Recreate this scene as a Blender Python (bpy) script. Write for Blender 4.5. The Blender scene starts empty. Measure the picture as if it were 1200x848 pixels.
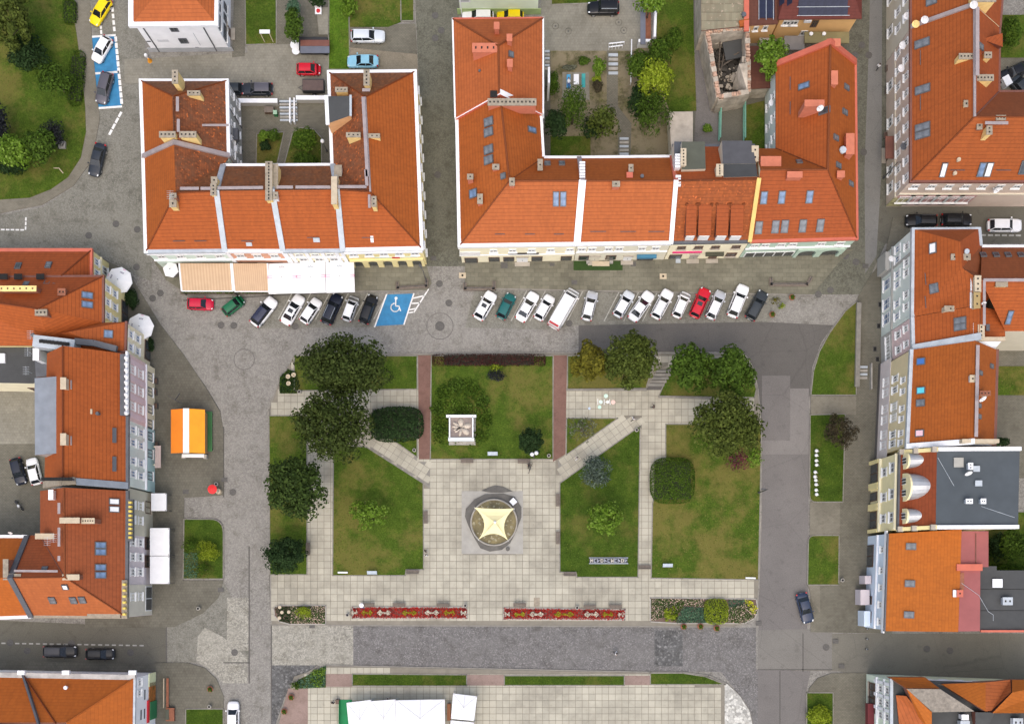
import bpy,bmesh,math,random
import numpy as np
from mathutils import Vector,Matrix
from mathutils.bvhtree import BVHTree
random.seed(7)
SC = bpy.context.scene
COL = SC.collection
# ------------------------------------------------------------------ camera, world, sun
CAM_H = 160.0                      # metres above the square, looking straight down
CAM_X,CAM_Y = 1.0,-32.0
cam_d = bpy.data.cameras.new('camera')
cam = bpy.data.objects.new('camera',cam_d)
COL.objects.link(cam)
cam.location = (CAM_X,CAM_Y,CAM_H)
cam_d.sensor_fit = 'HORIZONTAL'
cam_d.sensor_width = 36.0
cam_d.lens = 36.0 * CAM_H * 8.0 / 1200.0
cam_d.shift_x = -8.0 / 1200.0
cam_d.shift_y = 256.0 / 1200.0
cam_d.clip_start = 1.0
cam_d.clip_end = 6000.0
SC.camera = cam
SUN_EL,SUN_AZ = math.radians(64),math.radians(185)     # azimuth clockwise from +Y
w = bpy.data.worlds.new("World");SC.world = w;w.use_nodes = True
nt = w.node_tree;nt.nodes.clear()
sky = nt.nodes.new('ShaderNodeTexSky');sky.sky_type = 'NISHITA';sky.sun_disc = False
sky.sun_elevation = SUN_EL;sky.sun_rotation = SUN_AZ
sky.air_density = 1.0;sky.dust_density = 4.5;sky.ozone_density = 0.6
bg = nt.nodes.new('ShaderNodeBackground');bg.inputs[1].default_value = 0.15
out = nt.nodes.new('ShaderNodeOutputWorld')
nt.links.new(sky.outputs[0],bg.inputs[0]);nt.links.new(bg.outputs[0],out.inputs[0])
sun_d = bpy.data.lights.new('sun','SUN');sun_d.energy = 0.8;sun_d.angle = math.radians(90)
sun_d.color = (1.0,0.965,0.90)
sun = bpy.data.objects.new('sun',sun_d);COL.objects.link(sun)
sdir = Vector((math.sin(SUN_AZ) * math.cos(SUN_EL),math.cos(SUN_AZ) * math.cos(SUN_EL),math.sin(SUN_EL)))
sun.rotation_euler = sdir.to_track_quat('Z','Y').to_euler()
SC.view_settings.view_transform = 'Standard'
SC.view_settings.look = 'None'
SC.view_settings.exposure = 0.61
SC.view_settings.gamma = 1.0

# ------------------------------------------------------------------ survey: where a point of the plan stands
def P(px,py,z=0.0):
    """plan coordinates (eighths of a metre, as surveyed from the aerial view) at height z -> metres"""
    k = (1.0 - z / CAM_H) / 8.0
    return (CAM_X + (px - 608.0) * k,CAM_Y + (680.0 - py) * k,z)

# ------------------------------------------------------------------ materials
MATS = {}
def new_mat(name):
    m = bpy.data.materials.new(name);m.use_nodes = True
    n = m.node_tree;b = n.nodes['Principled BSDF']
    return m,n,b
def N(n,t,**kw):
    x = n.nodes.new(t)
    for k,v in kw.items():
        if isinstance(k,str) and hasattr(x,k): setattr(x,k,v)
    return x
def ramp(n,stops):
    r = n.nodes.new('ShaderNodeValToRGB')
    e = r.color_ramp.elements
    while len(e) < len(stops): e.new(0.5)
    for i,(p,c) in enumerate(stops):
        e[i].position = p;e[i].color = (*c,1)
    return r
def shade(c,f): return tuple(max(0.0,min(1.0,x * f)) for x in c)
def mix_c(a,b,t): return tuple(x * (1 - t) + y * t for x,y in zip(a,b))
def pos_node(n,world=False):
    if world:
        return n.nodes.new('ShaderNodeNewGeometry').outputs['Position']
    return n.nodes.new('ShaderNodeTexCoord').outputs['Object']
def noise(n,vec,scale,detail=4,rough=0.6):
    x = n.nodes.new('ShaderNodeTexNoise');x.inputs['Scale'].default_value = scale
    x.inputs['Detail'].default_value = detail;x.inputs['Roughness'].default_value = rough
    n.links.new(vec,x.inputs['Vector']);return x.outputs['Fac']
def mixrgb(n,fac,a,b,blend='MIX'):
    x = n.nodes.new('ShaderNodeMix');x.data_type = 'RGBA';x.blend_type = blend
    for s,v in ((0,fac),(6,a),(7,b)):
        if hasattr(v,'is_output'): n.links.new(v,x.inputs[s])
        elif s == 0: x.inputs[s].default_value = v
        else: x.inputs[s].default_value = (*v,1)
    return x.outputs[2]
def bump(n,b,h,strength,dist=0.05):
    x = n.nodes.new('ShaderNodeBump');x.inputs['Strength'].default_value = strength
    x.inputs['Distance'].default_value = dist
    n.links.new(h,x.inputs['Height']);n.links.new(x.outputs[0],b.inputs['Normal'])
def plain(name,c,rough=0.7,var=0.12,scale=0.8,metal=0.0,coat=0.0,bmp=0.0,bscale=12,c2=None,spec=0.5):
    """paint, plaster, metal, wood: a colour with slow mottling and fine relief"""
    if name in MATS: return MATS[name]
    m,n,b = new_mat(name)
    p = pos_node(n)
    f = noise(n,p,scale,5)
    r = ramp(n,[(0.3,shade(c,1 - var)),(0.7,c2 or shade(c,1 + var))])
    n.links.new(f,r.inputs[0]);n.links.new(r.outputs[0],b.inputs['Base Color'])
    b.inputs['Roughness'].default_value = rough;b.inputs['Metallic'].default_value = metal
    b.inputs['Coat Weight'].default_value = coat
    b.inputs['Specular IOR Level'].default_value = spec
    if bmp: bump(n,b,noise(n,p,bscale,3),bmp,0.03)
    MATS[name] = m;return m
def roof_mat(name,c,joint=0.5,course=0.5,old=0.0,c_old=(0.09,0.05,0.03),c_hot=(0.5,0.13,0.03),column=0.3,mott=0.1):
    """roof tiles: courses run along the eaves (UV in metres), each tile with a tone of its own, moss and soot where old"""
    if name in MATS: return MATS[name]
    c = (c[0] * 0.79,c[1] * 0.89,c[2] * 0.8)
    m,n,b = new_mat(name)
    uv = n.nodes.new('ShaderNodeUVMap').outputs[0]
    br = n.nodes.new('ShaderNodeTexBrick')
    n.links.new(uv,br.inputs['Vector'])
    for k,v in (('Scale',1.0),('Mortar Size',0.0),('Mortar Smooth',0.0),('Bias',0.0),('Brick Width',column),('Row Height',course)):
        br.inputs[k].default_value = v
    a = 0.07 + 0.3 * old
    br.inputs['Color1'].default_value = (*shade(c,1 - a),1);br.inputs['Color2'].default_value = (*shade(c,1 + a),1)
    br.inputs['Mortar'].default_value = (*shade(c,joint),1)
    p = pos_node(n)
    sx = n.nodes.new('ShaderNodeSeparateXYZ');n.links.new(uv,sx.inputs[0])
    md = n.nodes.new('ShaderNodeMath');md.operation = 'DIVIDE';n.links.new(sx.outputs[1],md.inputs[0]);md.inputs[1].default_value = course
    fr = n.nodes.new('ShaderNodeMath');fr.operation = 'FRACT';n.links.new(md.outputs[0],fr.inputs[0])
    rj = ramp(n,[(0.0,(joint,) * 3),(0.16,(1,1,1))]);n.links.new(fr.outputs[0],rj.inputs[0])
    col = mixrgb(n,1.0,br.outputs['Color'],rj.outputs[0],'MULTIPLY')
    r0 = ramp(n,[(0.3,(1 - mott,1 - mott,1 - mott)),(0.72,(1 + 0.0,) * 3)]);n.links.new(noise(n,p,0.35,6,0.65),r0.inputs[0])
    col = mixrgb(n,1.0,col,r0.outputs[0],'MULTIPLY')
    # streaks of run-off down the slope
    mp = n.nodes.new('ShaderNodeMapping');mp.inputs['Scale'].default_value = (2.2,0.12,1);n.links.new(uv,mp.inputs[0])
    rs = ramp(n,[(0.35,(0.92,0.905,0.89)),(0.6,(1,1,1))]);n.links.new(noise(n,mp.outputs[0],1.0,3),rs.inputs[0])
    col = mixrgb(n,0.7,col,rs.outputs[0],'MULTIPLY')
    if old:
        rr = ramp(n,[(0.42,(0,0,0)),(0.62,(1,1,1))]);n.links.new(noise(n,p,0.9,9,0.8),rr.inputs[0])
        mm = n.nodes.new('ShaderNodeMath');mm.operation = 'MULTIPLY';n.links.new(rr.outputs[0],mm.inputs[0]);mm.inputs[1].default_value = old
        col = mixrgb(n,mm.outputs[0],col,c_old)
        r2 = ramp(n,[(0.63,(0,0,0)),(0.7,(1,1,1))]);n.links.new(noise(n,p,2.6,2,0.5),r2.inputs[0])
        col = mixrgb(n,r2.outputs[0],col,c_hot)
    n.links.new(col,b.inputs['Base Color']);b.inputs['Roughness'].default_value = 0.75
    b.inputs['Specular IOR Level'].default_value = 0.3
    bump(n,b,fr.outputs[0],0.5,0.04)
    MATS[name] = m;return m
def stone_mat(name,c,cell=7.0,var=0.25,patch=0.14,c2=None,joint=0.65,speck=0.0):
    """setts and cobbles: every stone its own tone, joints sunk, worn and dusty patches"""
    if name in MATS: return MATS[name]
    c = (c[0] * 0.95,c[1] * 0.95,c[2] * 0.91)
    if c2: c2 = (c2[0] * 0.92,c2[1] * 0.92,c2[2] * 0.88)
    m,n,b = new_mat(name)
    p = pos_node(n,True)
    v = n.nodes.new('ShaderNodeTexVoronoi');v.inputs['Scale'].default_value = cell;n.links.new(p,v.inputs['Vector'])
    sp = n.nodes.new('ShaderNodeSeparateColor');n.links.new(v.outputs['Color'],sp.inputs[0])
    r = ramp(n,[(0.0,shade(c,1 - var)),(0.8,shade(c,1 + var)),(1.0,shade(c,1 + var + speck))]);n.links.new(sp.outputs[0],r.inputs[0])
    v2 = n.nodes.new('ShaderNodeTexVoronoi');v2.feature = 'DISTANCE_TO_EDGE';v2.inputs['Scale'].default_value = cell;n.links.new(p,v2.inputs['Vector'])
    r2 = ramp(n,[(0.0,(joint,) * 3),(0.12,(1,1,1))]);n.links.new(v2.outputs['Distance'],r2.inputs[0])
    col = mixrgb(n,1.0,r.outputs[0],r2.outputs[0],'MULTIPLY')
    c2 = c2 or shade(c,1.25)
    r3 = ramp(n,[(0.38,(0,0,0)),(0.68,(1,1,1))]);n.links.new(noise(n,p,patch,6,0.65),r3.inputs[0])
    mm = n.nodes.new('ShaderNodeMath');mm.operation = 'MULTIPLY';n.links.new(r3.outputs[0],mm.inputs[0]);mm.inputs[1].default_value = 0.55
    col = mixrgb(n,mm.outputs[0],col,c2)
    r4 = ramp(n,[(0.36,(0.64,0.63,0.60)),(0.5,(1,1,1))]);n.links.new(noise(n,p,0.5,7,0.75),r4.inputs[0])
    col = mixrgb(n,0.8,col,r4.outputs[0],'MULTIPLY')
    n.links.new(col,b.inputs['Base Color']);b.inputs['Roughness'].default_value = 0.85
    b.inputs['Specular IOR Level'].default_value = 0.3
    bump(n,b,v2.outputs['Distance'],0.4,0.03)
    MATS[name] = m;return m
def paving_mat(name,c,bw=0.5,bh=0.25,var=0.08,joint=0.6,rot=0.0):
    """machine-laid blocks in rows with dark joints, worn patches"""
    if name in MATS: return MATS[name]
    c = (c[0] * 0.97,c[1] * 0.98,c[2] * 0.93)
    m,n,b = new_mat(name)
    p = pos_node(n,True)
    mp = n.nodes.new('ShaderNodeMapping');mp.inputs['Rotation'].default_value = (0,0,rot);n.links.new(p,mp.inputs[0])
    br = n.nodes.new('ShaderNodeTexBrick');n.links.new(mp.outputs[0],br.inputs['Vector'])
    for k,v in (('Scale',1.0),('Mortar Size',0.02),('Mortar Smooth',0.3),('Bias',0.0),('Brick Width',bw),('Row Height',bh)):
        br.inputs[k].default_value = v
    br.inputs['Color1'].default_value = (*shade(c,1 - var),1);br.inputs['Color2'].default_value = (*shade(c,1 + var),1)
    br.inputs['Mortar'].default_value = (*shade(c,joint),1)
    r3 = ramp(n,[(0.35,(0.74,0.73,0.70)),(0.65,(1.08,1.07,1.04))]);n.links.new(noise(n,p,0.13,7,0.7),r3.inputs[0])
    col = mixrgb(n,1.0,br.outputs['Color'],r3.outputs[0],'MULTIPLY')
    r4 = ramp(n,[(0.36,(0.82,0.81,0.79)),(0.5,(1,1,1))]);n.links.new(noise(n,p,1.2,6,0.75),r4.inputs[0])
    col = mixrgb(n,0.8,col,r4.outputs[0],'MULTIPLY')
    n.links.new(col,b.inputs['Base Color']);b.inputs['Roughness'].default_value = 0.85
    b.inputs['Specular IOR Level'].default_value = 0.3
    bump(n,b,br.outputs['Fac'],-0.2,0.01)
    MATS[name] = m;return m
def asphalt_mat(name,c,var=0.12):
    if name in MATS: return MATS[name]
    c = (c[0] * 0.92,c[1] * 0.91,c[2] * 0.88)
    m,n,b = new_mat(name)
    p = pos_node(n,True)
    r = ramp(n,[(0.3,shade(c,1 - var)),(0.7,shade(c,1 + var))]);n.links.new(noise(n,p,0.12,8,0.7),r.inputs[0])
    r2 = ramp(n,[(0.3,(0.8,0.8,0.8)),(0.7,(1.15,1.15,1.15))]);n.links.new(noise(n,p,9,2,0.5),r2.inputs[0])
    col = mixrgb(n,1.0,r.outputs[0],r2.outputs[0],'MULTIPLY')
    r4 = ramp(n,[(0.32,(0.74,0.74,0.73)),(0.44,(1,1,1))]);n.links.new(noise(n,p,0.8,5,0.7),r4.inputs[0])
    col = mixrgb(n,0.7,col,r4.outputs[0],'MULTIPLY')
    wv = n.nodes.new('ShaderNodeTexNoise');wv.inputs['Scale'].default_value = 0.6;wv.inputs['Detail'].default_value = 5;n.links.new(p,wv.inputs['Vector'])
    wp = mixrgb(n,0.22,p,wv.outputs['Color'],'ADD')
    vc = n.nodes.new('ShaderNodeTexVoronoi');vc.feature = 'DISTANCE_TO_EDGE';vc.inputs['Scale'].default_value = 0.11;n.links.new(wp,vc.inputs['Vector'])
    rc = ramp(n,[(0.0,(0.8,0.8,0.8)),(0.008,(1,1,1))]);n.links.new(vc.outputs['Distance'],rc.inputs[0]);col = mixrgb(n,0.75,col,rc.outputs[0],'MULTIPLY')
    n.links.new(col,b.inputs['Base Color']);b.inputs['Roughness'].default_value = 0.9
    bump(n,b,noise(n,p,25,2),0.3,0.01)
    MATS[name] = m;return m
def lawn_mat(name,dry=0.5,c=(0.062,0.098,0.012),c_dry=(0.17,0.135,0.04),patch=0.11):
    if name in MATS: return MATS[name]
    c = (c[0] * 0.94,c[1] * 1.02,c[2]);c_dry = shade(c_dry,1.0)
    m,n,b = new_mat(name)
    p = pos_node(n,True)
    r = ramp(n,[(0.28,shade(c,0.62)),(0.5,c),(0.75,mix_c(shade(c,1.35),(0.12,0.14,0.02),0.4))]);n.links.new(noise(n,p,0.55,8,0.75),r.inputs[0])
    r2 = ramp(n,[(0.3,(0.55,0.58,0.55)),(0.7,(1.3,1.25,1.2))]);n.links.new(noise(n,p,5.0,3,0.7),r2.inputs[0])
    col = mixrgb(n,1.0,r.outputs[0],r2.outputs[0],'MULTIPLY')
    r3 = ramp(n,[(0.53 - 0.13 * dry,(0,0,0)),(0.64 - 0.12 * dry,(1,1,1))]);n.links.new(noise(n,p,patch,8,0.72),r3.inputs[0])
    mm = n.nodes.new('ShaderNodeMath');mm.operation = 'MULTIPLY';n.links.new(r3.outputs[0],mm.inputs[0]);mm.inputs[1].default_value = min(0.85,0.3 + dry * 0.6)
    col = mixrgb(n,mm.outputs[0],col,c_dry)
    n.links.new(col,b.inputs['Base Color']);b.inputs['Roughness'].default_value = 0.95
    b.inputs['Specular IOR Level'].default_value = 0.1
    bump(n,b,noise(n,p,8,4,0.8),0.6,0.08)
    MATS[name] = m;return m
def leaf_mat(name,c0,c1,c2=None):
    """leaves: a tone per leaf"""
    if name in MATS: return MATS[name]
    c0,c1 = shade(c0,1.0),(c1[0] * 0.97,c1[1] * 1.06,c1[2]);c2 = (c2[0] * 0.9,c2[1] * 0.98,c2[2] * 0.9) if c2 else None
    m,n,b = new_mat(name)
    g = n.nodes.new('ShaderNodeNewGeometry')
    r = ramp(n,[(0.0,c0),(0.65,c1),(1.0,c2 or shade(c1,1.35))]);n.links.new(g.outputs['Random Per Island'],r.inputs[0])
    n.links.new(r.outputs[0],b.inputs['Base Color']);b.inputs['Roughness'].default_value = 0.75
    b.inputs['Specular IOR Level'].default_value = 0.08
    MATS[name] = m;return m
def glass_mat(name,c=(0.02,0.025,0.03),rough=0.08):
    if name in MATS: return MATS[name]
    m,n,b = new_mat(name)
    p = pos_node(n)
    r = ramp(n,[(0.3,shade(c,0.7)),(0.7,shade(c,1.5))]);n.links.new(noise(n,p,1.5,3),r.inputs[0])
    n.links.new(r.outputs[0],b.inputs['Base Color'])
    b.inputs['Roughness'].default_value = rough;b.inputs['Specular IOR Level'].default_value = 0.6
    MATS[name] = m;return m
def slab_mat(name,c,var=0.10):
    """single paving slabs: a tone per slab, stains"""
    if name in MATS: return MATS[name]
    c = (c[0] * 0.84,c[1] * 0.86,c[2] * 0.85)
    m,n,b = new_mat(name)
    g = n.nodes.new('ShaderNodeNewGeometry');oi = n.nodes.new('ShaderNodeObjectInfo')
    ad = n.nodes.new('ShaderNodeMath');ad.operation = 'ADD';n.links.new(g.outputs['Random Per Island'],ad.inputs[0]);n.links.new(oi.outputs['Random'],ad.inputs[1])
    fr = n.nodes.new('ShaderNodeMath');fr.operation = 'FRACT';n.links.new(ad.outputs[0],fr.inputs[0])
    r = ramp(n,[(0.0,shade(c,1 - var)),(1.0,shade(c,1 + var))]);n.links.new(fr.outputs[0],r.inputs[0])
    p = pos_node(n,True)
    r3 = ramp(n,[(0.34,(0.68,0.67,0.66)),(0.56,(1.04,1.04,1.03))]);n.links.new(noise(n,p,0.11,8,0.7),r3.inputs[0])
    col = mixrgb(n,1.0,r.outputs[0],r3.outputs[0],'MULTIPLY')
    r4 = ramp(n,[(0.28,(0.8,0.79,0.77)),(0.45,(1,1,1))]);n.links.new(noise(n,p,1.4,6,0.75),r4.inputs[0])
    col = mixrgb(n,0.8,col,r4.outputs[0],'MULTIPLY')
    n.links.new(col,b.inputs['Base Color']);b.inputs['Roughness'].default_value = 0.8
    MATS[name] = m;return m

# ------------------------------------------------------------------ mesh builder
class MB:
    def __init__(s): s.v = [];s.f = [];s.m = [];s.sm = False;s.uvroof = False
    def poly(s,pts,m=0):
        i = len(s.v);s.v += [tuple(p) for p in pts];s.f.append(tuple(range(i,i + len(pts))));s.m.append(m);return s
    def box(s,c,size,rot=0.0,m=0,taper=1.0):
        """c = centre of the base"""
        x,y,z = c;sx,sy,sz = size[0] / 2,size[1] / 2,size[2]
        ca,sa = math.cos(rot),math.sin(rot);i = len(s.v)
        for zz,t in ((0,1.0),(sz,taper)):
            for dx,dy in ((-sx,-sy),(sx,-sy),(sx,sy),(-sx,sy)):
                dx *= t;dy *= t
                s.v.append((x + dx * ca - dy * sa,y + dx * sa + dy * ca,z + zz))
        for q in ((3,2,1,0),(4,5,6,7),(0,1,5,4),(1,2,6,5),(2,3,7,6),(3,0,4,7)):
            s.f.append(tuple(i + a for a in q));s.m.append(m)
        return s
    def prism(s,pts,z0,z1,m=0,bottom=True):
        n = len(pts);a = sum(pts[k][0] * pts[(k + 1) % n][1] - pts[(k + 1) % n][0] * pts[k][1] for k in range(n))
        if a < 0: pts = pts[::-1]
        i = len(s.v)
        s.v += [(p[0],p[1],z0) for p in pts] + [(p[0],p[1],z1) for p in pts]
        s.f.append(tuple(i + n + k for k in range(n)));s.m.append(m)
        if bottom: s.f.append(tuple(i + n - 1 - k for k in range(n)));s.m.append(m)
        for k in range(n):
            s.f.append((i + k,i + (k + 1) % n,i + n + (k + 1) % n,i + n + k));s.m.append(m)
        return s
    def tube(s,p0,p1,r0,r1=None,n=8,m=0,caps=True):
        r1 = r0 if r1 is None else r1
        p0 = Vector(p0);p1 = Vector(p1);d = (p1 - p0)
        if d.length < 1e-6: return s
        d.normalize();a = d.orthogonal().normalized();b = d.cross(a);i = len(s.v)
        for p,r in ((p0,r0),(p1,r1)):
            for k in range(n):
                t = 2 * math.pi * k / n;s.v.append(tuple(p + a * (r * math.cos(t)) + b * (r * math.sin(t))))
        for k in range(n):
            s.f.append((i + k,i + (k + 1) % n,i + n + (k + 1) % n,i + n + k));s.m.append(m)
        if caps:
            s.f.append(tuple(i + n - 1 - k for k in range(n)));s.m.append(m)
            s.f.append(tuple(i + n + k for k in range(n)));s.m.append(m)
        return s
    def lathe(s,c,prof,n=16,m=0,sx=1.0,sy=1.0):
        """prof = [(radius, z)...] from the bottom up, round the vertical through c"""
        i = len(s.v)
        for r,z in prof:
            for k in range(n):
                t = 2 * math.pi * k / n;s.v.append((c[0] + r * math.cos(t) * sx,c[1] + r * math.sin(t) * sy,c[2] + z))
        for j in range(len(prof) - 1):
            for k in range(n):
                s.f.append((i + j * n + k,i + j * n + (k + 1) % n,i + (j + 1) * n + (k + 1) % n,i + (j + 1) * n + k));s.m.append(m)
        s.f.append(tuple(i + n - 1 - k for k in range(n)));s.m.append(m)
        e = i + (len(prof) - 1) * n;s.f.append(tuple(e + k for k in range(n)));s.m.append(m)
        return s
    def path(s,pts,r,n=6,m=0):
        for a,b in zip(pts[:-1],pts[1:]): s.tube(a,b,r,r,n,m)
        return s
    def wallstrip(s,pts,width,z0,z1,m=0,close=False):
        """upright strip of the given width along a plan polyline of (x, y)"""
        L = list(pts) + ([pts[0]] if close else [])
        for a,b in zip(L[:-1],L[1:]):
            dx,dy = b[0] - a[0],b[1] - a[1];l = math.hypot(dx,dy)
            if l < 1e-4: continue
            s.box(((a[0] + b[0]) / 2,(a[1] + b[1]) / 2,z0),(l + width * 0.5,width,z1 - z0),math.atan2(dy,dx),m)
        return s
    def mesh(s,name,mats,off=(0,0,0)):
        me = bpy.data.meshes.new(name)
        me.from_pydata([(v[0] - off[0],v[1] - off[1],v[2] - off[2]) for v in s.v],[],s.f)
        mats = mats if isinstance(mats,(list,tuple)) else [mats]
        for mt in mats: me.materials.append(mt)
        me.polygons.foreach_set('material_index',[min(x,len(mats) - 1) for x in s.m])
        if s.sm: me.polygons.foreach_set('use_smooth',[True] * len(s.f))
        if s.uvroof:
            uvl = me.uv_layers.new(name='UVMap');k = 0
            for f in s.f:
                P3 = [Vector(s.v[i]) for i in f]
                nn = Vector((0,0,0))
                for j in range(1,len(P3) - 1): nn += (P3[j] - P3[0]).cross(P3[j + 1] - P3[0])
                if nn.length < 1e-9: nn = Vector((0,0,1))
                nn.normalize()
                if nn.z < 0: nn = -nn
                u = Vector((0,0,1)).cross(nn)
                u = u.normalized() if u.length > 0.05 else Vector((1,0,0))
                v = nn.cross(u)
                for p in P3:
                    uvl.data[k].uv = (p.dot(u),p.dot(v));k += 1
        me.update();return me
    def build(s,name,mats,parent=None,root=None):
        off = root_loc(parent)
        o = bpy.data.objects.new(name,s.mesh(name,mats,off));COL.objects.link(o)
        if parent is not None: o.parent = parent
        return o
def root_loc(o):
    x = [0,0,0]
    while o is not None:
        x = [a + b for a,b in zip(x,o.location)];o = o.parent
    return x
def tag(o,label=None,cat=None,group=None,kind=None):
    if label: o['label'] = label
    if cat: o['category'] = cat
    if group: o['group'] = group
    if kind: o['kind'] = kind
    return o
def thing(name,label,cat,loc=(0,0,0),group=None,rz=0.0):
    o = bpy.data.objects.new(name,None);COL.objects.link(o);o.empty_display_size = 0.3
    o.location = loc;o.rotation_euler = (0,0,rz)
    return tag(o,label,cat,group)
def copy_tree(o,parent=None):
    c = o.copy();COL.objects.link(c)
    if parent is not None: c.parent = parent
    for ch in list(o.children): copy_tree(ch,c)
    return c
def link_mesh(name,me,parent,loc=(0,0,0),rz=0.0):
    o = bpy.data.objects.new(name,me);COL.objects.link(o);o.parent = parent;o.location = loc;o.rotation_euler = (0,0,rz)
    return o
class Reuse:
    """first placing takes the built thing itself, later ones copy it and its parts"""
    def __init__(s): s.d = {}
    def place(s,key,make,loc,rz,label,group=None,scale=None):
        if key not in s.d: o = s.d[key] = make();
        else: o = copy_tree(s.d[key])
        o.location = loc;o.rotation_euler = (0,0,rz)
        if scale: o.scale = scale
        o['label'] = label
        if group: o['group'] = group
        elif 'group' in o: del o['group']
        return o
RU = Reuse()
def inside(x,y,poly):
    r = False;n = len(poly);j = n - 1
    for i in range(n):
        xi,yi = poly[i];xj,yj = poly[j]
        if (yi > y) != (yj > y) and x < (xj - xi) * (y - yi) / (yj - yi) + xi: r = not r
        j = i
    return r
def loc(mb,name,mat,par):
    o = mb.build(name,mat,None);o.parent = par;return o
def XY(pts): return [P(*p)[:2] for p in pts]
def round_poly(pts,r_idx,rad,n=6):
    """round the listed corners of a plan polygon"""
    out = []
    N_ = len(pts)
    for i,p in enumerate(pts):
        if i in r_idx:
            a = Vector(pts[i - 1]);b = Vector(p);c = Vector(pts[(i + 1) % N_])
            u = (a - b).normalized();v = (c - b).normalized()
            r = min(rad,(a - b).length * 0.48,(c - b).length * 0.48)
            for k in range(n + 1):
                t = k / n;out.append(tuple((b + u * r) * (1 - t) ** 2 + b * 2 * t * (1 - t) + (b + v * r) * t * t))
        else: out.append(tuple(p))
    return out
# ------------------------------------------------------------------ colours
M_sett = stone_mat('sett_grey',(0.235,0.222,0.205),6.0,0.22,0.10,(0.30,0.285,0.265))
M_sett_olive = stone_mat('sett_olive',(0.135,0.133,0.105),6.0,0.22,0.10,(0.18,0.175,0.145))
M_sett_nw = stone_mat('sett_road',(0.20,0.193,0.168),6.0,0.2,0.09,(0.25,0.24,0.21))
M_sett_pale = stone_mat('sett_pale',(0.30,0.285,0.25),5.5,0.3,0.12,(0.36,0.345,0.30))
M_sett_dark = stone_mat('sett_dark',(0.165,0.157,0.156),6.5,0.22,0.2,(0.18,0.172,0.168),0.6,0.5)
M_sett_vdark = stone_mat('sett_very_dark',(0.11,0.108,0.108),3.6,0.4,0.4,(0.13,0.13,0.13),0.6,0.8)
M_sett_white = stone_mat('sett_white',(0.5,0.49,0.46),2.5,0.4,0.8,(0.36,0.35,0.33),0.7)
M_asph = asphalt_mat('asphalt',(0.165,0.154,0.147))
M_asph_dark = asphalt_mat('asphalt_dark',(0.112,0.105,0.097))
M_asph_pale = asphalt_mat('asphalt_pale',(0.205,0.192,0.182))
M_asph_olive = asphalt_mat('asphalt_olive',(0.125,0.118,0.094))
M_asph_blue = asphalt_mat('asphalt_blue',(0.20,0.198,0.19))
M_pave = paving_mat('paving_brown',(0.172,0.160,0.133),0.4,0.2)
M_pave_w = paving_mat('paving_west',(0.150,0.140,0.118),0.4,0.4,0.08,0.75)
M_pave_n = paving_mat('paving_north',(0.185,0.175,0.140),1.1,0.62,0.12,0.62)
M_pave_yard = paving_mat('paving_yard',(0.255,0.24,0.21),0.4,0.4,0.07,0.8)
M_pave_path = paving_mat('paving_path',(0.205,0.188,0.158),0.4,0.2,0.06,0.8)
M_pave_red = paving_mat('paving_red',(0.225,0.125,0.105),0.2,0.1,0.10,0.8)
M_pave_pink = paving_mat('paving_pink',(0.30,0.215,0.195),0.2,0.1,0.08,0.8)
M_joint = plain('slab_joint',(0.205,0.185,0.145),0.9,0.15)
M_slab = slab_mat('slab_cream',(0.47,0.43,0.345),0.09)
M_slab_grey = slab_mat('slab_grey',(0.33,0.31,0.275),0.10)
M_kerb = plain('kerb_stone',(0.215,0.20,0.17),0.85,0.2,1.5)
M_lawn = lawn_mat('lawn',0.45)
M_lawn_dry = lawn_mat('lawn_dry',0.62)
M_lawn_lush = lawn_mat('lawn_lush',0.15,(0.050,0.083,0.010))
M_lawn_bright = lawn_mat('lawn_bright',0.1,(0.085,0.15,0.014))
M_earth = lawn_mat('earth_garden',0.9,(0.13,0.11,0.06),(0.24,0.20,0.13),0.3)
M_gravel = asphalt_mat('gravel',(0.26,0.225,0.165),0.2)
M_white_line = plain('road_paint_white',(0.72,0.71,0.68),0.7,0.12,3)
M_dash = plain('road_paint_worn',(0.36,0.35,0.31),0.8,0.25,3)
M_blue_paint = plain('road_paint_blue',(0.03,0.19,0.37),0.75,0.16,1.2,bmp=0.2)
M_iron = plain('cast_iron',(0.09,0.084,0.075),0.7,0.25,4,bmp=0.3)

# ------------------------------------------------------------------ ground
def structure(name,mb,mat,parent=None):
    o = mb.build(name,mat,parent)
    if parent is None: o['kind'] = 'structure'
    return o
ground = structure('ground',MB().poly([(-700,-700,-0.02),(700,-700,-0.02),(700,700,-0.02),(-700,700,-0.02)]),M_sett)
def zone(name,pts,z,mat,z0=-0.015):
    """a sheet or raised area of the setting with real sides"""
    return structure(name,MB().prism(XY(pts),z0,z,bottom=False),mat)
def kerb(parent,pts,z=0.16,wd=0.14,close=True,mat=None):
    return MB().wallstrip(XY(pts),wd,-0.01,z,close=close).build('kerb',mat or M_kerb,parent)
LAWNS = []
def lawn(pts,mat=None,z=0.16,kb=True,tuft=1.0):
    o = zone('lawn',pts,z,mat or M_lawn)
    if kb: kerb(o,pts,z + 0.02)
    LAWNS.append((o,XY(pts),z,tuft,mat or M_lawn));return o
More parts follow.
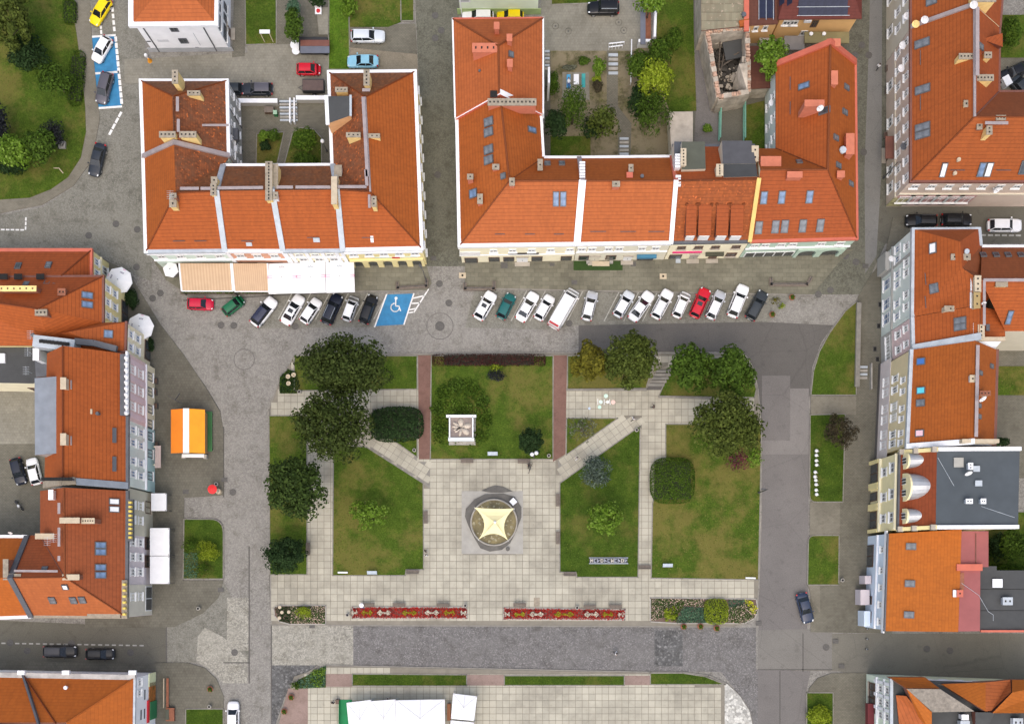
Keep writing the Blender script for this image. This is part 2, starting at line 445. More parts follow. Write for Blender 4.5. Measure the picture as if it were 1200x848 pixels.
# roads
r_nw = zone('road',[(100,-40),(170,-40),(170,100),(178,330),(150,318),(108,294),(-60,294),(-60,252),(0,252),(50,243),(85,220),(107,190),(116,150),(112,60)],0.004,M_sett_nw)
r_n = zone('road',[(484,-60),(536,-60),(545,312),(500,312)],0.004,M_sett_olive)
r_ne = zone('road',[(985,-60),(1045,-60),(1045,270),(1010,345),(935,345),(985,300)],0.004,M_sett_olive)
zone('road',[(1021,-60),(1034,-60),(1033,200),(1027,300),(1014,320),(1013,200),(1018,60)],0.008,M_asph_blue)
r_e2 = zone('road',[(1035,235),(1300,235),(1300,285),(1035,285),(1015,275)],0.006,M_asph_olive)
r_dark = zone('road',[(678,381),(890,377),(976,381),(962,402),(952,430),(948,470),(948,515),(889,517),(888,455),(878,420),(870,412),(678,412)],0.008,M_asph_dark)
r_east = zone('road',[(888,515),(948,515),(947,690),(946,742),(889,742)],0.006,M_asph)
zone('road',[(893,440),(926,440),(926,516),(893,516)],0.012,M_asph)
zone('road',[(926,455),(948,455),(948,516),(926,516)],0.014,M_asph_pale)
zone('road',[(893,516),(948,516),(948,532),(893,532)],0.012,M_asph_pale)
r_se = zone('road',[(889,742),(1250,742),(1250,800),(1010,800),(985,786),(889,784)],0.006,asphalt_mat('asphalt_brownish',(0.165,0.156,0.13)))
zone('road',[(888,738),(975,736),(975,785),(888,784)],0.010,asphalt_mat('asphalt_fair',(0.185,0.176,0.16)))
zone('road',[(886,784),(950,786),(944,812),(944,900),(886,900)],0.008,M_asph)
r_mid = zone('road',[(414,733),(886,735),(886,790),(850,787),(414,780)],0.008,M_sett_dark)
zone('road',[(318,732),(414,733),(414,780),(318,779)],0.007,M_sett_pale)
zone('road',[(767,738),(800,738),(800,780),(767,780)],0.013,M_sett_vdark)
zone('road',[(318,779),(372,779),(348,797),(334,818),(324,848),(318,848)],0.009,M_sett_vdark)
zone('road',[(845,787),(888,787),(888,900),(882,900),(882,848),(872,822),(858,803)],0.009,M_sett_dark)
zone('road',[(318,838),(324,838),(322,900),(180,900),(270,848)],0.003,M_sett)
r_sw = zone('road',[(-60,724),(195,735),(196,778),(-60,774)],0.008,M_asph_olive)
zone('road',[(196,735),(262,682),(292,740),(292,776),(196,776)],0.009,M_sett_nw)
zone('road',[(232,745),(240,735),(260,745),(290,770),(290,800),(262,800),(245,783),(230,775)],0.013,M_sett_pale)
zone('road',[(266,700),(292,700),(292,762),(266,762)],0.014,M_sett_pale)
# park at the north-west corner
pk = [(-60,-60),(80,-60),(84,5),(90,40),(96,85),(100,125),(101,155),(95,185),(80,208),(60,222),(35,232),(-60,238)]
lawn(pk,M_lawn,0.12,False)
zone('footpath',[(82,-60),(104,-60),(106,20),(110,70),(117,140),(108,188),(86,218),(50,240),(0,250),(-60,252),(-60,236),(35,232),(60,222),(80,208),(95,185),(101,155),(100,125),(96,85),(90,40),(84,5)],0.07,M_pave_path)
bl = zone('blue_parking_bay',[(106,43),(135,41.5),(142.5,125),(114.5,127.5)],0.010,M_blue_paint)
def marks(parent,segs,wd=0.16,z=0.02,mat=None):
    for a,b in segs:
        p,q = P(*a),P(*b)
        MB().wallstrip([p[:2],q[:2]],wd,z - 0.006,z).build('marking',mat or M_white_line,parent)
def dashes(parent,a,b,n,fill=0.6,wd=0.3,z=0.02,mat=None):
    mb = []
    for i in range(n):
        t0,t1 = i / n,(i + fill) / n
        mb.append(((a[0] + (b[0] - a[0]) * t0,a[1] + (b[1] - a[1]) * t0),(a[0] + (b[0] - a[0]) * t1,a[1] + (b[1] - a[1]) * t1)))
    marks(parent,mb,wd,z,mat)
marks(bl,[((106,43.5),(135,41.5)),((110,86.5),(139,84.5)),((114.5,127),(142.5,125))],0.3)
dashes(bl,(135.5,44),(143,124),11,0.6,0.4)
dashes(r_nw,(131,2),(134.5,40),5,0.5,0.35)
dashes(r_nw,(117.5,24),(119,42),3,0.6,0.3)
dashes(r_nw,(142,132),(127,160),4,0.65,0.35)
dashes(r_nw,(-4,269),(30,269.5),6,0.6,0.22)
dashes(r_nw,(30,269),(30.5,253),3,0.6,0.22)
dashes(r_sw,(-6,753),(172,756),22,0.5,0.2,0.02,M_dash)
dashes(r_e2,(1150,275.5),(1199,276),6,0.6,0.25,0.02,M_dash)
# north: yards and gardens
zone('yard_paving',[(146,70),(290,62),(290,52),(386,52),(386,118),(268,118),(268,100),(146,98)],0.05,M_pave_yard)
zone('footpath',[(276,-60),(287,-60),(287,66),(272,68)],0.06,M_pave)
lawn([(287,-60),(324,-60),(324,52),(288,53)],M_lawn,0.1)
zone('footpath',[(324,-60),(340,-60),(342,52),(324,52)],0.055,M_pave)
zone('garden_paving',[(342,-60),(386,-60),(386,66),(342,58)],0.05,M_pave_w)
lawn([(386,-60),(408,-60),(410,82),(385,82)],M_lawn_bright,0.1,tuft=1.6)
lawn([(408,-60),(468,-60),(470,26),(455,32),(410,32)],M_lawn_dry,0.09,False)
zone('car_park',[(409,30),(487,28),(489,64),(410,56)],0.03,M_pave)
zone('gravel_bay',[(410,56),(489,64),(490,90),(410,86)],0.03,M_gravel)
lawn([(469,-60),(485,-60),(485,25),(470,25)],M_lawn,0.1)
# courtyard of the north-west block
zone('courtyard_paving',[(262,112),(386,112),(394,240),(262,240)],0.045,M_pave)
lawn([(301,157),(333,155),(322,205),(300,205)],M_lawn_dry,0.10)
lawn([(343,156),(352,150),(368,152),(377,162),(377,205),(330,205)],M_lawn_dry,0.10)
# courtyard of the middle block
zone('yard_paving',[(634,-60),(752,-60),(752,62),(640,62),(634,30)],0.05,M_pave_yard)
lawn([(646,-30),(702,-30),(700,4),(646,6)],M_lawn_lush,0.1)
gd = zone('garden',[(640,60),(740,60),(810,30),(812,130),(785,240),(636,240)],0.06,M_earth)
zone('footpath',[(634,60),(645,60),(645,240),(634,240)],0.08,M_pave_w)
zone('footpath',[(711,60),(724,60),(724,125),(740,145),(737,240),(724,240),(724,140),(711,125)],0.085,M_pave)
zone('patio',[(659,85),(690,85),(691,118),(659,118)],0.10,M_pave_yard)
lawn([(645,160),(692,160),(692,240),(645,240)],M_lawn,0.09,False)
lawn([(768,-60),(812,-60),(813,40),(816,130),(785,132),(770,90)],M_lawn,0.09,False)
zone('alley',[(811,-60),(832,-60),(834,60),(846,190),(812,190),(816,120)],0.03,M_asph)
zone('yard',[(780,130),(925,100),(925,235),(780,235)],0.02,M_asph_olive)
lawn([(872,124),(896,118),(896,175),(872,175)],M_lawn,0.06,False)
# north-east yards
lawn([(1168,18),(1260,18),(1260,68),(1168,68)],M_lawn,0.1,False)
zone('yard_paving',[(1168,66),(1260,66),(1260,130),(1168,130)],0.04,M_pave)
zone('yard_paving',[(1150,385),(1260,385),(1260,560),(1150,560)],0.04,M_pave)
lawn([(1168,429),(1230,429),(1230,463),(1168,463)],M_lawn_dry,0.08,False)
lawn([(1155,600),(1260,600),(1260,672),(1155,672)],M_lawn,0.06,False)
# west yard
zone('yard_paving',[(-60,440),(60,440),(60,520),(-60,520)],0.04,M_pave_yard)
zone('yard_paving',[(-60,520),(60,520),(60,640),(-60,640)],0.03,M_pave)
# pavements
pn = zone('pavement',[(545,300),(1000,292),(985,305),(951,346),(545,338)],0.11,M_pave_n)
kerb(pn,[(545,338),(951,346)],0.125,0.2,False)
pnw = zone('pavement',[(176,300),(500,300),(500,312),(506,332),(500,341),(217,344),(196,330)],0.11,M_pave_n)
kerb(pnw,[(500,341),(217,344),(196,330)],0.125,0.2,False)
zone('pavement',[(100,292),(150,318),(188,380),(215,415),(240,452),(258,482),(262,505),(262,580),(216,583),(215,680),(262,680),(256,700),(238,718),(205,734),(182,735),(100,735)],0.10,M_pave_w)
zone('pavement',[(182,776),(220,776),(240,782),(254,795),(262,815),(263,900),(182,900)],0.10,M_pave_w)
zone('pavement',[(-60,772),(190,778),(190,800),(-60,795)],0.09,M_pave_w)
zone('pavement',[(1046,255),(1036,305),(1022,320),(1005,348),(1003,464),(950,464),(950,740),(1045,742),(1045,500),(1060,255)],0.10,M_pave)
zone('pavement',[(950,464),(1003,464),(1003,486),(950,486)],0.105,M_pave_path)
zone('pavement',[(949,588),(984,588),(984,627),(949,627)],0.105,M_pave_path)
zone('pavement',[(947,685),(961,685),(961,718),(952,705)],0.105,M_pave_path)
zone('pavement',[(944,830),(948,806),(958,794),(975,788),(1045,788),(1045,900),(944,900)],0.10,M_pave)
# ------------------------------------------------------------------ the square
plaza = [(317,470),(345,416),(870,414),(881,428),(888,455),(892,500),(892,600),(889,690),(887,715),(876,730),(860,734),(318,732)]
pl = zone('plaza_paving',plaza,0.085,M_joint)
kerb(pl,[(345,416),(678,413),(870,414),(881,428),(888,455),(892,500),(892,600),(889,690),(887,715),(876,730),(860,734),(318,732),(316,600),(315,480),(330,440)],0.12,0.18,False)
plaza_s = [(345,792),(382,780),(762,788),(852,802),(852,900),(320,900),(330,830)]
pls = zone('plaza_paving',plaza_s,0.085,M_joint)
kerb(pls,[(382,779),(762,787),(800,787),(830,791),(852,801),(866,814),(878,832),(884,860)],0.12,0.18,False)
kerb(pls,[(372,780),(350,795),(335,815),(324,848),(320,870)],0.12,0.18,False)
zone('sett_corner',[(849,801),(852,801),(866,814),(878,832),(884,860),(884,900),(849,900)],0.13,M_sett_white)
zone('red_path',[(490,416.5),(505,416.5),(504,470),(505,490),(503.5,538),(491,538)],0.145,M_pave_red)
zone('red_path',[(649,416.5),(664.5,416.5),(662.5,532),(648,541)],0.145,M_pave_red)
for q in ([(382,789),(413,789),(413,804),(382,804)],[(547.5,790),(590.5,790),(590.5,802.5),(547.5,802.5)],[(732,791),(761.5,791),(761.5,802),(732,802)],[(338,806),(361,806),(361,860),(324,860)]):
    zone('pink_path',q,0.145,M_pave_pink)
L = [
    ([(345,417),(489,417),(489,456),(345,458)],M_lawn,1),([(437,480),(489,480),(489,536),(470,522),(437,502)],M_lawn,1),
    ([(315.5,487),(360,487),(360,673),(316.5,673)],M_lawn,1),([(391,520),(430,524),(496,566),(496.5,667),(476,667),(475,674),(390,674)],M_lawn,1),
    ([(505.5,417),(648,417),(648,538),(504.5,538)],M_lawn,1),([(665,417),(768,417),(757,455),(665,456)],M_lawn_dry,1),
    ([(789,424),(868,417),(880,432),(886,456),(884,466),(772,464)],M_lawn,1),([(664,490),(724,490),(663.5,533)],M_lawn,1),
    ([(656,566),(750,499),(747.5,676),(676,676),(675,670),(656,670)],M_lawn_lush,1),
    ([(780,497),(892,497),(891,560),(888.5,679),(763,677),(764.5,590),(780,540)],M_lawn_dry,1),
    ([(413,789),(547,790),(547,803),(413,803)],M_lawn_lush,1.5),([(591,791),(731.5,791),(731.5,802.5),(591,802.5)],M_lawn_lush,1.5),
    ([(762,788),(800,788),(826,792),(850,801.5),(762,801.5)],M_lawn_lush,1.5),
    ([(1004,353),(1003,463),(950,463),(953,435),(960,412),(972,390),(990,365)],M_lawn,1),
    (round_poly([(949,486),(990,485),(987.5,588),(948.5,588)],(3,),8),M_lawn_lush,1),
    (round_poly([(947,627),(983,627),(982.5,685),(946,685)],(0,),8),M_lawn,1),
    ([(945,811),(976,811),(976,900),(945,900)],M_lawn_lush,1),
    (round_poly([(216,608),(262,608),(262,678),(215,678)],(1,),16),M_lawn_lush,1),
    ([(218,830),(262,830),(262,900),(218,900)],M_lawn_lush,1.3)]
for q,m_,t_ in L: lawn(q,m_,0.165,True,t_)
blocked = [XY(q) for q,m_,t_ in L]
blocked += [XY(q) for q in ([(490,416),(505,416),(504,538),(490,538)],[(648,416),(665,416),(663,541),(648,541)],[(321,708),(383,708),(383,732),(321,732)],
    [(761,699),(890,699),(890,731),(761,731)],[(542,575),(612,575),(612,650),(542,650)],[(382,789),(413,789),(413,804),(382,804)],[(547,790),(591,790),(591,803),(547,803)],[(732,791),(762,791),(762,802),(732,802)],[(338,806),(361,806),(361,848),(338,848)],
    [(756,418),(790,418),(776,463),(748,463)])]
# slabs: laid one by one; the largest-showing 300 (round the fountain) are objects, the rest one joined part
def diag(x,y):
    return inside(x,y,DIAG)
DIAG_L = XY([(437,503),(470,521),(495,540),(504,540),(504,572),(496,567),(430,525)])
DIAG_R = XY([(662,533),(726,490),(752,490),(752,500),(656,567),(654,541)])
SL = {}
def slab_mesh():
    if 'm' not in SL:
        mb = MB().box((0,0,0),(0.91,0.91,0.04),taper=0.99);SL['m'] = mb.mesh('slab',M_slab)
    return SL['m']
def lay(parent,poly,ang,org,first,name_mat,holes,only=None,n_single=0,center=None):
    st = 0.969;ca,sa = math.cos(ang),math.sin(ang)
    xs = [p[0] for p in poly];ys = [p[1] for p in poly]
    R = int(max(max(xs) - min(xs),max(ys) - min(ys)) / st) + 4
    cells = []
    for i in range(-R,R):
        for j in range(-R,R):
            x = org[0] + (i * ca - j * sa) * st;y = org[1] + (i * sa + j * ca) * st
            if not (min(xs) < x < max(xs) and min(ys) < y < max(ys)): continue
            h = st * 0.47
            cs = [(x + (a * ca - b * sa) * h,y + (a * sa + b * ca) * h) for a,b in ((-1,-1),(1,-1),(1,1),(-1,1),(0,0))]
            if sum(inside(*c,poly) for c in cs) < (5 if only is None else 3): continue
            if any(all(inside(*c,q) for c in cs) for q in holes): continue
            if only is None and (inside(x,y,DIAG_L) or inside(x,y,DIAG_R)): continue
            cells.append((x,y))
    if center: cells.sort(key=lambda c: (c[0] - center[0]) ** 2 + (c[1] - center[1]) ** 2)
    for x,y in cells[:n_single]:
        o = link_mesh('slab',slab_mesh(),parent,(x,y,0.085),ang)
    mb = MB()
    rr = random.Random(3)
    for x,y in cells[n_single:]:
        mb.box((x,y,0.085),(0.91,0.91,0.036 + rr.random() * 0.008),ang)
    if cells[n_single:]:
        o = mb.build('slabs',name_mat,parent);o['kind'] = 'stuff'
p0 = P(500,545)
lay(pl,XY(plaza),0.0,p0,None,M_slab,blocked,None,280,P(578,640)[:2])
for q in (DIAG_L,DIAG_R): MB().prism(q,0.05,0.10).build('diagonal_path',M_kerb,pl)
lay(pl,DIAG_L,math.atan2(-42,66),P(470,523),None,M_slab,[],True)
lay(pl,DIAG_R,math.atan2(67,94),P(700,530),None,M_slab,[],True)
lay(pls,XY(plaza_s),0.0,p0,None,M_slab,blocked)
# steps at the north edge of the square
MB().prism(XY([(757,457),(776,457),(791,433),(771,433)]),0.0,0.14).build('stair_base',M_asph_dark,pl)
st = thing('stairs','wide grey stone steps climbing north between two trees at the square','stairs',P(772,445))
for i in range(6):
    y = 455 - i * 3.9;x0 = 757 + (455 - y) * 0.62
    a,b = P(x0,y + 1.2),P(x0 + 19,y - 1.2)
    MB().box(((a[0] + b[0]) / 2,(a[1] + b[1]) / 2,0.0),(b[0] - a[0],abs(b[1] - a[1]) + 0.06,0.13 + 0.04 * i)).build('step',M_slab_grey if i % 2 else M_kerb,st)
zone('footpath',[(770,435),(789,424),(793,412),(775,412)],0.10,M_pave_path)
for a,b in (((664,457),(757,457)),((772,465),(838,467))):
    MB().wallstrip(XY([a,b]),0.3,0,0.35).build('edging_wall',M_kerb,tag(thing('garden_wall','low stone edging wall south of the %s lawn by the steps' % ('west' if a[0] < 700 else 'east'),'wall',P(*a))))
# parking lines along the north side
pk2 = zone('parking_row',[(325,343),(445,342),(437,383),(300,385)],0.006,M_sett_nw)
zone('parking_row',[(556,340),(930,346),(900,378),(678,381),(640,386),(545,384)],0.006,M_sett_nw)
for x in (334,356,378,400,423,446):
    marks(pk2,[((x + 8,344),(x - 8,374))],0.14,0.02,M_dash)
for x in (611,633,655,677,720,743,765):
    marks(pk2,[((x + 6,341),(x - 12,376))],0.14,0.02,M_dash)
hb = zone('blue_parking_bay',[(453,345),(485,344),(474,380),(440,382)],0.012,M_blue_paint)
marks(hb,[((453,345),(439,383)),((485,344),(473.5,380)),((502,339),(485,366)),((484,349.5),(497,346.5)),((482,355.5),(492,355)),((480,363),(487,361.5)),((479,366.5),(485,365.5))],0.2,0.024)
# wheelchair symbol
wc = MB();c0 = P(463,359)
ring = [(c0[0] + 0.62 * math.cos(t),c0[1] - 0.15 + 0.62 * math.sin(t)) for t in [math.radians(100 + 27 * k) for k in range(10)]]
wc.wallstrip(ring,0.16,0.012,0.026)
wc.wallstrip([(c0[0] + 0.1,c0[1] + 1.0),(c0[0] + 0.08,c0[1] + 0.05),(c0[0] + 0.55,c0[1] + 0.05),(c0[0] + 0.8,c0[1] - 0.65)],0.17,0.012,0.027)
wc.lathe((c0[0] + 0.14,c0[1] + 1.2,0.012),[(0.22,0),(0.2,0.016)],12)
wc.build('wheelchair_symbol',M_white_line,hb)
# manhole covers and gratings set in the roads
MH = {}
def manhole(px,py,r=0.62,parent=ground,z=0.03,sq=False):
    k = (r,sq)
    if k not in MH:
        mb = MB()
        if sq: mb.box((0,0,0),(r * 2,r * 1.5,0.03))
        else: mb.lathe((0,0,0),[(r,0),(r,0.02),(r * 0.86,0.02),(r * 0.84,0.012),(r * 0.3,0.014),(r * 0.26,0.022)],18)
        MH[k] = mb.mesh('manhole_cover',M_iron)
    p = P(px,py);link_mesh('drain_grate' if sq else 'manhole_cover',MH[k],parent,(p[0],p[1],z))
for x,y in ((510,18.5),(517,36),(510,45),(513,205),(515,332.5),(526,355),(515.5,382),(104,276),(136,262.5),(161,269),(179,349.5),(188,343.5),(274,381.5),(346,382.5),(273,576.5),(275,764),(12,752.5),(32,762),(84,753),(153,764),(1010,53),(1018,65),(1002,65),(1012,178.5),(991,300),(1003,307),(973,340),(959,345),(651,31),(666,37),(725,26.5),(731,36),(968,758),(1086,760),(1113,762),(160,313),(259,381),(380,720),(667,379)):
    manhole(x,y,0.5 if x != 515.5 else 0.7)
for x,y in ((508,303),(979,751),(986,780),(1014,312),(366,733),(630,736),(263,562),(259,691),(218,576),(404,330),(673,331),(889,730)):
    manhole(x,y,0.42,ground,0.115,True)
for cx,cy,rr in ((515.5,382,15.5),(286,421,12)):
    c = P(cx,cy)
    MB().wallstrip([(c[0] + rr / 8 * math.cos(t / 20 * math.tau),c[1] + rr / 8 * math.sin(t / 20 * math.tau)) for t in range(20)],0.12,0.0,0.016,close=True).build('paving_ring',plain('ring_setts',(0.15,0.14,0.125)),ground)
# drain lines in the paving
for pts in ([(316,672),(318,735),(318,848)],[(292,640),(292,800)],[(262,582),(262,500)],[(218,424),(240,452),(258,482)],[(195,733),(195,776)],[(262,776),(292,776)],
            [(888,784),(975,784)],[(914,786),(914,860)],[(941,742),(941,786)],[(385,343),(215,352)]):
    MB().wallstrip(XY(pts),0.18,0.0,0.018).build('drain_channel',M_asph_dark,ground)
# grass blades on the lawns
def grass_all():
    rng = np.random.default_rng(5)
    for o,poly,z,dens,m_ in LAWNS:
        xs = [p[0] for p in poly];ys = [p[1] for p in poly]
        x0,x1,y0,y1 = max(min(xs),-78),min(max(xs),78),max(min(ys),-56),min(max(ys),57)
        if x1 <= x0 or y1 <= y0: continue
        n = int((x1 - x0) * (y1 - y0) * 9 * dens)
        X = rng.uniform(x0,x1,n);Y = rng.uniform(y0,y1,n)
        ok = np.array([inside(a,b,poly) for a,b in zip(X,Y)],bool)
        X,Y = X[ok],Y[ok];n = len(X)
        if n == 0: continue
        a = rng.uniform(0,math.tau,n);l = rng.uniform(0.10,0.24,n);h = rng.uniform(0.03,0.12,n);wd = rng.uniform(0.03,0.06,n)
        ca,sa = np.cos(a),np.sin(a)
        V = np.empty((n,3,3));V[:,0] = np.stack([X - sa * wd,Y + ca * wd,np.full(n,z)],1);V[:,1] = np.stack([X + sa * wd,Y - ca * wd,np.full(n,z)],1)
        V[:,2] = np.stack([X + ca * l,Y + sa * l,z + h],1)
        me = bpy.data.meshes.new('grass');me.vertices.add(n * 3);me.vertices.foreach_set('co',V.ravel())
        me.loops.add(n * 3);me.loops.foreach_set('vertex_index',np.arange(n * 3,dtype=np.int32))
        me.polygons.add(n);me.polygons.foreach_set('loop_start',np.arange(0,n * 3,3,dtype=np.int32))
        me.update();me.materials.append(M_grass_dry if m_ in (M_lawn_dry,M_earth) else M_grass)
        g = bpy.data.objects.new('grass',me);COL.objects.link(g);g.parent = o;g['kind'] = 'stuff'
M_grass = leaf_mat('grass_blades',(0.035,0.06,0.006),(0.075,0.115,0.012),(0.13,0.14,0.03))
M_grass_dry = leaf_mat('grass_blades_dry',(0.045,0.065,0.008),(0.10,0.11,0.02),(0.22,0.17,0.06))
grass_all()
# ------------------------------------------------------------------ houses
R_new = roof_mat('roof_orange',(0.44,0.092,0.019))
R_new2 = roof_mat('roof_orange_pale',(0.50,0.118,0.034))
R_shiny = roof_mat('roof_orange_warm',(0.43,0.098,0.017),joint=0.55)
R_bright = roof_mat('roof_orange_bright',(0.50,0.12,0.019),joint=0.7)
R_red = roof_mat('roof_red',(0.33,0.066,0.024),joint=0.6)
R_redor = roof_mat('roof_brick_orange',(0.39,0.078,0.019),joint=0.5)
R_old = roof_mat('roof_old_mossy',(0.28,0.075,0.028),joint=0.5,old=0.85,c_old=(0.15,0.065,0.032),column=0.25,course=0.35)
R_brown = roof_mat('roof_old_brown',(0.27,0.085,0.032),joint=0.6,old=0.6,c_old=(0.15,0.075,0.04),c_hot=(0.3,0.09,0.03))
R_mid = roof_mat('roof_weathered',(0.38,0.085,0.02),joint=0.45,old=0.3,c_old=(0.17,0.05,0.02),c_hot=(0.5,0.12,0.03),course=0.45)
R_sheet = roof_mat('roof_red_sheet',(0.16,0.035,0.028),joint=0.7,course=0.4)
R_maroon = roof_mat('roof_brown_red',(0.15,0.05,0.035),joint=0.8)
R_corr = roof_mat('roof_corrugated_beige',(0.30,0.245,0.18),joint=0.6,course=1.2,old=0.25,c_old=(0.22,0.13,0.08),c_hot=(0.35,0.28,0.2),column=0.45)
M_felt = plain('roof_felt_grey',(0.06,0.072,0.08),0.85,0.10,0.5,bmp=0.2)
M_felt_dark = plain('roof_felt_dark',(0.055,0.057,0.056),0.85,0.15,0.5,bmp=0.2)
M_felt_green = plain('roof_felt_green',(0.085,0.09,0.065),0.85,0.12,0.6,bmp=0.2)
M_felt_blue = plain('roof_sheet_bluegrey',(0.20,0.225,0.255),0.6,0.12,0.8,bmp=0.15)
M_felt_pink = plain('roof_felt_pink',(0.28,0.085,0.08),0.8,0.12,0.35,bmp=0.2)
M_conc_roof = plain('shed_roof_concrete',(0.42,0.37,0.30),0.9,0.25,0.6,bmp=0.3)
M_plat = plain('roof_grey_gravel',(0.24,0.21,0.17),0.95,0.3,2.5,bmp=0.4)
def pl_(n,c,v=0.07): return plain('plaster_' + n,c,0.9,v,0.5,bmp=0.1,bscale=8)
W_white = pl_('white',(0.84,0.84,0.85));W_mint = pl_('mint',(0.60,0.70,0.62));W_salmon = pl_('salmon',(0.66,0.34,0.22))
W_cream = pl_('cream',(0.80,0.72,0.50));W_yellow = pl_('yellow',(0.80,0.68,0.33));W_pyel = pl_('pale_yellow',(0.83,0.76,0.54))
W_grey = pl_('grey',(0.38,0.37,0.34));W_beige = pl_('beige',(0.62,0.57,0.45));W_pinkb = pl_('pink_beige',(0.62,0.50,0.41))
W_pink = pl_('pink',(0.68,0.51,0.49));W_pink2 = pl_('dusty_pink',(0.52,0.31,0.29));W_tan = pl_('tan',(0.72,0.60,0.36));W_green = pl_('pale_green',(0.44,0.56,0.45))
W_palegreen = pl_('white_green',(0.70,0.78,0.62));W_blue = pl_('pale_blue',(0.62,0.71,0.80));W_orange = pl_('orange',(0.76,0.46,0.19))
W_lilac = pl_('lilac',(0.66,0.59,0.56));W_sage = pl_('sage',(0.66,0.72,0.66));W_turq = pl_('turquoise',(0.44,0.62,0.60));W_mauve = pl_('pale_mauve',(0.60,0.53,0.54))
W_old = plain('plaster_ruined',(0.40,0.35,0.28),0.95,0.4,0.7,bmp=0.4)
M_wht = plain('white_metal',(0.76,0.77,0.78),0.55,0.06,1.5)
M_zinc = plain('zinc_flashing',(0.40,0.44,0.47),0.5,0.15,1.0)
M_dgrey = plain('dark_grey_metal',(0.085,0.09,0.10),0.6,0.15,1.0)
M_brownm = plain('brown_metal',(0.16,0.06,0.04),0.6,0.15,1.0)
M_redm = plain('red_flashing',(0.50,0.12,0.07),0.6,0.1,1.0)
M_lilac = plain('walkway_board',(0.30,0.255,0.25),0.7,0.15,1.0)
M_frame = plain('window_frame_white',(0.75,0.75,0.73),0.5,0.05)
M_frame_b = plain('window_frame_brown',(0.10,0.055,0.035),0.5,0.1)
M_sky = plain('roof_window_frame',(0.10,0.105,0.11),0.5,0.1)
M_pane = glass_mat('window_glass',(0.05,0.055,0.06))
M_pane_b = glass_mat('window_glass_blue',(0.12,0.18,0.28));M_pane_w = plain('roof_pane_white',(0.78,0.78,0.78),0.5,0.05)  # white roof panes: plain pale fill in place of glass
M_pane_g = glass_mat('window_glass_grey',(0.13,0.14,0.15));M_pane_c = plain('blind_cyan',(0.10,0.55,0.65),0.4,0.05);M_pane_bl = plain('blind_blue',(0.05,0.15,0.42),0.4,0.05);M_pane_p = plain('blind_pink',(0.75,0.5,0.55),0.4,0.05)
M_brick_y = plain('chimney_yellow_plaster',(0.80,0.59,0.23),0.9,0.12,1.5);M_brick_r = plain('chimney_red_plaster',(0.50,0.16,0.09),0.9,0.1,1.5)
M_brick_c = plain('chimney_cream',(0.48,0.40,0.28),0.9,0.12,1.5);M_capc = plain('chimney_cap_concrete',(0.30,0.255,0.19),0.95,0.25,2)
M_brick_old = plain('chimney_brick',(0.26,0.10,0.055),0.95,0.25,3);M_soot_dark = plain('soot',(0.015,0.014,0.013),0.95,0.2)  # soot black; also paints the dark inside of openings and grate holes
M_dishw = plain('dish_white',(0.72,0.72,0.72),0.45,0.04)
M_stone = plain('facade_stone',(0.36,0.32,0.26),0.9,0.15,1.0)

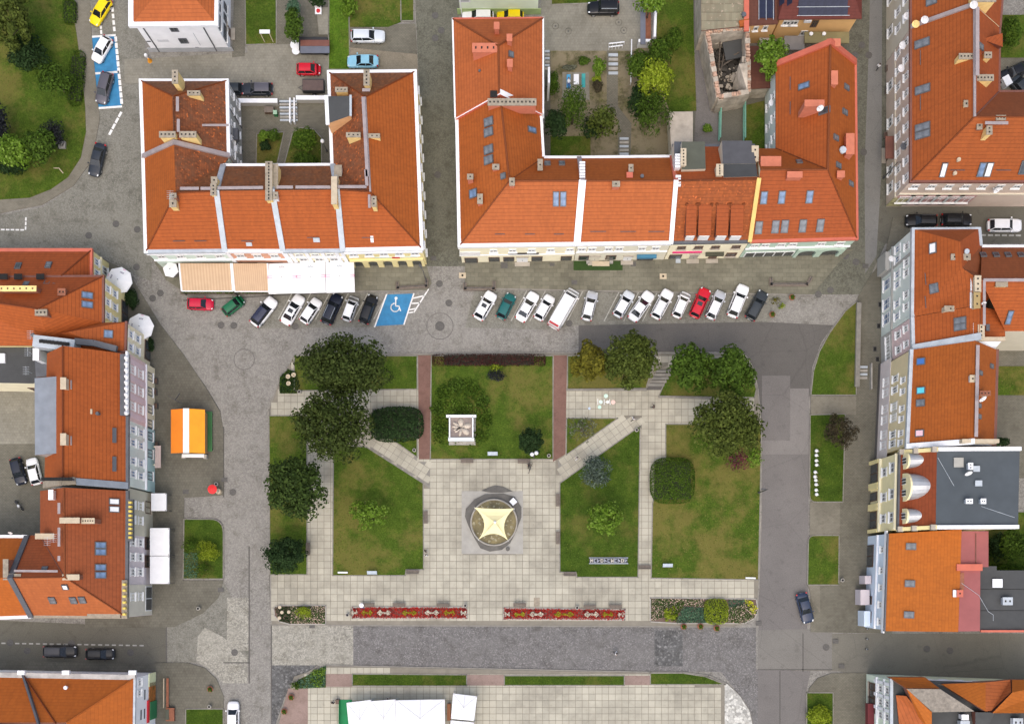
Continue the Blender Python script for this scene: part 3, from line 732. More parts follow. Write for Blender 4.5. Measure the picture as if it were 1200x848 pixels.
class House: pass
HS = []
def house(name,label,ring,ze,tops=None,faces=(),party='',wall=W_white,walls=None,over=0.14,gutter=None,cat='house',gw=0.34,fascia=None,wall_top=None):
    """ring: eaves corners A, B, C ... in plan at height ze; tops: ridge points {'1': (px, py, z)}; faces: (corners, roof material)"""
    h = House();h.pt = {};HS.append(h)
    names = 'ABCDEFGHIJKL'[:len(ring)]
    for n_,p in zip(names,ring): h.pt[n_] = Vector(P(p[0],p[1],ze))
    for k,p in (tops or {}).items(): h.pt[k] = Vector(P(*p))
    E = [h.pt[n_] for n_ in names];n = len(E)
    area = sum(E[i].x * E[(i + 1) % n].y - E[(i + 1) % n].x * E[i].y for i in range(n))
    sg = 1 if area > 0 else -1
    c = sum(E,Vector()) / n
    h.o = thing(name,label,cat,(c.x,c.y,0));h.ze = ze
    h.party = [party[i:i + 2] for i in range(0,len(party),2)]
    lines = []
    for i in range(n):
        a,b = E[i],E[(i + 1) % n];d = (b - a);d.z = 0;d.normalize()
        nrm = Vector((d.y,-d.x,0)) * sg          # outward
        e = names[i] + names[(i + 1) % n]
        off = 0.015 if e in h.party else over
        lines.append((a - nrm * off,d,nrm,e))
    h.edge = {};ins = []
    for i in range(n):
        p,d,_,_ = lines[i - 1];q,e,_,_ = lines[i]
        den = d.x * e.y - d.y * e.x
        if abs(den) < 0.02: ins.append(Vector((q.x,q.y,ze)))
        else:
            t = ((q.x - p.x) * e.y - (q.y - p.y) * e.x) / den;ins.append(Vector((p.x + d.x * t,p.y + d.y * t,ze)))
    for i in range(n): h.edge[lines[i][3]] = (ins[i],ins[(i + 1) % n],lines[i][2])
    for i in range(n):
        a,b = ins[i],ins[(i + 1) % n];e = lines[i][3]
        m = (walls or {}).get(e,wall)
        nn = lines[i][2]
        mb = MB();zt = ze - 0.05
        q = [(a.x,a.y,-0.1),(b.x,b.y,-0.1),(b.x,b.y,zt),(a.x,a.y,zt)]
        mb.poly(q if sg > 0 else q[::-1])
        ia,ib = a - nn * 0.3,b - nn * 0.3
        q2 = [(ia.x,ia.y,-0.1),(ib.x,ib.y,-0.1),(ib.x,ib.y,zt),(ia.x,ia.y,zt)]
        mb.poly(q2[::-1] if sg > 0 else q2);mb.poly([q[3],q[2],q2[2],q2[3]])
        mb.build('wall',m,h.o)
    if faces:
        mb = MB();mb.uvroof = True;ms = []
        for f,m in faces:
            if m not in ms: ms.append(m)
            mb.poly([h.pt[k] for k in f],ms.index(m))
        if fascia is None: fascia = M_brownm
        ms.append(fascia);fi = len(ms) - 1
        for i in range(n):
            a,b = E[i],E[(i + 1) % n]
            mb.poly([a,b,b - Vector((0,0,0.22)),a - Vector((0,0,0.22))],fi)
        mb.poly([e - Vector((0,0,0.22)) for e in E],fi)
        h.roof = mb.build('roof',ms,h.o);h.fset = [f for f,m in faces]
    for e,m in (gutter or {}).items():
        a,b = h.pt[e[0]],h.pt[e[1]];nn = h.edge[e][2]
        d = (b - a);l = d.length;mid = (a + b) / 2 - nn * (gw * 0.5 - 0.06)
        MB().box((mid.x,mid.y,ze - 0.2),(l + 0.1,gw,0.24 + gw * 0.5 + 0.006 * (ord(e[0]) - 65)),math.atan2(d.y,d.x)).build('gutter',m,h.o)
    return h
def face_plane(h,f):
    ps = [h.pt[k] for k in f]
    nn = Vector((0,0,0))
    for j in range(1,len(ps) - 1): nn += (ps[j] - ps[0]).cross(ps[j + 1] - ps[0])
    nn.normalize()
    if nn.z < 0: nn = -nn
    return ps[0],nn
CAMP = Vector((CAM_X,CAM_Y,CAM_H))
def on_face(h,f,px,py):
    p,nn = face_plane(h,f)
    if not hasattr(h,'bvh'):
        r = Vector(root_loc(h.o));me = h.roof.data;me.calc_loop_triangles()
        h.bvh = BVHTree.FromPolygons([v.co + r for v in me.vertices],[tuple(t.vertices) for t in me.loop_triangles if t.normal.z > 0.05])
    q,n2,_,_ = h.bvh.ray_cast(CAMP,(Vector(P(px,py,0)) - CAMP).normalized())
    if q is not None and f in h.fset: return q,n2
    d = Vector(P(px,py,0)) - CAMP
    t = (p - CAMP).dot(nn) / d.dot(nn)
    return CAMP + d * t,nn
SKY = {}
def skylight(h,f,px,py,w=0.8,l=1.2,pane=M_pane_b,name='roof_window'):
    """roof window lying in the plane of roof face f"""
    p,nn = on_face(h,f,px,py)
    u = Vector((0,0,1)).cross(nn);u = u.normalized() if u.length > 0.05 else Vector((1,0,0));v = nn.cross(u)
    k = (w,l)
    if k not in SKY:
        a,b = w / 2,l / 2;t = 0.11
        mb = MB();mb.box((0,b - t / 2,0),(w,t,0.2));mb.box((0,-b + t / 2,0),(w,t,0.2));mb.box((a - t / 2,0,0),(t,l - 2 * t,0.2));mb.box((-a + t / 2,0,0),(t,l - 2 * t,0.2))
        SKY[k] = (mb.mesh('roof_window',M_sky),{})
    fm,pm = SKY[k]
    if pane.name not in pm:
        pm[pane.name] = MB().box((0,0,0.0),(w - 0.2,l - 0.2,0.17)).mesh('pane',pane)
    o = bpy.data.objects.new(name,fm);COL.objects.link(o);o.parent = h.o
    M_ = Matrix((u,v,nn)).transposed().to_4x4();M_.translation = p - Vector(root_loc(h.o));o.matrix_local = M_
    link_mesh('pane',pm[pane.name],o)
    return o
def chimney(h,px,py,w,d,zt,zb,body=M_brick_y,cap=M_capc,flues=3,rot=0.0,parent=None):
    zt = zb + (zt - zb) * 0.62;w,d = (w * 0.9,d * 0.85) if body is M_brick_y else (w,d);x,y,z = P(px,py,zt);par = parent or h.o
    o = MB().box((x,y,zb),(w,d,zt - zb - 0.12),rot).build('chimney',body,par)
    if cap: MB().box((x,y,zt - 0.12),(w + 0.16,d + 0.16,0.14),rot).build('cap',cap,o)
    long = w >= d;L_ = max(w,d)
    for i in range(flues):
        t = (i + 0.5) / flues - 0.5;dx,dy = (t * L_,0) if long else (0,t * L_)
        ca,sa = math.cos(rot),math.sin(rot)
        mb = MB();mb.box((x + dx * ca - dy * sa,y + dx * sa + dy * ca,zt),(min(0.2,L_ / flues * 0.42),min(w,d) * 0.3,0.05),rot)
        mb.build('flue',M_soot_dark,o)
    return o
def ridge(h,pts,mat=M_lilac,r=0.16,name='ridge_cap'):
    mb = MB()
    for a,b in zip(pts[:-1],pts[1:]):
        a = h.pt[a] if isinstance(a,str) else Vector(P(*a));b = h.pt[b] if isinstance(b,str) else Vector(P(*b))
        mb.tube(a + Vector((0,0,0.04)),b + Vector((0,0,0.04)),r,r,8)
    return mb.build(name,mat,h.o)
def board(h,p,q,mat=M_lilac,wd=0.4,up=0.35,name='walkway_board'):
    """sweep's walkway board just above the ridge"""
    a,b = Vector(P(*p)),Vector(P(*q));d = b - a
    return MB().box(((a.x + b.x) / 2,(a.y + b.y) / 2,(a.z + b.z) / 2 + up),(d.length,wd,0.06),math.atan2(d.y,d.x)).build(name,mat,h.o)
def parapet(h,pts,wd=0.45,hgt=0.6,mat=M_wht,up=0.25,name='parapet',side=None):
    """firewall along a line climbing the roof: pts are its top corners"""
    mb = MB()
    for a,b in zip(pts[:-1],pts[1:]):
        a = h.pt[a] if isinstance(a,str) else Vector(P(*a));b = h.pt[b] if isinstance(b,str) else Vector(P(*b))
        d = b - a;nn = Vector((-d.y,d.x,0)).normalized() * wd / 2;u = Vector((0,0,up));dn = Vector((0,0,up - hgt))
        t = [a - nn + u,b - nn + u,b + nn + u,a + nn + u];s_ = [a - nn + dn,b - nn + dn,b + nn + dn,a + nn + dn]
        mb.poly(t,0);m1 = 1 if side else 0
        for i in range(4): mb.poly([s_[i],s_[(i + 1) % 4],t[(i + 1) % 4],t[i]],m1)
    return mb.build(name,[mat,side] if side else mat,h.o)
WIN = {}
def win_meshes(w,hh,style):
    k = (round(w,2),round(hh,2),style)
    if k not in WIN:
        fm = {'w': M_frame,'b': M_frame_b,'s': W_pinkb,'g': M_dgrey}[style[0]]
        mb = MB();t = 0.14
        mb.box((0,0.04,hh / 2 - t),(w,0.12,t));mb.box((0,0.04,-hh / 2),(w,0.12,t))
        for x in (-w / 2 + t / 2,w / 2 - t / 2): mb.box((x,0.04,-hh / 2 + t),(t,0.12,hh - 2 * t))
        if w > 0.7: mb.box((0,0.05,-hh / 2 + t),(0.09,0.08,hh - 2 * t))
        if hh > 1.1: mb.box((0,0.045,hh * 0.18),(w - 2 * t,0.07,0.08))
        pane = {'b': M_pane_b,'g': M_pane_g,'d': M_pane}.get(style[-1],M_pane)
        pb = MB();pb.box((0,0.01,-hh / 2 + t),(w - 2 * t,0.05,hh - 2 * t))
        sb = MB();sb.box((0,0.13,-hh / 2 - 0.10),(w + 0.24,0.3,0.08))
        lb = MB();lb.box((0,0.06,hh / 2 + 0.02),(w + 0.2,0.16,0.12))
        WIN[k] = (mb.mesh('window',fm),pb.mesh('pane',pane),sb.mesh('sill',M_frame if style[0] != 'b' else M_stone),lb.mesh('lintel',M_frame))
    return WIN[k]
def window(h,e,s,z,w,hh,style='wd',sill=True,lintel=False,name='window'):
    a,b,nn = h.edge[e];p = a + (b - a) * s
    ang = math.atan2(-nn.x,nn.y)
    f,pn,sl,li = win_meshes(w,hh,style)
    r = root_loc(h.o)
    o = link_mesh(name,f,h.o,(p.x - r[0],p.y - r[1],z),ang)
    link_mesh('pane',pn,o)
    if sill: link_mesh('sill',sl,o)
    if lintel: link_mesh('lintel',li,o)
    return o
def windows(h,e,ss,rows,w=1.0,hh=1.5,style='wd',**kw):
    if isinstance(ss,int): ss = [(i + 0.5) / ss for i in range(ss)]
    for z in rows:
        for s in ss: window(h,e,s,z,w,hh,style,**kw)
def on_wall(h,e,s,z,out=0.0):
    a,b,nn = h.edge[e];p = a + (b - a) * s + nn * out
    return Vector((p.x,p.y,z)),math.atan2(b.y - a.y,b.x - a.x),nn
def wall_box(h,e,s,z0,w,hh,depth,mat,name,out=0.0,parent=None):
    """a piece standing proud of the wall: s along it, z0 its foot"""
    p,ang,nn = on_wall(h,e,s,z0,depth / 2 + out)
    return MB().box((p.x,p.y,z0),(w,depth,hh),ang).build(name,mat,parent or h.o)
def band(h,e,z0,hh,depth,mat,name='cornice'):
    a,b,nn = h.edge[e];return wall_box(h,e,0.5,z0,(b - a).length,hh,depth,mat,name)
def door(h,e,s,w=1.1,hh=2.1,mat=M_frame_b,step=True):
    d = wall_box(h,e,s,0.1,w,hh,0.1,mat,'door',0.01)
    wall_box(h,e,s,0.1 + hh,w + 0.3,0.16,0.2,M_stone,'door_lintel',0.01,d)
    wall_box(h,e,s + 0.0,1.0,0.06,0.14,0.16,M_dgrey,'handle',0.05,d)
    if step: wall_box(h,e,s,0.0,w + 0.6,0.24,0.6,M_stone,'door_step',0.12,d)
    return d
def shopfront(h,e,s,w,z0=0.5,hh=1.9,frame=M_frame_b,pane=M_pane):
    f = wall_box(h,e,s,z0,w,hh,0.10,frame,'shop_window',0.005)
    n = max(1,int(w / 1.3))
    for i in range(n):
        a,b,nn = h.edge[e];L_ = (b - a).length
        wall_box(h,e,s + ((i + 0.5) / n - 0.5) * (w - 0.15) / L_,z0 + 0.12,w / n - 0.22,hh - 0.24,0.03,pane,'pane',0.112,f)
    return f
def arcade(h,e,s0,s1,n,hh=2.9,depth=0.7,mat=W_cream,pier=0.7,top=3.4):
    """row of round arches standing just before the ground-floor wall"""
    a,b,nn = h.edge[e];L_ = (b - a).length;d = (b - a).normalized();x0,x1 = s0 * L_,s1 * L_
    bw = (x1 - x0) / n;r = (bw - pier) / 2
    pts = [(x0,top),(x0,0.0)]
    for i in range(n):
        c = x0 + bw * (i + 0.5)
        pts.append((c - r,0.0))
        for k in range(0,11):
            t = math.pi * (1 - k / 10);pts.append((c + r * math.cos(t),hh - r * 0.75 + r * 0.75 * math.sin(t)))
        pts.append((c + r,0.0))
    pts += [(x1,0.0),(x1,top)]
    mb = MB()
    f3 = [a + d * u + nn * depth + Vector((0,0,v - a.z)) for u,v in pts];b3 = [a + d * u + nn * 0.02 + Vector((0,0,v - a.z)) for u,v in pts]
    for q in (f3,b3):
        for p in q: pass
    mb.poly(f3);mb.poly(b3[::-1])
    for i in range(len(pts)):
        j = (i + 1) % len(pts);mb.poly([f3[i],f3[j],b3[j],b3[i]])
    o = mb.build('arcade',mat,h.o)
    wall_box(h,e,(s0 + s1) / 2,0.05,x1 - x0 - 0.4,hh,0.02,M_pane,'shaded_passage_panel',0.003,o)  # flat dark panel: the shade of a deep passage painted behind the arches
    return o
def dish(h,px,py,z,r=0.45,az=0.0,parent=None,mat=None):
    """satellite dish on a short arm"""
    x,y,z = P(px,py,z);mb = MB();mb.sm = False
    c = Vector((x,y,z));ax = Vector((math.sin(az) * 0.8,-math.cos(az) * 0.8,0.45)).normalized();u = ax.orthogonal().normalized();v = ax.cross(u)
    rings = []
    for rr,dd in ((0.08,0),(0.6,0.06),(1.0,0.17)):
        rings.append([c + (u * math.cos(t * math.tau / 14) + v * math.sin(t * math.tau / 14)) * (r * rr) + ax * (dd * r) for t in range(14)])
    for s_ in (0,-0.03):
        for A,B in zip(rings[:-1],rings[1:]):
            for k in range(14):
                q = [A[k] + ax * s_,A[(k + 1) % 14] + ax * s_,B[(k + 1) % 14] + ax * s_,B[k] + ax * s_];mb.poly(q)
        mb.poly([p + ax * s_ for p in rings[0]])
    o = mb.build('satellite_dish',mat or M_dishw,parent or h.o)
    m2 = MB();m2.tube(c - ax * 0.02,c - ax * 0.3 - Vector((0,0,0.5)),0.03,n=6);m2.tube(c - v * r * 0.9 + ax * 0.1,c + ax * r * 0.9,0.015,n=5)
    m2.build('dish_arm',M_dgrey,o);return o
def aerial(h,px,py,zb,ht=2.2):
    x,y,z = P(px,py,zb + ht);mb = MB();mb.tube((x,y,zb),(x,y,zb + ht),0.03,n=6)
    for k in range(5): mb.tube((x - 0.45,y + 0.25 * k - 0.5,zb + ht - 0.1),(x + 0.45,y + 0.25 * k - 0.5,zb + ht - 0.1),0.018,n=4)
    mb.tube((x,y - 0.6,zb + ht - 0.1),(x,y + 0.6,zb + ht - 0.1),0.02,n=4)
    return mb.build('aerial',M_zinc,h.o)
def snow_rail(h,f,px,py,w=1.6):
    p,nn = on_face(h,f,px,py);u = Vector((0,0,1)).cross(nn).normalized()
    mb = MB();mb.tube(p + nn * 0.12 - u * w / 2,p + nn * 0.12 + u * w / 2,0.05,n=5);mb.tube(p - u * w * 0.3,p + nn * 0.14 - u * w * 0.3,0.03,n=4);mb.tube(p + u * w * 0.3,p + nn * 0.14 + u * w * 0.3,0.03,n=4)
    return mb.build('roof_step',M_dgrey,h.o)
def vent(h,f,px,py,r=0.18,ht=0.6,mat=M_dgrey):
    p,nn = on_face(h,f,px,py);return MB().lathe((p.x,p.y,p.z - 0.1),[(r,0),(r,ht),(r * 1.5,ht + 0.02),(r * 1.3,ht + 0.18)],8).build('roof_vent',mat,h.o)
def slab_on(h,f,px,py,w,l,up,mat,name,z=0.06):
    """flat piece lying w x l in the plane of a roof face"""
    p,nn = on_face(h,f,px,py);u = Vector((0,0,1)).cross(nn);u = u.normalized() if u.length > 0.05 else Vector((1,0,0));v = nn.cross(u)
    mb = MB().box((0,0,up),(w,l,z));o = bpy.data.objects.new(name,mb.mesh(name,mat));COL.objects.link(o);o.parent = h.o
    M_ = Matrix((u,v,nn)).transposed().to_4x4();M_.translation = p - Vector(root_loc(h.o));o.matrix_local = M_;return o
# ------------------------------------------------------------------ north-west block
h = house('town_house','corner town house with mossy orange hip roof beside the blue parking bays',[(164,94),(268,94),(270,183),(167,184)],7.5,
    {'1': (203,113,12.5),'2': (204,167,12.5)},[('AB1',R_brown),('BC21',R_old),('DA12',R_shiny),('CD2',W_cream)],'CD',W_grey,{'AB': W_white},gutter={'AB': M_wht,'BC': M_wht,'DA': M_wht},gw=0.55)
windows(h,'BC',5,(5.6,2.4),0.9,1.4);windows(h,'AB',5,(5.6,2.4),0.9,1.4);windows(h,'DA',6,(5.6,2.4),1.0,1.5)
for s_ in (0.34,0.66): wall_box(h,'BC',s_,0.2,0.12,7.0,0.1,M_dgrey,'downpipe')
wall_box(h,'BC',0.8,4.2,0.8,0.7,0.4,M_wht,'air_conditioner');wall_box(h,'BC',0.62,4.4,1.6,1.0,0.7,M_dgrey,'balcony')
chimney(h,205,90,0.75,2.0,15.2,10,flues=3);chimney(h,227,109,1.8,0.6,13.6,9,flues=3)
chimney(h,196,157.5,2.3,0.8,14.6,11,flues=4);chimney(h,220,157.5,2.4,0.8,14.6,10,flues=4)
board(h,(209,115,12.5),(209,132,12.5));board(h,(210,141,12.5),(210,156,12.5));board(h,(227,141,11.6),(266,154,7.9),wd=0.3,up=0.2)
parapet(h,['D','2','C'],0.6,0.5,M_lilac,0.35);ridge(h,'12',R_old,0.12);ridge(h,'A1',R_new,0.1);ridge(h,'B1',R_new,0.1)

h = house('town_house','pale mint corner house with long west slope behind the hexagonal parasol',[(167,184.5),(269,183.5),(262,193),(264,296),(170,297)],7.5,
    {'1': (204,167,12.5),'2': (206,226,12.5),'3': (254,224,12.5)},[('EA12',R_shiny),('DE23',R_new),('1BC2',R_old),('2C3',R_brown),('C3D',W_cream)],'ABCD',W_mint,gutter={'EA': M_wht,'DE': M_zinc},gw=0.55)
windows(h,'DE',[0.12,0.37,0.62,0.86],(5.6,),1.1,1.4);band(h,'DE',3.9,0.25,0.2,W_white);band(h,'DE',6.9,0.35,0.25,W_white)
shopfront(h,'DE',0.28,3.2);shopfront(h,'DE',0.72,3.2);windows(h,'EA',6,(5.6,2.0),1.0,1.5)
chimney(h,202.5,235,0.9,1.9,14.4,10,flues=2);chimney(h,250,222,0.75,1.7,14.6,10,flues=3);chimney(h,251,211,0.8,0.9,14.4,10,flues=1)
chimney(h,203,229,0.7,0.5,15,11,flues=1,body=M_brick_old)
board(h,(212,222,12.6),(234,222,12.6));board(h,(236,222,12.6),(248,222,12.6));parapet(h,['C','3','D'],0.75,0.5,M_zinc,0.3);ridge(h,'2E',R_new,0.1);ridge(h,'23',R_new,0.12)
for x in (210,235): snow_rail(h,'DE23',x,282,1.7)
aerial(h,199,228,12,2.6)
h = house('town_house','salmon row house with orange roof behind the beige awnings',[(262.5,193),(320,193),(332,296),(264.5,296)],7.5,
    {'1': (254,224,12.5),'2': (319,223,12.5)},[('CD12',R_new),('AB21',R_brown),('B2C',W_cream)],'BCDA',W_salmon,gutter={'CD': M_wht,'AB': M_wht},gw=0.5)
windows(h,'CD',[0.2,0.5,0.8],(5.7,),1.2,1.4,lintel=True);shopfront(h,'CD',0.3,2.4);shopfront(h,'CD',0.75,2.4);door(h,'CD',0.52);band(h,'CD',4.0,0.3,0.2,W_white);wall_box(h,'CD',0.985,0.1,0.5,7,0.15,W_white,'pilaster');wall_box(h,'CD',0.015,0.1,0.3,7,0.15,W_white,'pilaster')
parapet(h,['B','2','C'],0.75,0.5,M_zinc,0.3);board(h,(256,221.5,12.6),(309,221,12.6));snow_rail(h,'CD12',290,282,1.7);slab_on(h,'CD12',292,286,0.8,0.5,0.05,M_zinc,'roof_hatch')
chimney(h,315,212,0.9,6.0,14.6,10,flues=12);chimney(h,322,211,0.8,5.0,13.6,10,body=M_brick_y,flues=0);chimney(h,323,229,0.5,0.8,14.0,11,flues=1,body=M_wht)
h = house('town_house','cream row house with pilasters behind the three white canopies',[(320.5,193),(390,192.5),(402,295.5),(332.5,296)],7.5,
    {'1': (319,223,12.5),'2': (395,222.5,12.5)},[('CD12',R_new),('AB21',R_brown),('B2C',W_cream)],'BCDA',W_pyel,gutter={'CD': M_zinc,'AB': M_wht},gw=0.5)
windows(h,'CD',[0.24,0.5,0.77],(6.0,),1.2,1.0);windows(h,'CD',[0.22,0.48,0.75],(3.9,),1.2,1.5);band(h,'CD',4.95,0.2,0.2,W_white)
for s_ in (0.02,0.12,0.36,0.63,0.9,0.985): wall_box(h,'CD',s_,0.1,0.5,6.9,0.16,W_white,'pilaster')
shopfront(h,'CD',0.3,2.8,0.4,1.9);shopfront(h,'CD',0.7,2.8,0.4,1.9)
parapet(h,['B','2','C'],0.75,0.5,M_zinc,0.3);board(h,(325,220.5,12.6),(344,220.5,12.6));board(h,(347,220.5,12.6),(388,220.5,12.6));snow_rail(h,'CD12',367,278,1.7);slab_on(h,'CD12',371,281,0.9,0.6,0.05,M_zinc,'roof_hatch')
chimney(h,391.5,223,0.7,4.2,15.2,10.5,cap=M_brick_c,flues=0);chimney(h,394,214,0.5,2.0,14.5,10,flues=0);chimney(h,396,200,0.9,1.4,11.5,8,body=M_wht,flues=0)
h = house('town_house','yellow arcaded corner house with long orange roof and dark flat dormer',[(384,84),(488,83),(496,293),(402.5,295),(393,192.5),(388,192.5)],7.5,
    {'1': (428,114,12.5),'2': (434,225,12.5),'3': (395,222.5,12.5)},[('AB1',R_brown),('BC21',R_shiny),('CD32',R_new),('FA12',R_old),('EF23',R_old),('DE3',W_cream)],'DE',W_yellow,{'FA': W_grey,'AB': W_grey},gutter={'AB': M_wht,'BC': M_wht,'CD': M_wht,'FA': M_wht},gw=0.55)
arcade(h,'CD',0.02,0.98,5,3.0,0.28,W_yellow,0.8,3.5);windows(h,'CD',[0.11,0.31,0.51,0.70,0.9],(5.6,),1.15,1.1);band(h,'CD',6.7,0.5,0.3,W_white)
sg = wall_box(h,'CD',0.36,3.85,6.2,0.5,0.08,W_palegreen,'sign');wall_box(h,'CD',0.37,3.8,1.1,0.6,0.05,plain('sign_red',(0.55,0.02,0.03)),'emblem',0.09,sg)
windows(h,'BC',9,(5.6,2.0),1.0,1.5);windows(h,'AB',4,(5.6,2.2),1.0,1.4);windows(h,'FA',4,(5.4,2.2),1.0,1.4)
ridge(h,'12',M_lilac,0.14);board(h,(426,115,12.6),(431,208,12.6),wd=0.45);board(h,(425,107,12.4),(434,107,12.4));ridge(h,'A1',R_new,0.1);ridge(h,'B1',R_new,0.1);ridge(h,'2C',R_new,0.1);ridge(h,'23',R_new,0.1)
board(h,(396,220,12.6),(430,220,12.6));board(h,(429,200,12.6),(430.5,219,12.6))
chimney(h,429.5,91,0.75,2.3,14.6,10,flues=4,body=M_brick_y);chimney(h,400,105,1.7,0.6,12.8,9,flues=3);chimney(h,414,158,2.0,0.6,14.2,10,flues=3);chimney(h,436,159,2.2,0.5,13.9,10.5,flues=3);chimney(h,438,236,0.6,1.5,14.4,11,flues=2)
board(h,(433,229,12.6),(433.5,245,12.4),wd=0.35)
q = [P(382.5,113,11.2),P(411,112.5,11.7),P(411,135.5,11.7),P(384,145,11.2)]
mb = MB();mb.poly(q,0);lo = [(x,y,7.6) for x,y,z in q]
for i in range(4): mb.poly([lo[i],lo[(i + 1) % 4],q[(i + 1) % 4],q[i]],1)
dm = mb.build('dormer',[M_felt_dark,plain('plaster_apricot',(0.66,0.38,0.18))],h.o)
MB().wallstrip([q[0][:2],q[3][:2]],0.5,11.0,11.3).build('gutter',M_wht,dm);MB().wallstrip([q[1][:2],q[2][:2]],0.3,11.6,11.85).build('ridge_cap',M_zinc,dm)
snow_rail(h,'CD32',431,278,1.6);slab_on(h,'CD32',436,280,0.4,0.9,0.05,M_wht,'roof_hatch')

# ------------------------------------------------------------------ middle north block
h = house('town_house','square orange hip roofed house with red chimneys at the head of the middle block',[(530,22),(637,21),(637,133),(533,138)],8.5,
    {'1': (584,54,13.5),'2': (585,109,13.5)},[('AB1',R_new2),('BC21',R_new2),('DA12',R_new2),('CD2',M_redm)],'CD',W_cream,gutter={'AB': M_redm,'BC': M_wht,'DA': M_wht},gw=0.22)
for e,n_ in (('AB',6),('BC',6),('DA',6)): windows(h,e,n_,(6.6,3.4),1.0,1.6)
for a_ in ('1A','1B','12'): ridge(h,a_,R_new2,0.12)
chimney(h,582,30,0.6,0.8,15.0,10,M_brick_r,M_brick_r,0);chimney(h,597,44,0.6,0.8,15.4,11,M_brick_r,M_brick_r,0);chimney(h,597.5,74,0.6,0.9,15.4,11,M_brick_r,M_brick_r,0);chimney(h,568,56,3.2,1.1,15.4,10,M_brick_r,M_brick_r,4)
skylight(h,'BC21',598.5,64,0.8,0.8,M_pane_g);vent(h,'DA12',562,84,0.12,0.3)
MB().box((P(642,110,0)[0],P(642,110,0)[1],0),(0.3,2.2,6.0)).build('balcony',M_wht,h.o)
h = house('shop_house','cream corner shop house with blue roof windows and a black sign board',[(534,139),(635,134),(638,184),(678,184),(675.5,288),(537,290)],7.7,
    {'1': (586,110,12.8),'2': (597,212,12.8),'3': (682,212,12.8)},[('FA12',R_shiny),('EF23',R_new2),('BC21',R_shiny),('CD32',R_shiny),('AB1',M_redm),('DE3',W_white)],'ABDE',W_pyel,gutter={'FA': M_wht,'EF': M_wht,'BC': M_wht,'CD': M_wht},gw=0.5)
ridge(h,'2F',R_new2,0.1);ridge(h,'12',R_new2,0.14);ridge(h,'23',R_new2,0.12);ridge(h,'2C',R_new2,0.08)
parapet(h,['A','1'],0.7,0.9,M_wht,0.7,side=M_redm);parapet(h,['1','B'],0.7,0.9,M_wht,0.7,side=M_redm)
chimney(h,600,119.5,6.4,0.8,15.0,10.5,M_brick_r,M_capc,12);chimney(h,578.5,110,0.8,0.7,14.8,11,M_brick_r,M_soot_dark,0)
for x,y in ((573,143),(573,155),(573,175.5),(573,187.5)): skylight(h,'FA12',x,y - 0.0,1.15,1.5,M_pane_g)
skylight(h,'BC21',623,152.5,0.8,1.5,M_pane_b);skylight(h,'FA12',590,206.5,0.8,0.8,M_pane_g);skylight(h,'CD32',641.5,192,0.85,1.1,M_pane_g);skylight(h,'CD32',658.5,192,0.85,1.1,M_pane_g)
skylight(h,'EF23',651.5,233,0.85,2.0,M_pane_b);skylight(h,'EF23',660,233,0.85,2.0,M_pane_b);skylight(h,'FA12',555,227,1.2,1.3,M_pane_b)
chimney(h,551,207,0.7,0.6,12.4,9,M_brick_r,M_capc,1);chimney(h,581,195.5,0.8,0.6,13.4,11,M_brick_r,M_capc,1);chimney(h,600,213,0.6,0.9,14.2,12,M_brick_r,M_capc,1);chimney(h,633,193,0.55,1.4,12.4,9.5,M_brick_old,M_capc,1);chimney(h,562.5,233,0.6,1.2,12.4,9,M_brick_r,M_capc,1)
for x in (586,621,655): snow_rail(h,'EF23',x,274,1.4)
windows(h,'EF',[0.05,0.215,0.38,0.545,0.71],(5.6,),1.1,1.25);band(h,'EF',3.6,0.14,0.12,W_white)
for s_ in (0.07,0.33,0.58,0.71): shopfront(h,'EF',s_,1.6,0.5,2.0,M_frame_b)
door(h,'EF',0.46,1.6,2.4,M_frame);shopfront(h,'EF',0.915,1.9,0.1,2.3,M_frame_b)
wall_box(h,'EF',0.915,3.75,2.9,1.5,0.1,plain('sign_white',(0.75,0.72,0.68)),'sign');sg = wall_box(h,'EF',0.45,3.95,4.4,0.42,0.12,plain('sign_black',(0.03,0.025,0.025)),'sign')
p,ang,nn = on_wall(h,'EF',0.45,4.02,0.26)
for i in range(17):
    if i in (8,13): continue
    x = -1.9 + i * 0.235;MB().box((p.x + x * math.cos(ang),p.y + x * math.sin(ang),4.03),(0.13,0.02,0.22 + 0.05 * (i % 3 == 0)),ang).build('letter',M_frame,sg)
windows(h,'FA',8,(5.6,2.2),1.0,1.5);windows(h,'BC',3,(5.5,2.3),1.0,1.5);windows(h,'CD',3,(5.5,2.3),1.0,1.5)
h = house('town_house','cream row house with wide plain orange roof and a turf strip at its door',[(678.5,184),(787,183),(786,286.5),(676,288)],7.7,
    {'1': (682.5,212,12.8),'2': (792,212,12.8)},[('CD12',R_new2),('AB21',R_shiny),('B2C',M_redm)],'BCDA',W_pyel,{'CD': pl_('ivory',(0.70,0.66,0.52))},gutter={'CD': M_wht,'AB': M_wht},gw=0.5)
parapet(h,['D','1'],0.95,0.5,M_wht,0.35);parapet(h,['A','1'],0.6,0.5,M_lilac,0.3);parapet(h,['C','2'],0.6,0.5,M_wht,0.35);parapet(h,['B','2'],0.6,0.5,M_redm,0.3);ridge(h,'12',R_new2,0.12)
for i in range(7): chimney(h,682.5,190 + i * 3.4,0.75,0.28,14.4 if i else 14.2,10,M_wht,None,0)
for i in range(5): chimney(h,794.5,181 + i * 3.4,0.7,0.28,14.4,10,M_wht,None,0)
for i in range(4): chimney(h,795,206 + i * 3.4,0.7,0.28,14.6,10,M_wht,None,0)
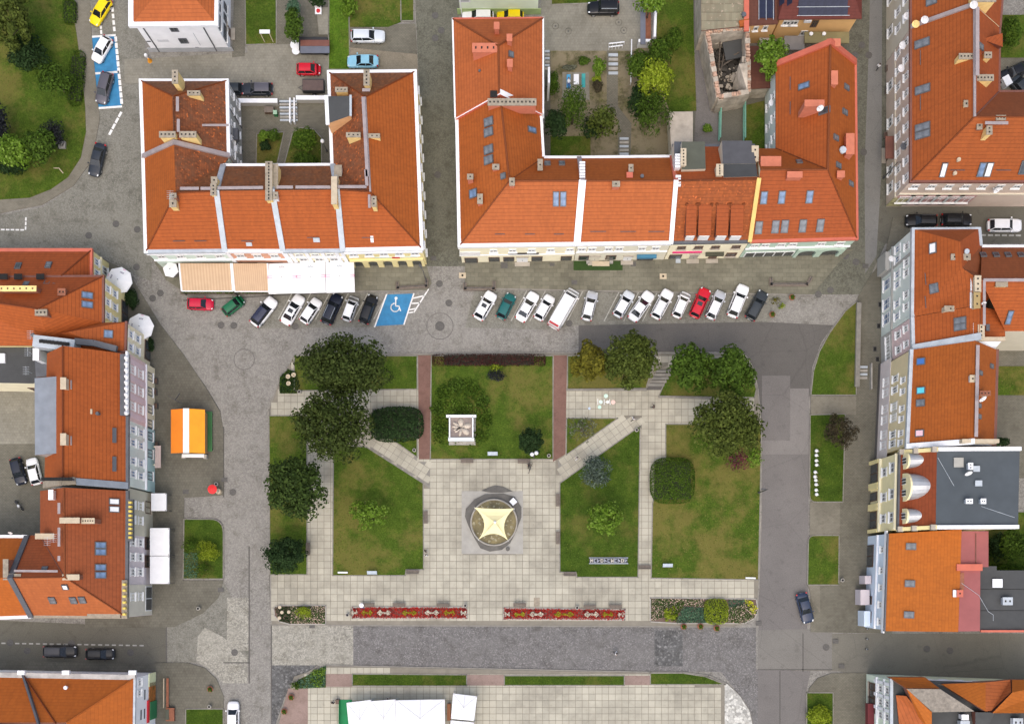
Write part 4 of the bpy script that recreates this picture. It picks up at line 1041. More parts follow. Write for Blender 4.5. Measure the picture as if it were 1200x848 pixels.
chimney(h,739.5,197,0.5,0.9,13.4,10,M_brick_r,M_capc,1);chimney(h,738,205,0.7,0.6,13.2,11,M_brick_r,M_redm,0);chimney(h,722,215.5,0.9,0.6,14.4,12,M_brick_r,M_capc,1);vent(h,'AB21',752,208)
windows(h,'CD',[0.14,0.29,0.535,0.65,0.83,0.94],(5.7,),1.05,1.45,lintel=True);band(h,'CD',4.2,0.16,0.14,W_white);door(h,'CD',0.775,1.3,2.4,W_beige);door(h,'CD',0.41,1.2,2.2,M_frame)
for s_ in (0.60,0.9): shopfront(h,'CD',s_,1.5,0.7,1.9)
wb = shopfront(h,'CD',0.21,2.4,0.1,2.2);wall_box(h,'CD',0.21,2.4,2.8,0.5,0.5,plain('awning_blue',(0.04,0.17,0.28)),'awning',0.05)
snow_rail(h,'CD12',701,271,2.2);snow_rail(h,'CD12',736,271,2.2);snow_rail(h,'CD12',769,271,2.2)
h = house('shop_house','narrow house with weathered brick-red roof, four long dormers and a pink sign',[(788,170),(884,170),(878,284.5),(787,286)],7.7,
    {'1': (793,212,12.8),'2': (889,210,12.8)},[('CD12',R_mid),('AB21',R_redor),('B2C',W_cream),('D1A',W_cream)],'BCDA',W_pyel,gutter={'CD': M_dgrey,'AB': M_dgrey},gw=0.4,fascia=M_dgrey)
parapet(h,['C','2'],0.55,0.6,plain('coping_ochre',(0.70,0.46,0.14)),0.45);ridge(h,'12',R_mid,0.13)
windows(h,'CD',[0.13,0.40,0.62,0.845][::-1],(5.6,),1.2,1.2,'bd');windows(h,'CD',[0.13],(2.0,),1.5,1.6,'bd')
for s_,c_ in ((0.36,M_frame_b),(0.62,M_stone)): door(h,'CD',s_,1.2,2.3,c_)
shopfront(h,'CD',0.87,1.8,0.5,1.8);wall_box(h,'CD',0.74,3.2,4.2,0.5,0.14,plain('sign_pink',(0.65,0.02,0.16)),'sign');wall_box(h,'CD',0.37,2.9,2.6,0.45,0.5,plain('sign_olive',(0.05,0.05,0.03)),'sign',0.05)
for i,(x0,x1) in enumerate(((803.5,815.5),(818,833),(839,853),(855.5,870.5))):
    # long shed dormer: top edge buried in the roof, front wall with a white window
    t0,t1 = [Vector(P(x,241,0)) for x in (x0 + 1.2,x1 + 1.2)]
    a,_ = on_face(h,'CD12',x0 + 1,240);b,_ = on_face(h,'CD12',x1 + 1,240)
    zf = a.z - 1.1;c_,d_ = Vector(P(x1,276,zf)),Vector(P(x0,276,zf))
    lo = on_face(h,'CD12',(x0 + x1) / 2,279)[0].z - 0.3
    mb = MB();mb.uvroof = True;mb.poly([d_,c_,b + Vector((0,0,0.1)),a + Vector((0,0,0.1))],0)
    c2,d2 = Vector((c_.x,c_.y + 0.2,lo)),Vector((d_.x,d_.y + 0.2,lo))
    mb.poly([d2,c2,c_,d_],1);mb.poly([d2,d_,a + Vector((0,0,0.1)),a - Vector((0,0,0.5))],1);mb.poly([c_,c2,b - Vector((0,0,0.5)),b + Vector((0,0,0.1))],1)
    dm = mb.build('dormer',[R_redor,M_brownm],h.o)
    m_ = (c2 + d2) / 2;MB().box((m_.x,m_.y - 0.1,lo + 0.05),((x1 - x0) / 8 * 0.75,0.4,max(0.25,zf - lo - 0.2))).build('window',M_frame,dm)
    for q in (a,b): MB().lathe((q.x,q.y,q.z),[(0.18,0),(0.2,0.25),(0.05,0.4)],8).build('finial',R_new2,dm)
def flat_roof(h,q,z0,mat,wall,name):
    q = [P(*p) for p in q];mb = MB();mb.poly(q,0);lo = [(x,y,z0) for x,y,z in q]
    for i in range(4): mb.poly([lo[i],lo[(i + 1) % 4],q[(i + 1) % 4],q[i]],1)
    return mb.build(name,[mat,wall],h.o)
flat_roof(h,[(799,166,11.8),(826,166,11.8),(827,198,12.3),(799,199,12.3)],7,M_felt_green,W_beige,'dormer');flat_roof(h,[(790,166,10.5),(800,166,10.5),(800,186,11),(790,186,11)],7,M_dgrey,W_beige,'dormer')
flat_roof(h,[(846,165,11.2),(881,165,11.2),(886,192,11.8),(847,192,11.8)],7,plain('felt_slate',(0.075,0.075,0.08),0.85),W_beige,'dormer');flat_roof(h,[(847,192.3,11.9),(886,192.3,11.9),(888,207,12.6),(848,208,12.6)],7,M_felt_dark,W_beige,'dormer')
chimney(h,801,184,0.6,2.2,14.2,11,M_brick_c,M_brick_c,5);chimney(h,843.5,199,0.8,1.4,14.6,11,M_brick_c,M_brick_c,4)
h = house('town_house','pale green arcaded corner house with orange gable roof and red chimneys',[(909,76),(1003,74),(1005,281),(878.5,284.5),(885,174),(909,174)],7.4,
    {'1': (973,50,13.2),'2': (970,199,13.2),'3': (891,199,13.2)},[('BC21',R_shiny),('CD32',R_redor),('FA12',R_new),('EF23',R_shiny),('AB1',M_redm),('DE3',W_cream)],'DE',W_green,{'FA': W_sage},gutter={'BC': M_redm,'CD': M_redm},gw=0.4)
parapet(h,['A','1','B'],0.75,0.9,M_redm,0.5);ridge(h,'12',R_new2,0.16);ridge(h,'2C',R_new,0.1);ridge(h,'23',R_new2,0.12);ridge(h,'2F',R_mid,0.08)
for x,y in ((895,231.5),(916,231),(948.5,230.5)): skylight(h,'CD32',x,y,0.95,1.75,M_pane_b)
for x,y in ((889,266.5),(908.5,265.5),(919.5,265),(940.5,264.5),(961,264)): skylight(h,'CD32',x,y,1.0,1.8,M_pane_g)
skylight(h,'FA12',942.5,101,0.85,1.7,M_pane_b);skylight(h,'FA12',966.5,130,0.9,1.7,M_pane);
for x,y in ((991.5,102.5),(989.5,131.5),(979,161.5),(982,194),(996.5,215.5)): skylight(h,'BC21',x,y,0.75,1.3,M_pane_g)
skylight(h,'EF23',936.5,190,0.8,1.0,M_pane_g)
chimney(h,977,50,1.7,0.9,14.6,10,M_brick_r,M_brick_r,0);chimney(h,978,91,0.75,1.7,15.0,11,M_brick_r,M_brick_r,0);chimney(h,954.5,121,2.5,0.75,16.4,10.5,M_brick_r,M_brick_r,0);chimney(h,996.5,168.5,1.0,2.7,13.2,8,M_brick_r,M_brick_r,0);chimney(h,903.5,189,2.6,1.2,13.8,10,M_brick_r,M_brick_r,0);chimney(h,931.5,204.5,1.9,0.7,14.6,12,M_brick_r,M_brick_r,0);chimney(h,985.5,204,0.9,0.75,13.4,10,M_brick_r,M_brick_r,0);chimney(h,885,180,0.8,2.0,13.0,9,M_brick_c,M_brick_c,2)
vent(h,'BC21',986,178,0.35,0.8,M_zinc);dish(h,961,126.5,15.5,0.48,0.2)
arcade(h,'CD',0.03,0.48,2,3.1,0.28,W_green,0.9,3.6);windows(h,'CD',[0.12,0.30,0.57,0.68,0.83,0.93],(5.7,),1.15,1.3);band(h,'CD',4.2,0.3,0.2,W_white);shopfront(h,'CD',0.73,7.2,0.5,2.0,M_frame)
windows(h,'FA',[0.2,0.45,0.7],(5.6,2.4),1.0,1.4);dish(h,904,120.5,6.6,0.42,-1.2);windows(h,'BC',9,(5.6,2.2),1.0,1.4);snow_rail(h,'FA12',926.5,98,1.8);snow_rail(h,'FA12',926.5,127,1.8)

# ------------------------------------------------------------------ buildings at the northern edge
h = house('apartment_house','tall white plastered house with orange hip roof at the top of the square',[(152,-60),(257,-60),(256,31),(152,32)],8.2,
    {'1': (190,-15,11.2),'2': (218,-15,11.2)},[('AB21',R_new2),('BC2',R_new2),('CD12',R_new2),('DA1',R_new2)],'',W_white,gutter={'CD': M_wht,'BC': M_wht,'DA': M_wht},gw=0.7,over=0.55)
windows(h,'CD',[0.55],(6.6,),1.1,1.5,'gd',sill=False);windows(h,'CD',[0.52],(3.2,),1.2,1.4,'gd',sill=False);wall_box(h,'CD',0.5,0.0,12.3,1.2,0.06,plain('plinth_grey',(0.40,0.41,0.42)),'plinth')
for s_ in (0.17,0.92): wall_box(h,'CD',s_,0.1,0.14,7.9,0.12,M_dgrey,'downpipe')
wall_box(h,'CD',0.78,2.9,1.6,0.7,0.03,plain('plaque_grey',(0.6,0.6,0.62)),'plaque');wall_box(h,'CD',0.97,2.9,0.6,0.3,0.03,M_dgrey,'plaque');wall_box(h,'CD',0.4,1.0,0.5,0.25,0.05,M_dgrey,'plaque');wall_box(h,'CD',0.34,1.8,0.05,3.6,0.05,M_zinc,'cable_pipe')
windows(h,'BC',[0.5,0.66,0.82,0.93],(6.2,3.0),1.0,1.5,'gd');door(h,'BC',0.75)
h = house('apartment_house','pale cream green block standing behind the white and yellow cars',[(534,-110),(634,-110),(633,-26),(534,-26)],10.0,
    {'1': (584,-80,13),'2': (584,-60,13)},[('AB1',R_new2),('BC21',R_new2),('CD2',R_new2),('DA12',R_new2)],'',W_palegreen,gutter={'CD': M_wht})
wall_box(h,'CD',0.5,0.05,12.2,1.6,0.06,plain('plinth_green',(0.32,0.42,0.18)),'plinth');pq = wall_box(h,'CD',0.93,3.4,1.6,1.3,0.05,plain('plaque_white',(0.7,0.7,0.72)),'plaque')
for i in range(3): wall_box(h,'CD',0.93,3.7 + 0.3 * i,1.2,0.09,0.02,M_dgrey,'lettering_line',0.051,pq)
wall_box(h,'CD',0.985,0.1,0.12,9.6,0.1,M_wht,'downpipe');windows(h,'CD',5,(8.6,),1.0,1.4)
h = house('workshop','old building with beige corrugated roof and red edge north of the ruin',[(821,-60),(877,-60),(877,30),(822,36)],6.0,
    {'1': (822,-60,7.4),'2': (822,0,7.4)},[('ABCD',R_corr)],'',W_old,gutter={'BC': M_redm},over=0.1)
MB().box((*P(874.5,10,6.1)[:2],6.0),(0.7,6.5,0.35)).build('verge_board',M_redm,h.o)
q = [P(866,24,6.4),P(878,22,6.4),P(876,30,6.1),P(867,31,6.1)]
mb = MB();mb.uvroof = True;mb.poly(q);mb.prism([p[:2] for p in q],5.6,6.05);mb.build('roof_patch',R_shiny,h.o);vent(h,'ABCD',871,19,0.25,0.5)
h = house('orange_house','orange house with red sheet roof carrying two rows of solar panels',[(913,-60),(1010,-60),(1010,22),(912,23)],6.3,
    {'1': (930,-40,9),'2': (990,-40,9)},[('AB21',R_sheet),('BC2',R_sheet),('CD12',R_sheet),('DA1',R_sheet)],'',W_orange,over=0.45,fascia=M_brownm)
windows(h,'CD',[0.89,0.80],(4.6,),1.2,1.3,'wd');windows(h,'CD',[0.52],(4.2,),0.9,1.9,'bd',sill=False);wall_box(h,'CD',0.64,5.2,1.0,0.6,0.45,M_wht,'air_conditioner');windows(h,'CD',[0.6],(1.6,),1.0,1.3,'wd')
for r_ in range(2):
    for i in range(6):
        o = slab_on(h,'CD12',940.5 + i * 9.6,2.5 + r_ * 10.5,1.16,1.25,0.08,plain('solar_cell',(0.022,0.026,0.05),0.45,0.2,3,spec=0.2),'solar_panel',0.05)
    slab_on(h,'CD12',964.5,8.3 + r_ * 10.2,7.4,0.07,0.15,M_zinc,'panel_rail',0.04)
for x in (917,926): slab_on(h,'DA1',x,1.5,1.0,1.0,0.08,plain('solar_cell',()),'solar_panel',0.05)
cn = MB().box((*P(969,44,3.0)[:2],2.8),(6.4,1.6,0.22)).build('canopy_roof',plain('canopy_mossy',(0.20,0.17,0.075)),h.o)
for x in (946,992): MB().tube((*P(x,49,0)[:2],0),(*P(x,49,2.8)[:2],2.8),0.08).build('post',M_brownm,h.o)
for x in (950,965):
    c_ = P(x,41,3.0);MB().lathe((c_[0],c_[1],3.02),[(0.2,0),(0.28,0.35),(0.22,0.35)],10).build('plant_pot',M_wht,cn)
MB().box((*P(931,50,2.6)[:2],2.4),(2.9,2.0,0.14)).build('porch_roof',plain('porch_grey',(0.20,0.185,0.17)),h.o);MB().box((*P(897,48,2.6)[:2],2.4),(1.7,0.9,0.14)).build('porch_roof',plain('porch_pale',(0.30,0.27,0.23)),h.o)
h = house('orange_house','lower orange wing with brown roof and upright solar panels beside the ruin',[(875,-60),(911.5,-60),(911.5,28),(876,30)],5.9,
    {'1': (875,-60,7.5),'2': (911.5,-60,7.5)},[('ABCD',R_maroon)],'BC',W_orange,fascia=M_brownm,over=0.3)
windows(h,'CD',[0.70,0.36],(4.4,),0.7,1.2,'wd')
for i in range(2):
    for j in range(3): slab_on(h,'ABCD',894 + i * 9,17 - j * 9.6,1.05,1.15,0.1,plain('solar_cell',()),'solar_panel',0.05)
for x in (889,897.5,906): slab_on(h,'ABCD',x,9,0.07,3.6,0.16,M_zinc,'panel_rail',0.04)
h = house('outbuilding','long outbuilding with dull maroon roof beneath the bright round tree',[(878,54),(906,54),(903,103),(879,104)],3.6,{},[('ABCD',R_maroon)],'',W_old,over=0.15)
# roofless ruin
rn = thing('ruined_house','roofless ruined house with crumbling walls and charred rubble inside','ruin',P(855,75))
top = [(829,37,5.4),(876,32,5.0),(877,108,4.4),(842,114,4.6)]
rr = random.Random(4)
for i in range(4):
    a,b = Vector(P(*top[i])),Vector(P(*top[(i + 1) % 4]));d = b - a;n_ = max(4,int(d.length / 0.7));nn = Vector((-d.y,d.x,0)).normalized()
    mb = MB()
    for k in range(n_):
        p_ = a + d * (k / n_);q_ = a + d * ((k + 1) / n_);zt = (p_.z + q_.z) / 2 + rr.uniform(-0.35,0.25);m_ = (p_ + q_) / 2
        mb.box((m_.x,m_.y,-0.05),(d.length / n_ + 0.01,0.7 + rr.uniform(-0.05,0.05),zt),math.atan2(d.y,d.x))
    mb.build('wall',W_old,rn)
    mb = MB()
    for k in range(n_ * 2):
        p_ = a + d * ((k + 0.5) / n_ / 2);mb.box((p_.x + rr.uniform(-.05,.05),p_.y,p_.z - 0.25 + rr.uniform(-0.2,0.2)),(0.3,0.55,0.4),math.atan2(d.y,d.x) + rr.uniform(-.2,.2))
    mb.build('broken_bricks',plain('broken_brick',(0.42,0.27,0.19),0.95,0.5,2.0),rn)['kind'] = 'stuff'
mb = MB()
for k in range(300):
    x,y,z = P(rr.uniform(835,874),rr.uniform(40,106));s_ = rr.uniform(0.15,0.9);mb.box((x,y,rr.uniform(0,0.8)),(s_,s_ * rr.uniform(.2,1),rr.uniform(.1,.5)),rr.uniform(0,3))
mb2 = MB()
for k in range(130):
    x,y,z = P(rr.uniform(836,873),rr.choice((rr.uniform(38,56),rr.uniform(84,106))));s_ = rr.uniform(0.2,0.8);mb2.box((x,y,rr.uniform(0.4,1.1)),(s_,s_ * 0.6,0.2),rr.uniform(0,3))
mb2.build('pale_rubble',W_old,rn)['kind'] = 'stuff'
o = mb.build('rubble',plain('rubble_charred',(0.05,0.045,0.038),0.95,0.6,1.2),rn);o['kind'] = 'stuff'
MB().box((*P(862,58,2.4)[:2],2.2),(3.4,2.6,0.3),0.2).build('fallen_ceiling',M_felt_dark,rn);MB().box((*P(845,48,2.0)[:2],1.9),(1.8,1.0,0.3),0.1).build('fallen_ceiling',W_old,rn)
for k in range(7):
    a,b = P(rr.uniform(838,872),rr.uniform(45,100),rr.uniform(1.2,3)),P(rr.uniform(838,872),rr.uniform(45,100),rr.uniform(1,2.4));MB().tube(a,b,0.11,n=6).build('charred_beam',plain('charred_wood',(0.10,0.08,0.06)),rn)
for y_ in (52,70,88):
    c_ = P(832 + (y_ - 52) * 0.12,y_,2.4);MB().box((c_[0] - 0.36,c_[1],1.6),(0.12,0.9,1.3)).build('window_opening',M_soot_dark,rn)
chimney(None,873,70,0.7,0.7,6.6,0,W_old,W_old,1,parent=rn)
mb = MB();a = [P(866,75,5.2),P(876,74,5.4),P(876,107,4.6),P(858,104,1.0)];mb.poly(a);mb.poly([(x,y,z - 0.2) for x,y,z in a][::-1]);mb.build('leaning_wall',W_old,rn)
# concrete shed, rendered annex, green railed yard
h = house('shed','pale concrete roofed shed in the yard behind the row',[(784,131),(812,131),(812,180),(787,182)],3.2,{},[('ABCD',M_conc_roof)],'',W_beige,over=0.1)
fr = thing('railed_enclosure','green steel railed enclosure around a bare yard south of the ruin','fence',P(856,145))
for pts in ([(843,128),(842,166)],[(871,124),(871,166)],[(842,128),(871,124)]):
    (x0,y0),(x1,y1) = pts;a,b = P(x0,y0),P(x1,y1);n_ = int(math.hypot(a[0] - b[0],a[1] - b[1]) / 0.5)
    gm = plain('rail_green',(0.16,0.36,0.27),0.5)
    for z_ in (0.3,1.5): MB().tube((a[0],a[1],z_),(b[0],b[1],z_),0.12,n=6).build('rail',gm,fr)
    for k in range(n_ + 1): MB().tube((a[0] + (b[0] - a[0]) * k / n_,a[1] + (b[1] - a[1]) * k / n_,0),(a[0] + (b[0] - a[0]) * k / n_,a[1] + (b[1] - a[1]) * k / n_,1.5),0.035,n=5).build('bar',gm,fr)
# ------------------------------------------------------------------ north-east house
h = house('apartment_house','pink-beige corner house with wide orange roof, yellow chimneys and roof windows',[(1066,33),(1172,33),(1171,107),(1250,107),(1250,214),(1066,214)],10.0,
    {'0': (1142,6,16.2),'1': (1142,137,16.2),'2': (1250,137,16.2)},[('FA01',R_mid2 := roof_mat('roof_orange_dusk',(0.39,0.085,0.018),joint=0.5)),('EF12',R_mid2),('BC10',R_redor),('CD21',R_maroon2 := roof_mat('roof_dusk_red',(0.30,0.075,0.025),joint=0.6)),('AB0',W_cream)],'AB',W_pinkb,gutter={'FA': M_brownm,'EF': M_brownm,'CD': M_brownm,'BC': M_brownm},gw=0.35)
ridge(h,'01',M_lilac,0.2);board(h,(1144,10,16.4),(1144,90,16.4),wd=0.5);ridge(h,'1F',R_new,0.1);ridge(h,'12',R_new,0.1);ridge(h,'1C',M_brownm,0.12)
for x,y in ((1081,51),(1081.5,105)): skylight(h,'FA01',x,y,1.1,2.1,M_pane_g)
for y in (149,158): skylight(h,'FA01',1081.5,y,1.0,2.1,M_pane_g)
skylight(h,'EF12',1105.5,199,0.8,2.0,M_pane_w);skylight(h,'EF12',1150,198.5,0.9,2.0,M_pane_b);skylight(h,'EF12',1158.5,198.5,0.9,2.0,M_pane_w);skylight(h,'EF12',1199,196,0.9,1.9,M_pane);skylight(h,'BC10',1149,55,0.8,1.3,M_pane_g)
chimney(h,1132.5,66,2.0,0.75,17.9,13,flues=4);chimney(h,1158,64.5,0.95,0.8,16.8,12,flues=2);chimney(h,1152,91,3.0,0.8,17.8,12,flues=6);chimney(h,1137,121.5,1.7,0.9,17.2,13,flues=3);chimney(h,1173,138,1.3,0.6,17.2,14.5,flues=3);chimney(h,1159.5,152.5,0.7,1.2,17.8,13.5,flues=2)
board(h,(1153,145.5,16.2),(1180,145.5,16.2),wd=0.4);chimney(h,1148,147,0.6,0.9,16.5,14,M_brick_old,M_capc,1)
for x,y in ((1079,68),(1079,121)): snow_rail(h,'FA01',x,y,2.0)
for x,y in ((1122,199),(1176,199)): snow_rail(h,'EF12',x,y,2.0)
for x,y in ((1118,204),(1122.5,188)): vent(h,'EF12',x,y,0.2,0.4,M_brick_c)
a = [P(1151,44,14.0),P(1175,39,12.6),P(1176,55,11.8),P(1168,53,11.6)]
mb = MB();mb.uvroof = True;mb.poly([P(1150,46,13.8),P(1175,39,12.8),P(1175,55,12.0)],0);mb.poly([P(1150,46,13.8),P(1175,55,12.0),P(1169,58,10.2)],1);mb.poly([P(1175,39,12.8),P(1172,40,10.2),P(1169,58,10.2),P(1175,55,12.0)],1);mb.build('dormer',[R_redor,M_brownm],h.o)
windows(h,'FA',[(i + 0.5) / 9 for i in range(9)],(8.4,5.2),1.0,1.5,'wd');windows(h,'FA',[0.1,0.22,0.55,0.8],(2.0,),1.4,1.9,'wd');windows(h,'EF',[(i + 0.5) / 9 for i in range(9)],(8.3,),1.1,1.3,'wd')
for i in range(6):
    s_ = 0.52 + i * 0.082;window(h,'EF',s_,3.0,1.7,2.2,'wb',lintel=True)
    wall_box(h,'EF',s_,0.8,2.4,3.9,0.05,W_pink2,'window_surround',0.004)
band(h,'EF',5.3,0.25,0.2,W_beige);band(h,'FA',3.9,0.2,0.15,W_beige)
door(h,'FA',0.35,1.6,2.8);pm = wall_box(h,'FA',0.35,3.1,3.2,0.2,1.2,M_brownm,'door_canopy')
for x,y,z_,m_ in ((1058,53,8.6,None),(1056.5,80,8.4,None),(1059,171.5,8.2,M_dgrey),(1168,222.5,8.2,None)): dish(h,x,y,z_,0.5,-1.0 if x < 1100 else 0.3,mat=m_)
# painted green ivy sgraffito at the corner
wall_box(h,'EF',0.955,0.3,2.2,3.4,0.06,plain('corner_relief',(0.36,0.33,0.17),0.9,0.5,2.0),'corner_relief',0.003)
h = house('apartment_house','cream fronted house with orange roof and big yellow chimney at the upper right',[(1066,-70),(1180,-70),(1172.5,32.5),(1066,32.5)],10.0,
    {'0': (1142,-70,16.2),'1': (1142,5.5,16.2)},[('DA01',R_mid2),('BC10',R_redor),('CD1',W_cream)],'CD',W_beige,gutter={'DA': M_brownm,'BC': M_brownm},gw=0.35)
parapet(h,['D','1'],0.5,0.7,M_lilac,0.45);chimney(h,1153,-3,3.4,1.2,19.2,13,flues=4);skylight(h,'DA01',1092,1,1.2,1.5,M_pane_g)
windows(h,'DA',[0.2,0.4,0.62,0.84],(8.4,5.2),1.0,1.6);windows(h,'DA',[0.3,0.7],(2.0,),1.3,1.8)
for x,y,z_,m_ in ((1063.5,18.5,9.2,None),(1073.5,28,11.2,M_brick_y),(1084,23,12.2,None),(1141.5,5.5,17.6,None)): dish(h,x,y,z_,0.52,-0.6,mat=m_)

# ------------------------------------------------------------------ east side
h = house('town_house','pale mint grey corner house with oriel and orange hip roof opposite the parked black cars',[(1068,268),(1148,267.5),(1150,288),(1178,330),(1150,359),(1067,371.5)],12.5,
    {'1': (1125,283,17.6),'2': (1127.5,314,17.6),'3': (1148,328,18.8),'4': (1148,357,18.8)},[('FA12',R_new),('F234',R_new),('AB1',R_new),('BC21',R_redor),('2CD3',R_maroon2),('3DE4',R_new)],'EF',W_sage,gutter={'FA': M_zinc,'AB': M_zinc,'BC': M_zinc},gw=0.6)
windows(h,'FA',[0.16,0.3,0.55,0.67,0.86],(10.6,),0.95,1.5);windows(h,'FA',[0.12,0.27,0.5,0.62,0.8,0.92],(7.0,),1.0,1.8,'wb',lintel=True);windows(h,'FA',[0.18,0.36,0.6],(2.6,),1.6,2.6,'wb');band(h,'FA',4.8,0.3,0.25,W_grey)
wall_box(h,'FA',0.86,0.2,2.6,3.6,0.7,W_grey,'oriel');wall_box(h,'FA',0.74,0.2,0.4,12,0.1,W_grey,'pilaster');windows(h,'AB',5,(10.4,7),1.0,1.6)
skylight(h,'FA12',1093.5,291,1.4,1.0,M_pane_w,);skylight(h,'F234',1095,338,1.3,1.2,M_pane_g)
for y in (327,354): snow_rail(h,'F234',1085,y,1.6)
chimney(h,1126,301,2.4,0.65,18.9,14,M_brick_c,M_capc,3);chimney(h,1146,332.5,0.7,2.0,20.2,17,M_brick_c,M_brick_c,3);chimney(h,1145,351.5,0.7,2.0,20.2,17,M_brick_c,plain('cap_moss',(0.35,0.25,0.1)),2);chimney(h,1139.5,332,0.3,1.8,19.4,16,M_wht,M_wht,0);chimney(h,1139,351.5,0.3,1.9,19.4,16,M_wht,M_wht,0);chimney(h,1114,361.5,1.5,0.6,18.4,13.5,M_brick_c,M_capc,1)
board(h,(1152,329,18.8),(1152,358,18.8),M_lilac,0.35);dish(h,1045,303,7.5,0.42,-1.0);vent(h,'BC21',1131,296,0.25,0.6,M_zinc)
h = house('town_house','pink fronted house with orange roof and a pair of roof windows on the east side',[(1067,372),(1150,359.5),(1177,365),(1178,394),(1150,396),(1068,408.5)],12.5,
    {'1': (1148,357.5,18.8),'2': (1148,394.5,18.8)},[('FA12',R_new),('BCDE',R_new),('1BE2',R_new)],'ABEF',W_pink,gutter={'FA': M_zinc},gw=0.6)
windows(h,'FA',[0.25,0.75],(10.5,),0.9,1.4);windows(h,'FA',[0.22,0.72],(7.4,),1.0,1.7,lintel=True);windows(h,'FA',[0.2,0.45,0.75],(3.2,),1.1,1.6,lintel=True);wall_box(h,'FA',0.5,0.1,4.3,4.6,0.08,W_grey,'shop_base',0.002)
for y in (377,384): skylight(h,'FA12',1125.5,y - 1,0.95,1.6,M_pane_g)
parapet(h,['F','2'],0.9,0.9,M_zinc,0.5);chimney(h,1150,388,0.7,1.6,20.4,16,M_brick_c,M_brick_c,3);chimney(h,1143,387,0.4,1.8,19.6,16,M_wht,M_wht,0);board(h,(1152,358,18.8),(1152,382,18.8),M_lilac,0.35);skylight(h,'BCDE',1157,384,0.5,0.9,M_pane_g)
mb = MB();mb.poly([P(1142,397,17.5),P(1176,397,14.5),P(1164,411,12)],0);mb.poly([P(1142,397,17.5),P(1142,403,12),P(1164,411,12)]);mb.build('gable_wall',W_white,h.o);MB().box((*P(1160,396.5,17)[:2],16.4),(4.2,0.5,0.4)).build('chimney_coping',M_brick_c,h.o)
h = house('rear_wing','rear wing with dusky red north slope and four small roof windows',[(1150.5,288),(1250,288),(1250,330.5),(1178.5,330.5)],12.5,
    {'1': (1250,327,17.2),'2': (1148,328,18.6)},[('ABC',R_maroon2),('ACD',R_maroon2)],'',W_beige,gutter={'AB': M_wht},gw=0.4)
h.pt['5'] = Vector(P(1151,288,12.5));h.pt['6'] = Vector(P(1250,288,12.5));h.pt['7'] = Vector(P(1250,326,17.4));h.pt['8'] = Vector(P(1149,327,17.4));h.pt['9'] = Vector(P(1250,388,12.5));h.pt['0'] = Vector(P(1178,388,12.5))
mb = MB();mb.uvroof = True;mb.poly([h.pt[k] for k in '5678'],0);mb.poly([h.pt[k] for k in '8790'],1);mb.poly([h.pt[k] for k in '580'],2);mb.build('roof',[R_maroon2,R_new,W_beige],h.o)
MB().prism([h.pt[k].to_2d() for k in '0967'][:2] + [P(1250,332,12.5)[:2],P(1178,332,12.5)[:2]],0,12.3).build('wall',W_beige,h.o)
for x in (1152,1167,1181,1196): skylight(h,'5678',x,299,0.8,0.9,M_pane)
board(h,(1151,329,17.4),(1220,329,17.4),M_lilac,0.4);skylight(h,'8790',1182.5,371.5,0.75,2.0,M_pane_b);chimney(h,1174,333,1.6,0.6,18.6,15,M_brick_y,M_capc,0);dish(h,1153,355,19.2,0.3,0)
h = house('town_house','tan fronted house with ribbed orange roof, blue, cyan and pink roof window blinds',[(1066,410),(1169,410),(1166,522),(1061,523)],13.0,
    {'1': (1143,399,18.8),'2': (1141,517,18.8)},[('DA12',R_bright2 := roof_mat('roof_ribbed_orange',(0.43,0.098,0.014),joint=0.55,course=0.42)),('BC21',R_bright2),('AB1',W_white),('CD2',W_white)],'ABCD',W_tan,gutter={'DA': M_zinc,'BC': M_brownm},gw=0.6)
windows(h,'DA',[0.06,0.16,0.31,0.42,0.6,0.72][::1],(10.9,),0.8,1.4);windows(h,'DA',[0.08,0.18,0.36,0.48,0.66,0.78],(7.6,),0.95,1.9,lintel=True);wall_box(h,'DA',0.5,0.1,14.1,5.2,0.06,W_lilac,'ground_floor_render',0.002);windows(h,'DA',[0.1,0.22,0.38,0.5,0.68,0.8],(3.8,),1.1,1.9,'wd')
wall_box(h,'DA',0.42,6.6,2.9,2.4,0.05,W_beige,'window_surround',0.003);wall_box(h,'DA',0.5,0.1,14.0,0.9,0.12,plain('plinth_dark',(0.12,0.11,0.10)),'plinth',0.002)
for y,p_ in ((423.5,M_pane_bl),(457.5,M_pane_c),(472,M_pane_g),(507.5,M_pane_p)): skylight(h,'DA12',1079.5 if y < 440 else (1079.5 if y < 460 else 1079 if y < 480 else 1078),y,0.95,1.15,p_)
board(h,(1144.5,405,18.8),(1142.5,512,18.8),M_lilac,0.45);skylight(h,'BC21',1161.5,429,0.6,1.0,M_pane_g);skylight(h,'BC21',1148.5,437,0.6,1.0,M_pane_g);skylight(h,'BC21',1147,475,0.6,1.0,M_pane_g);skylight(h,'BC21',1147,488,0.6,1.0,M_pane_g)
chimney(h,1140,443.5,0.6,0.8,20,17,M_wht,M_brick_c,1);chimney(h,1154.5,460.5,1.3,0.5,20,15,M_brick_c,M_brick_old,3);dish(h,1151.5,467,20.2,0.5,0.4);parapet(h,['D','2'],0.7,0.8,M_wht,0.4);MB().box((*P(1149,516.5,18.8)[:2],17.5),(4.8,0.5,1.4)).build('chimney',M_brick_c,h.o)
h = house('town_house','yellow house with three silver domed dormers and dark grey flat roof',[(1053,530),(1192,529),(1190,617.5),(1051,620)],12.0,
    {'1': (1098,526.5,16.6),'2': (1096.5,617.5,16.6),'3': (1195,526,16.6),'4': (1193,617,16.6)},[('DA12',R_red),('1342',M_felt),('AB31',W_white),('CD24',W_cream),('BC43',W_white)],'ABCD',W_yellow,{'DA': plain('plaster_butter',(0.84,0.74,0.43),0.9,0.06)},gutter={'DA': M_dgrey},gw=0.45)
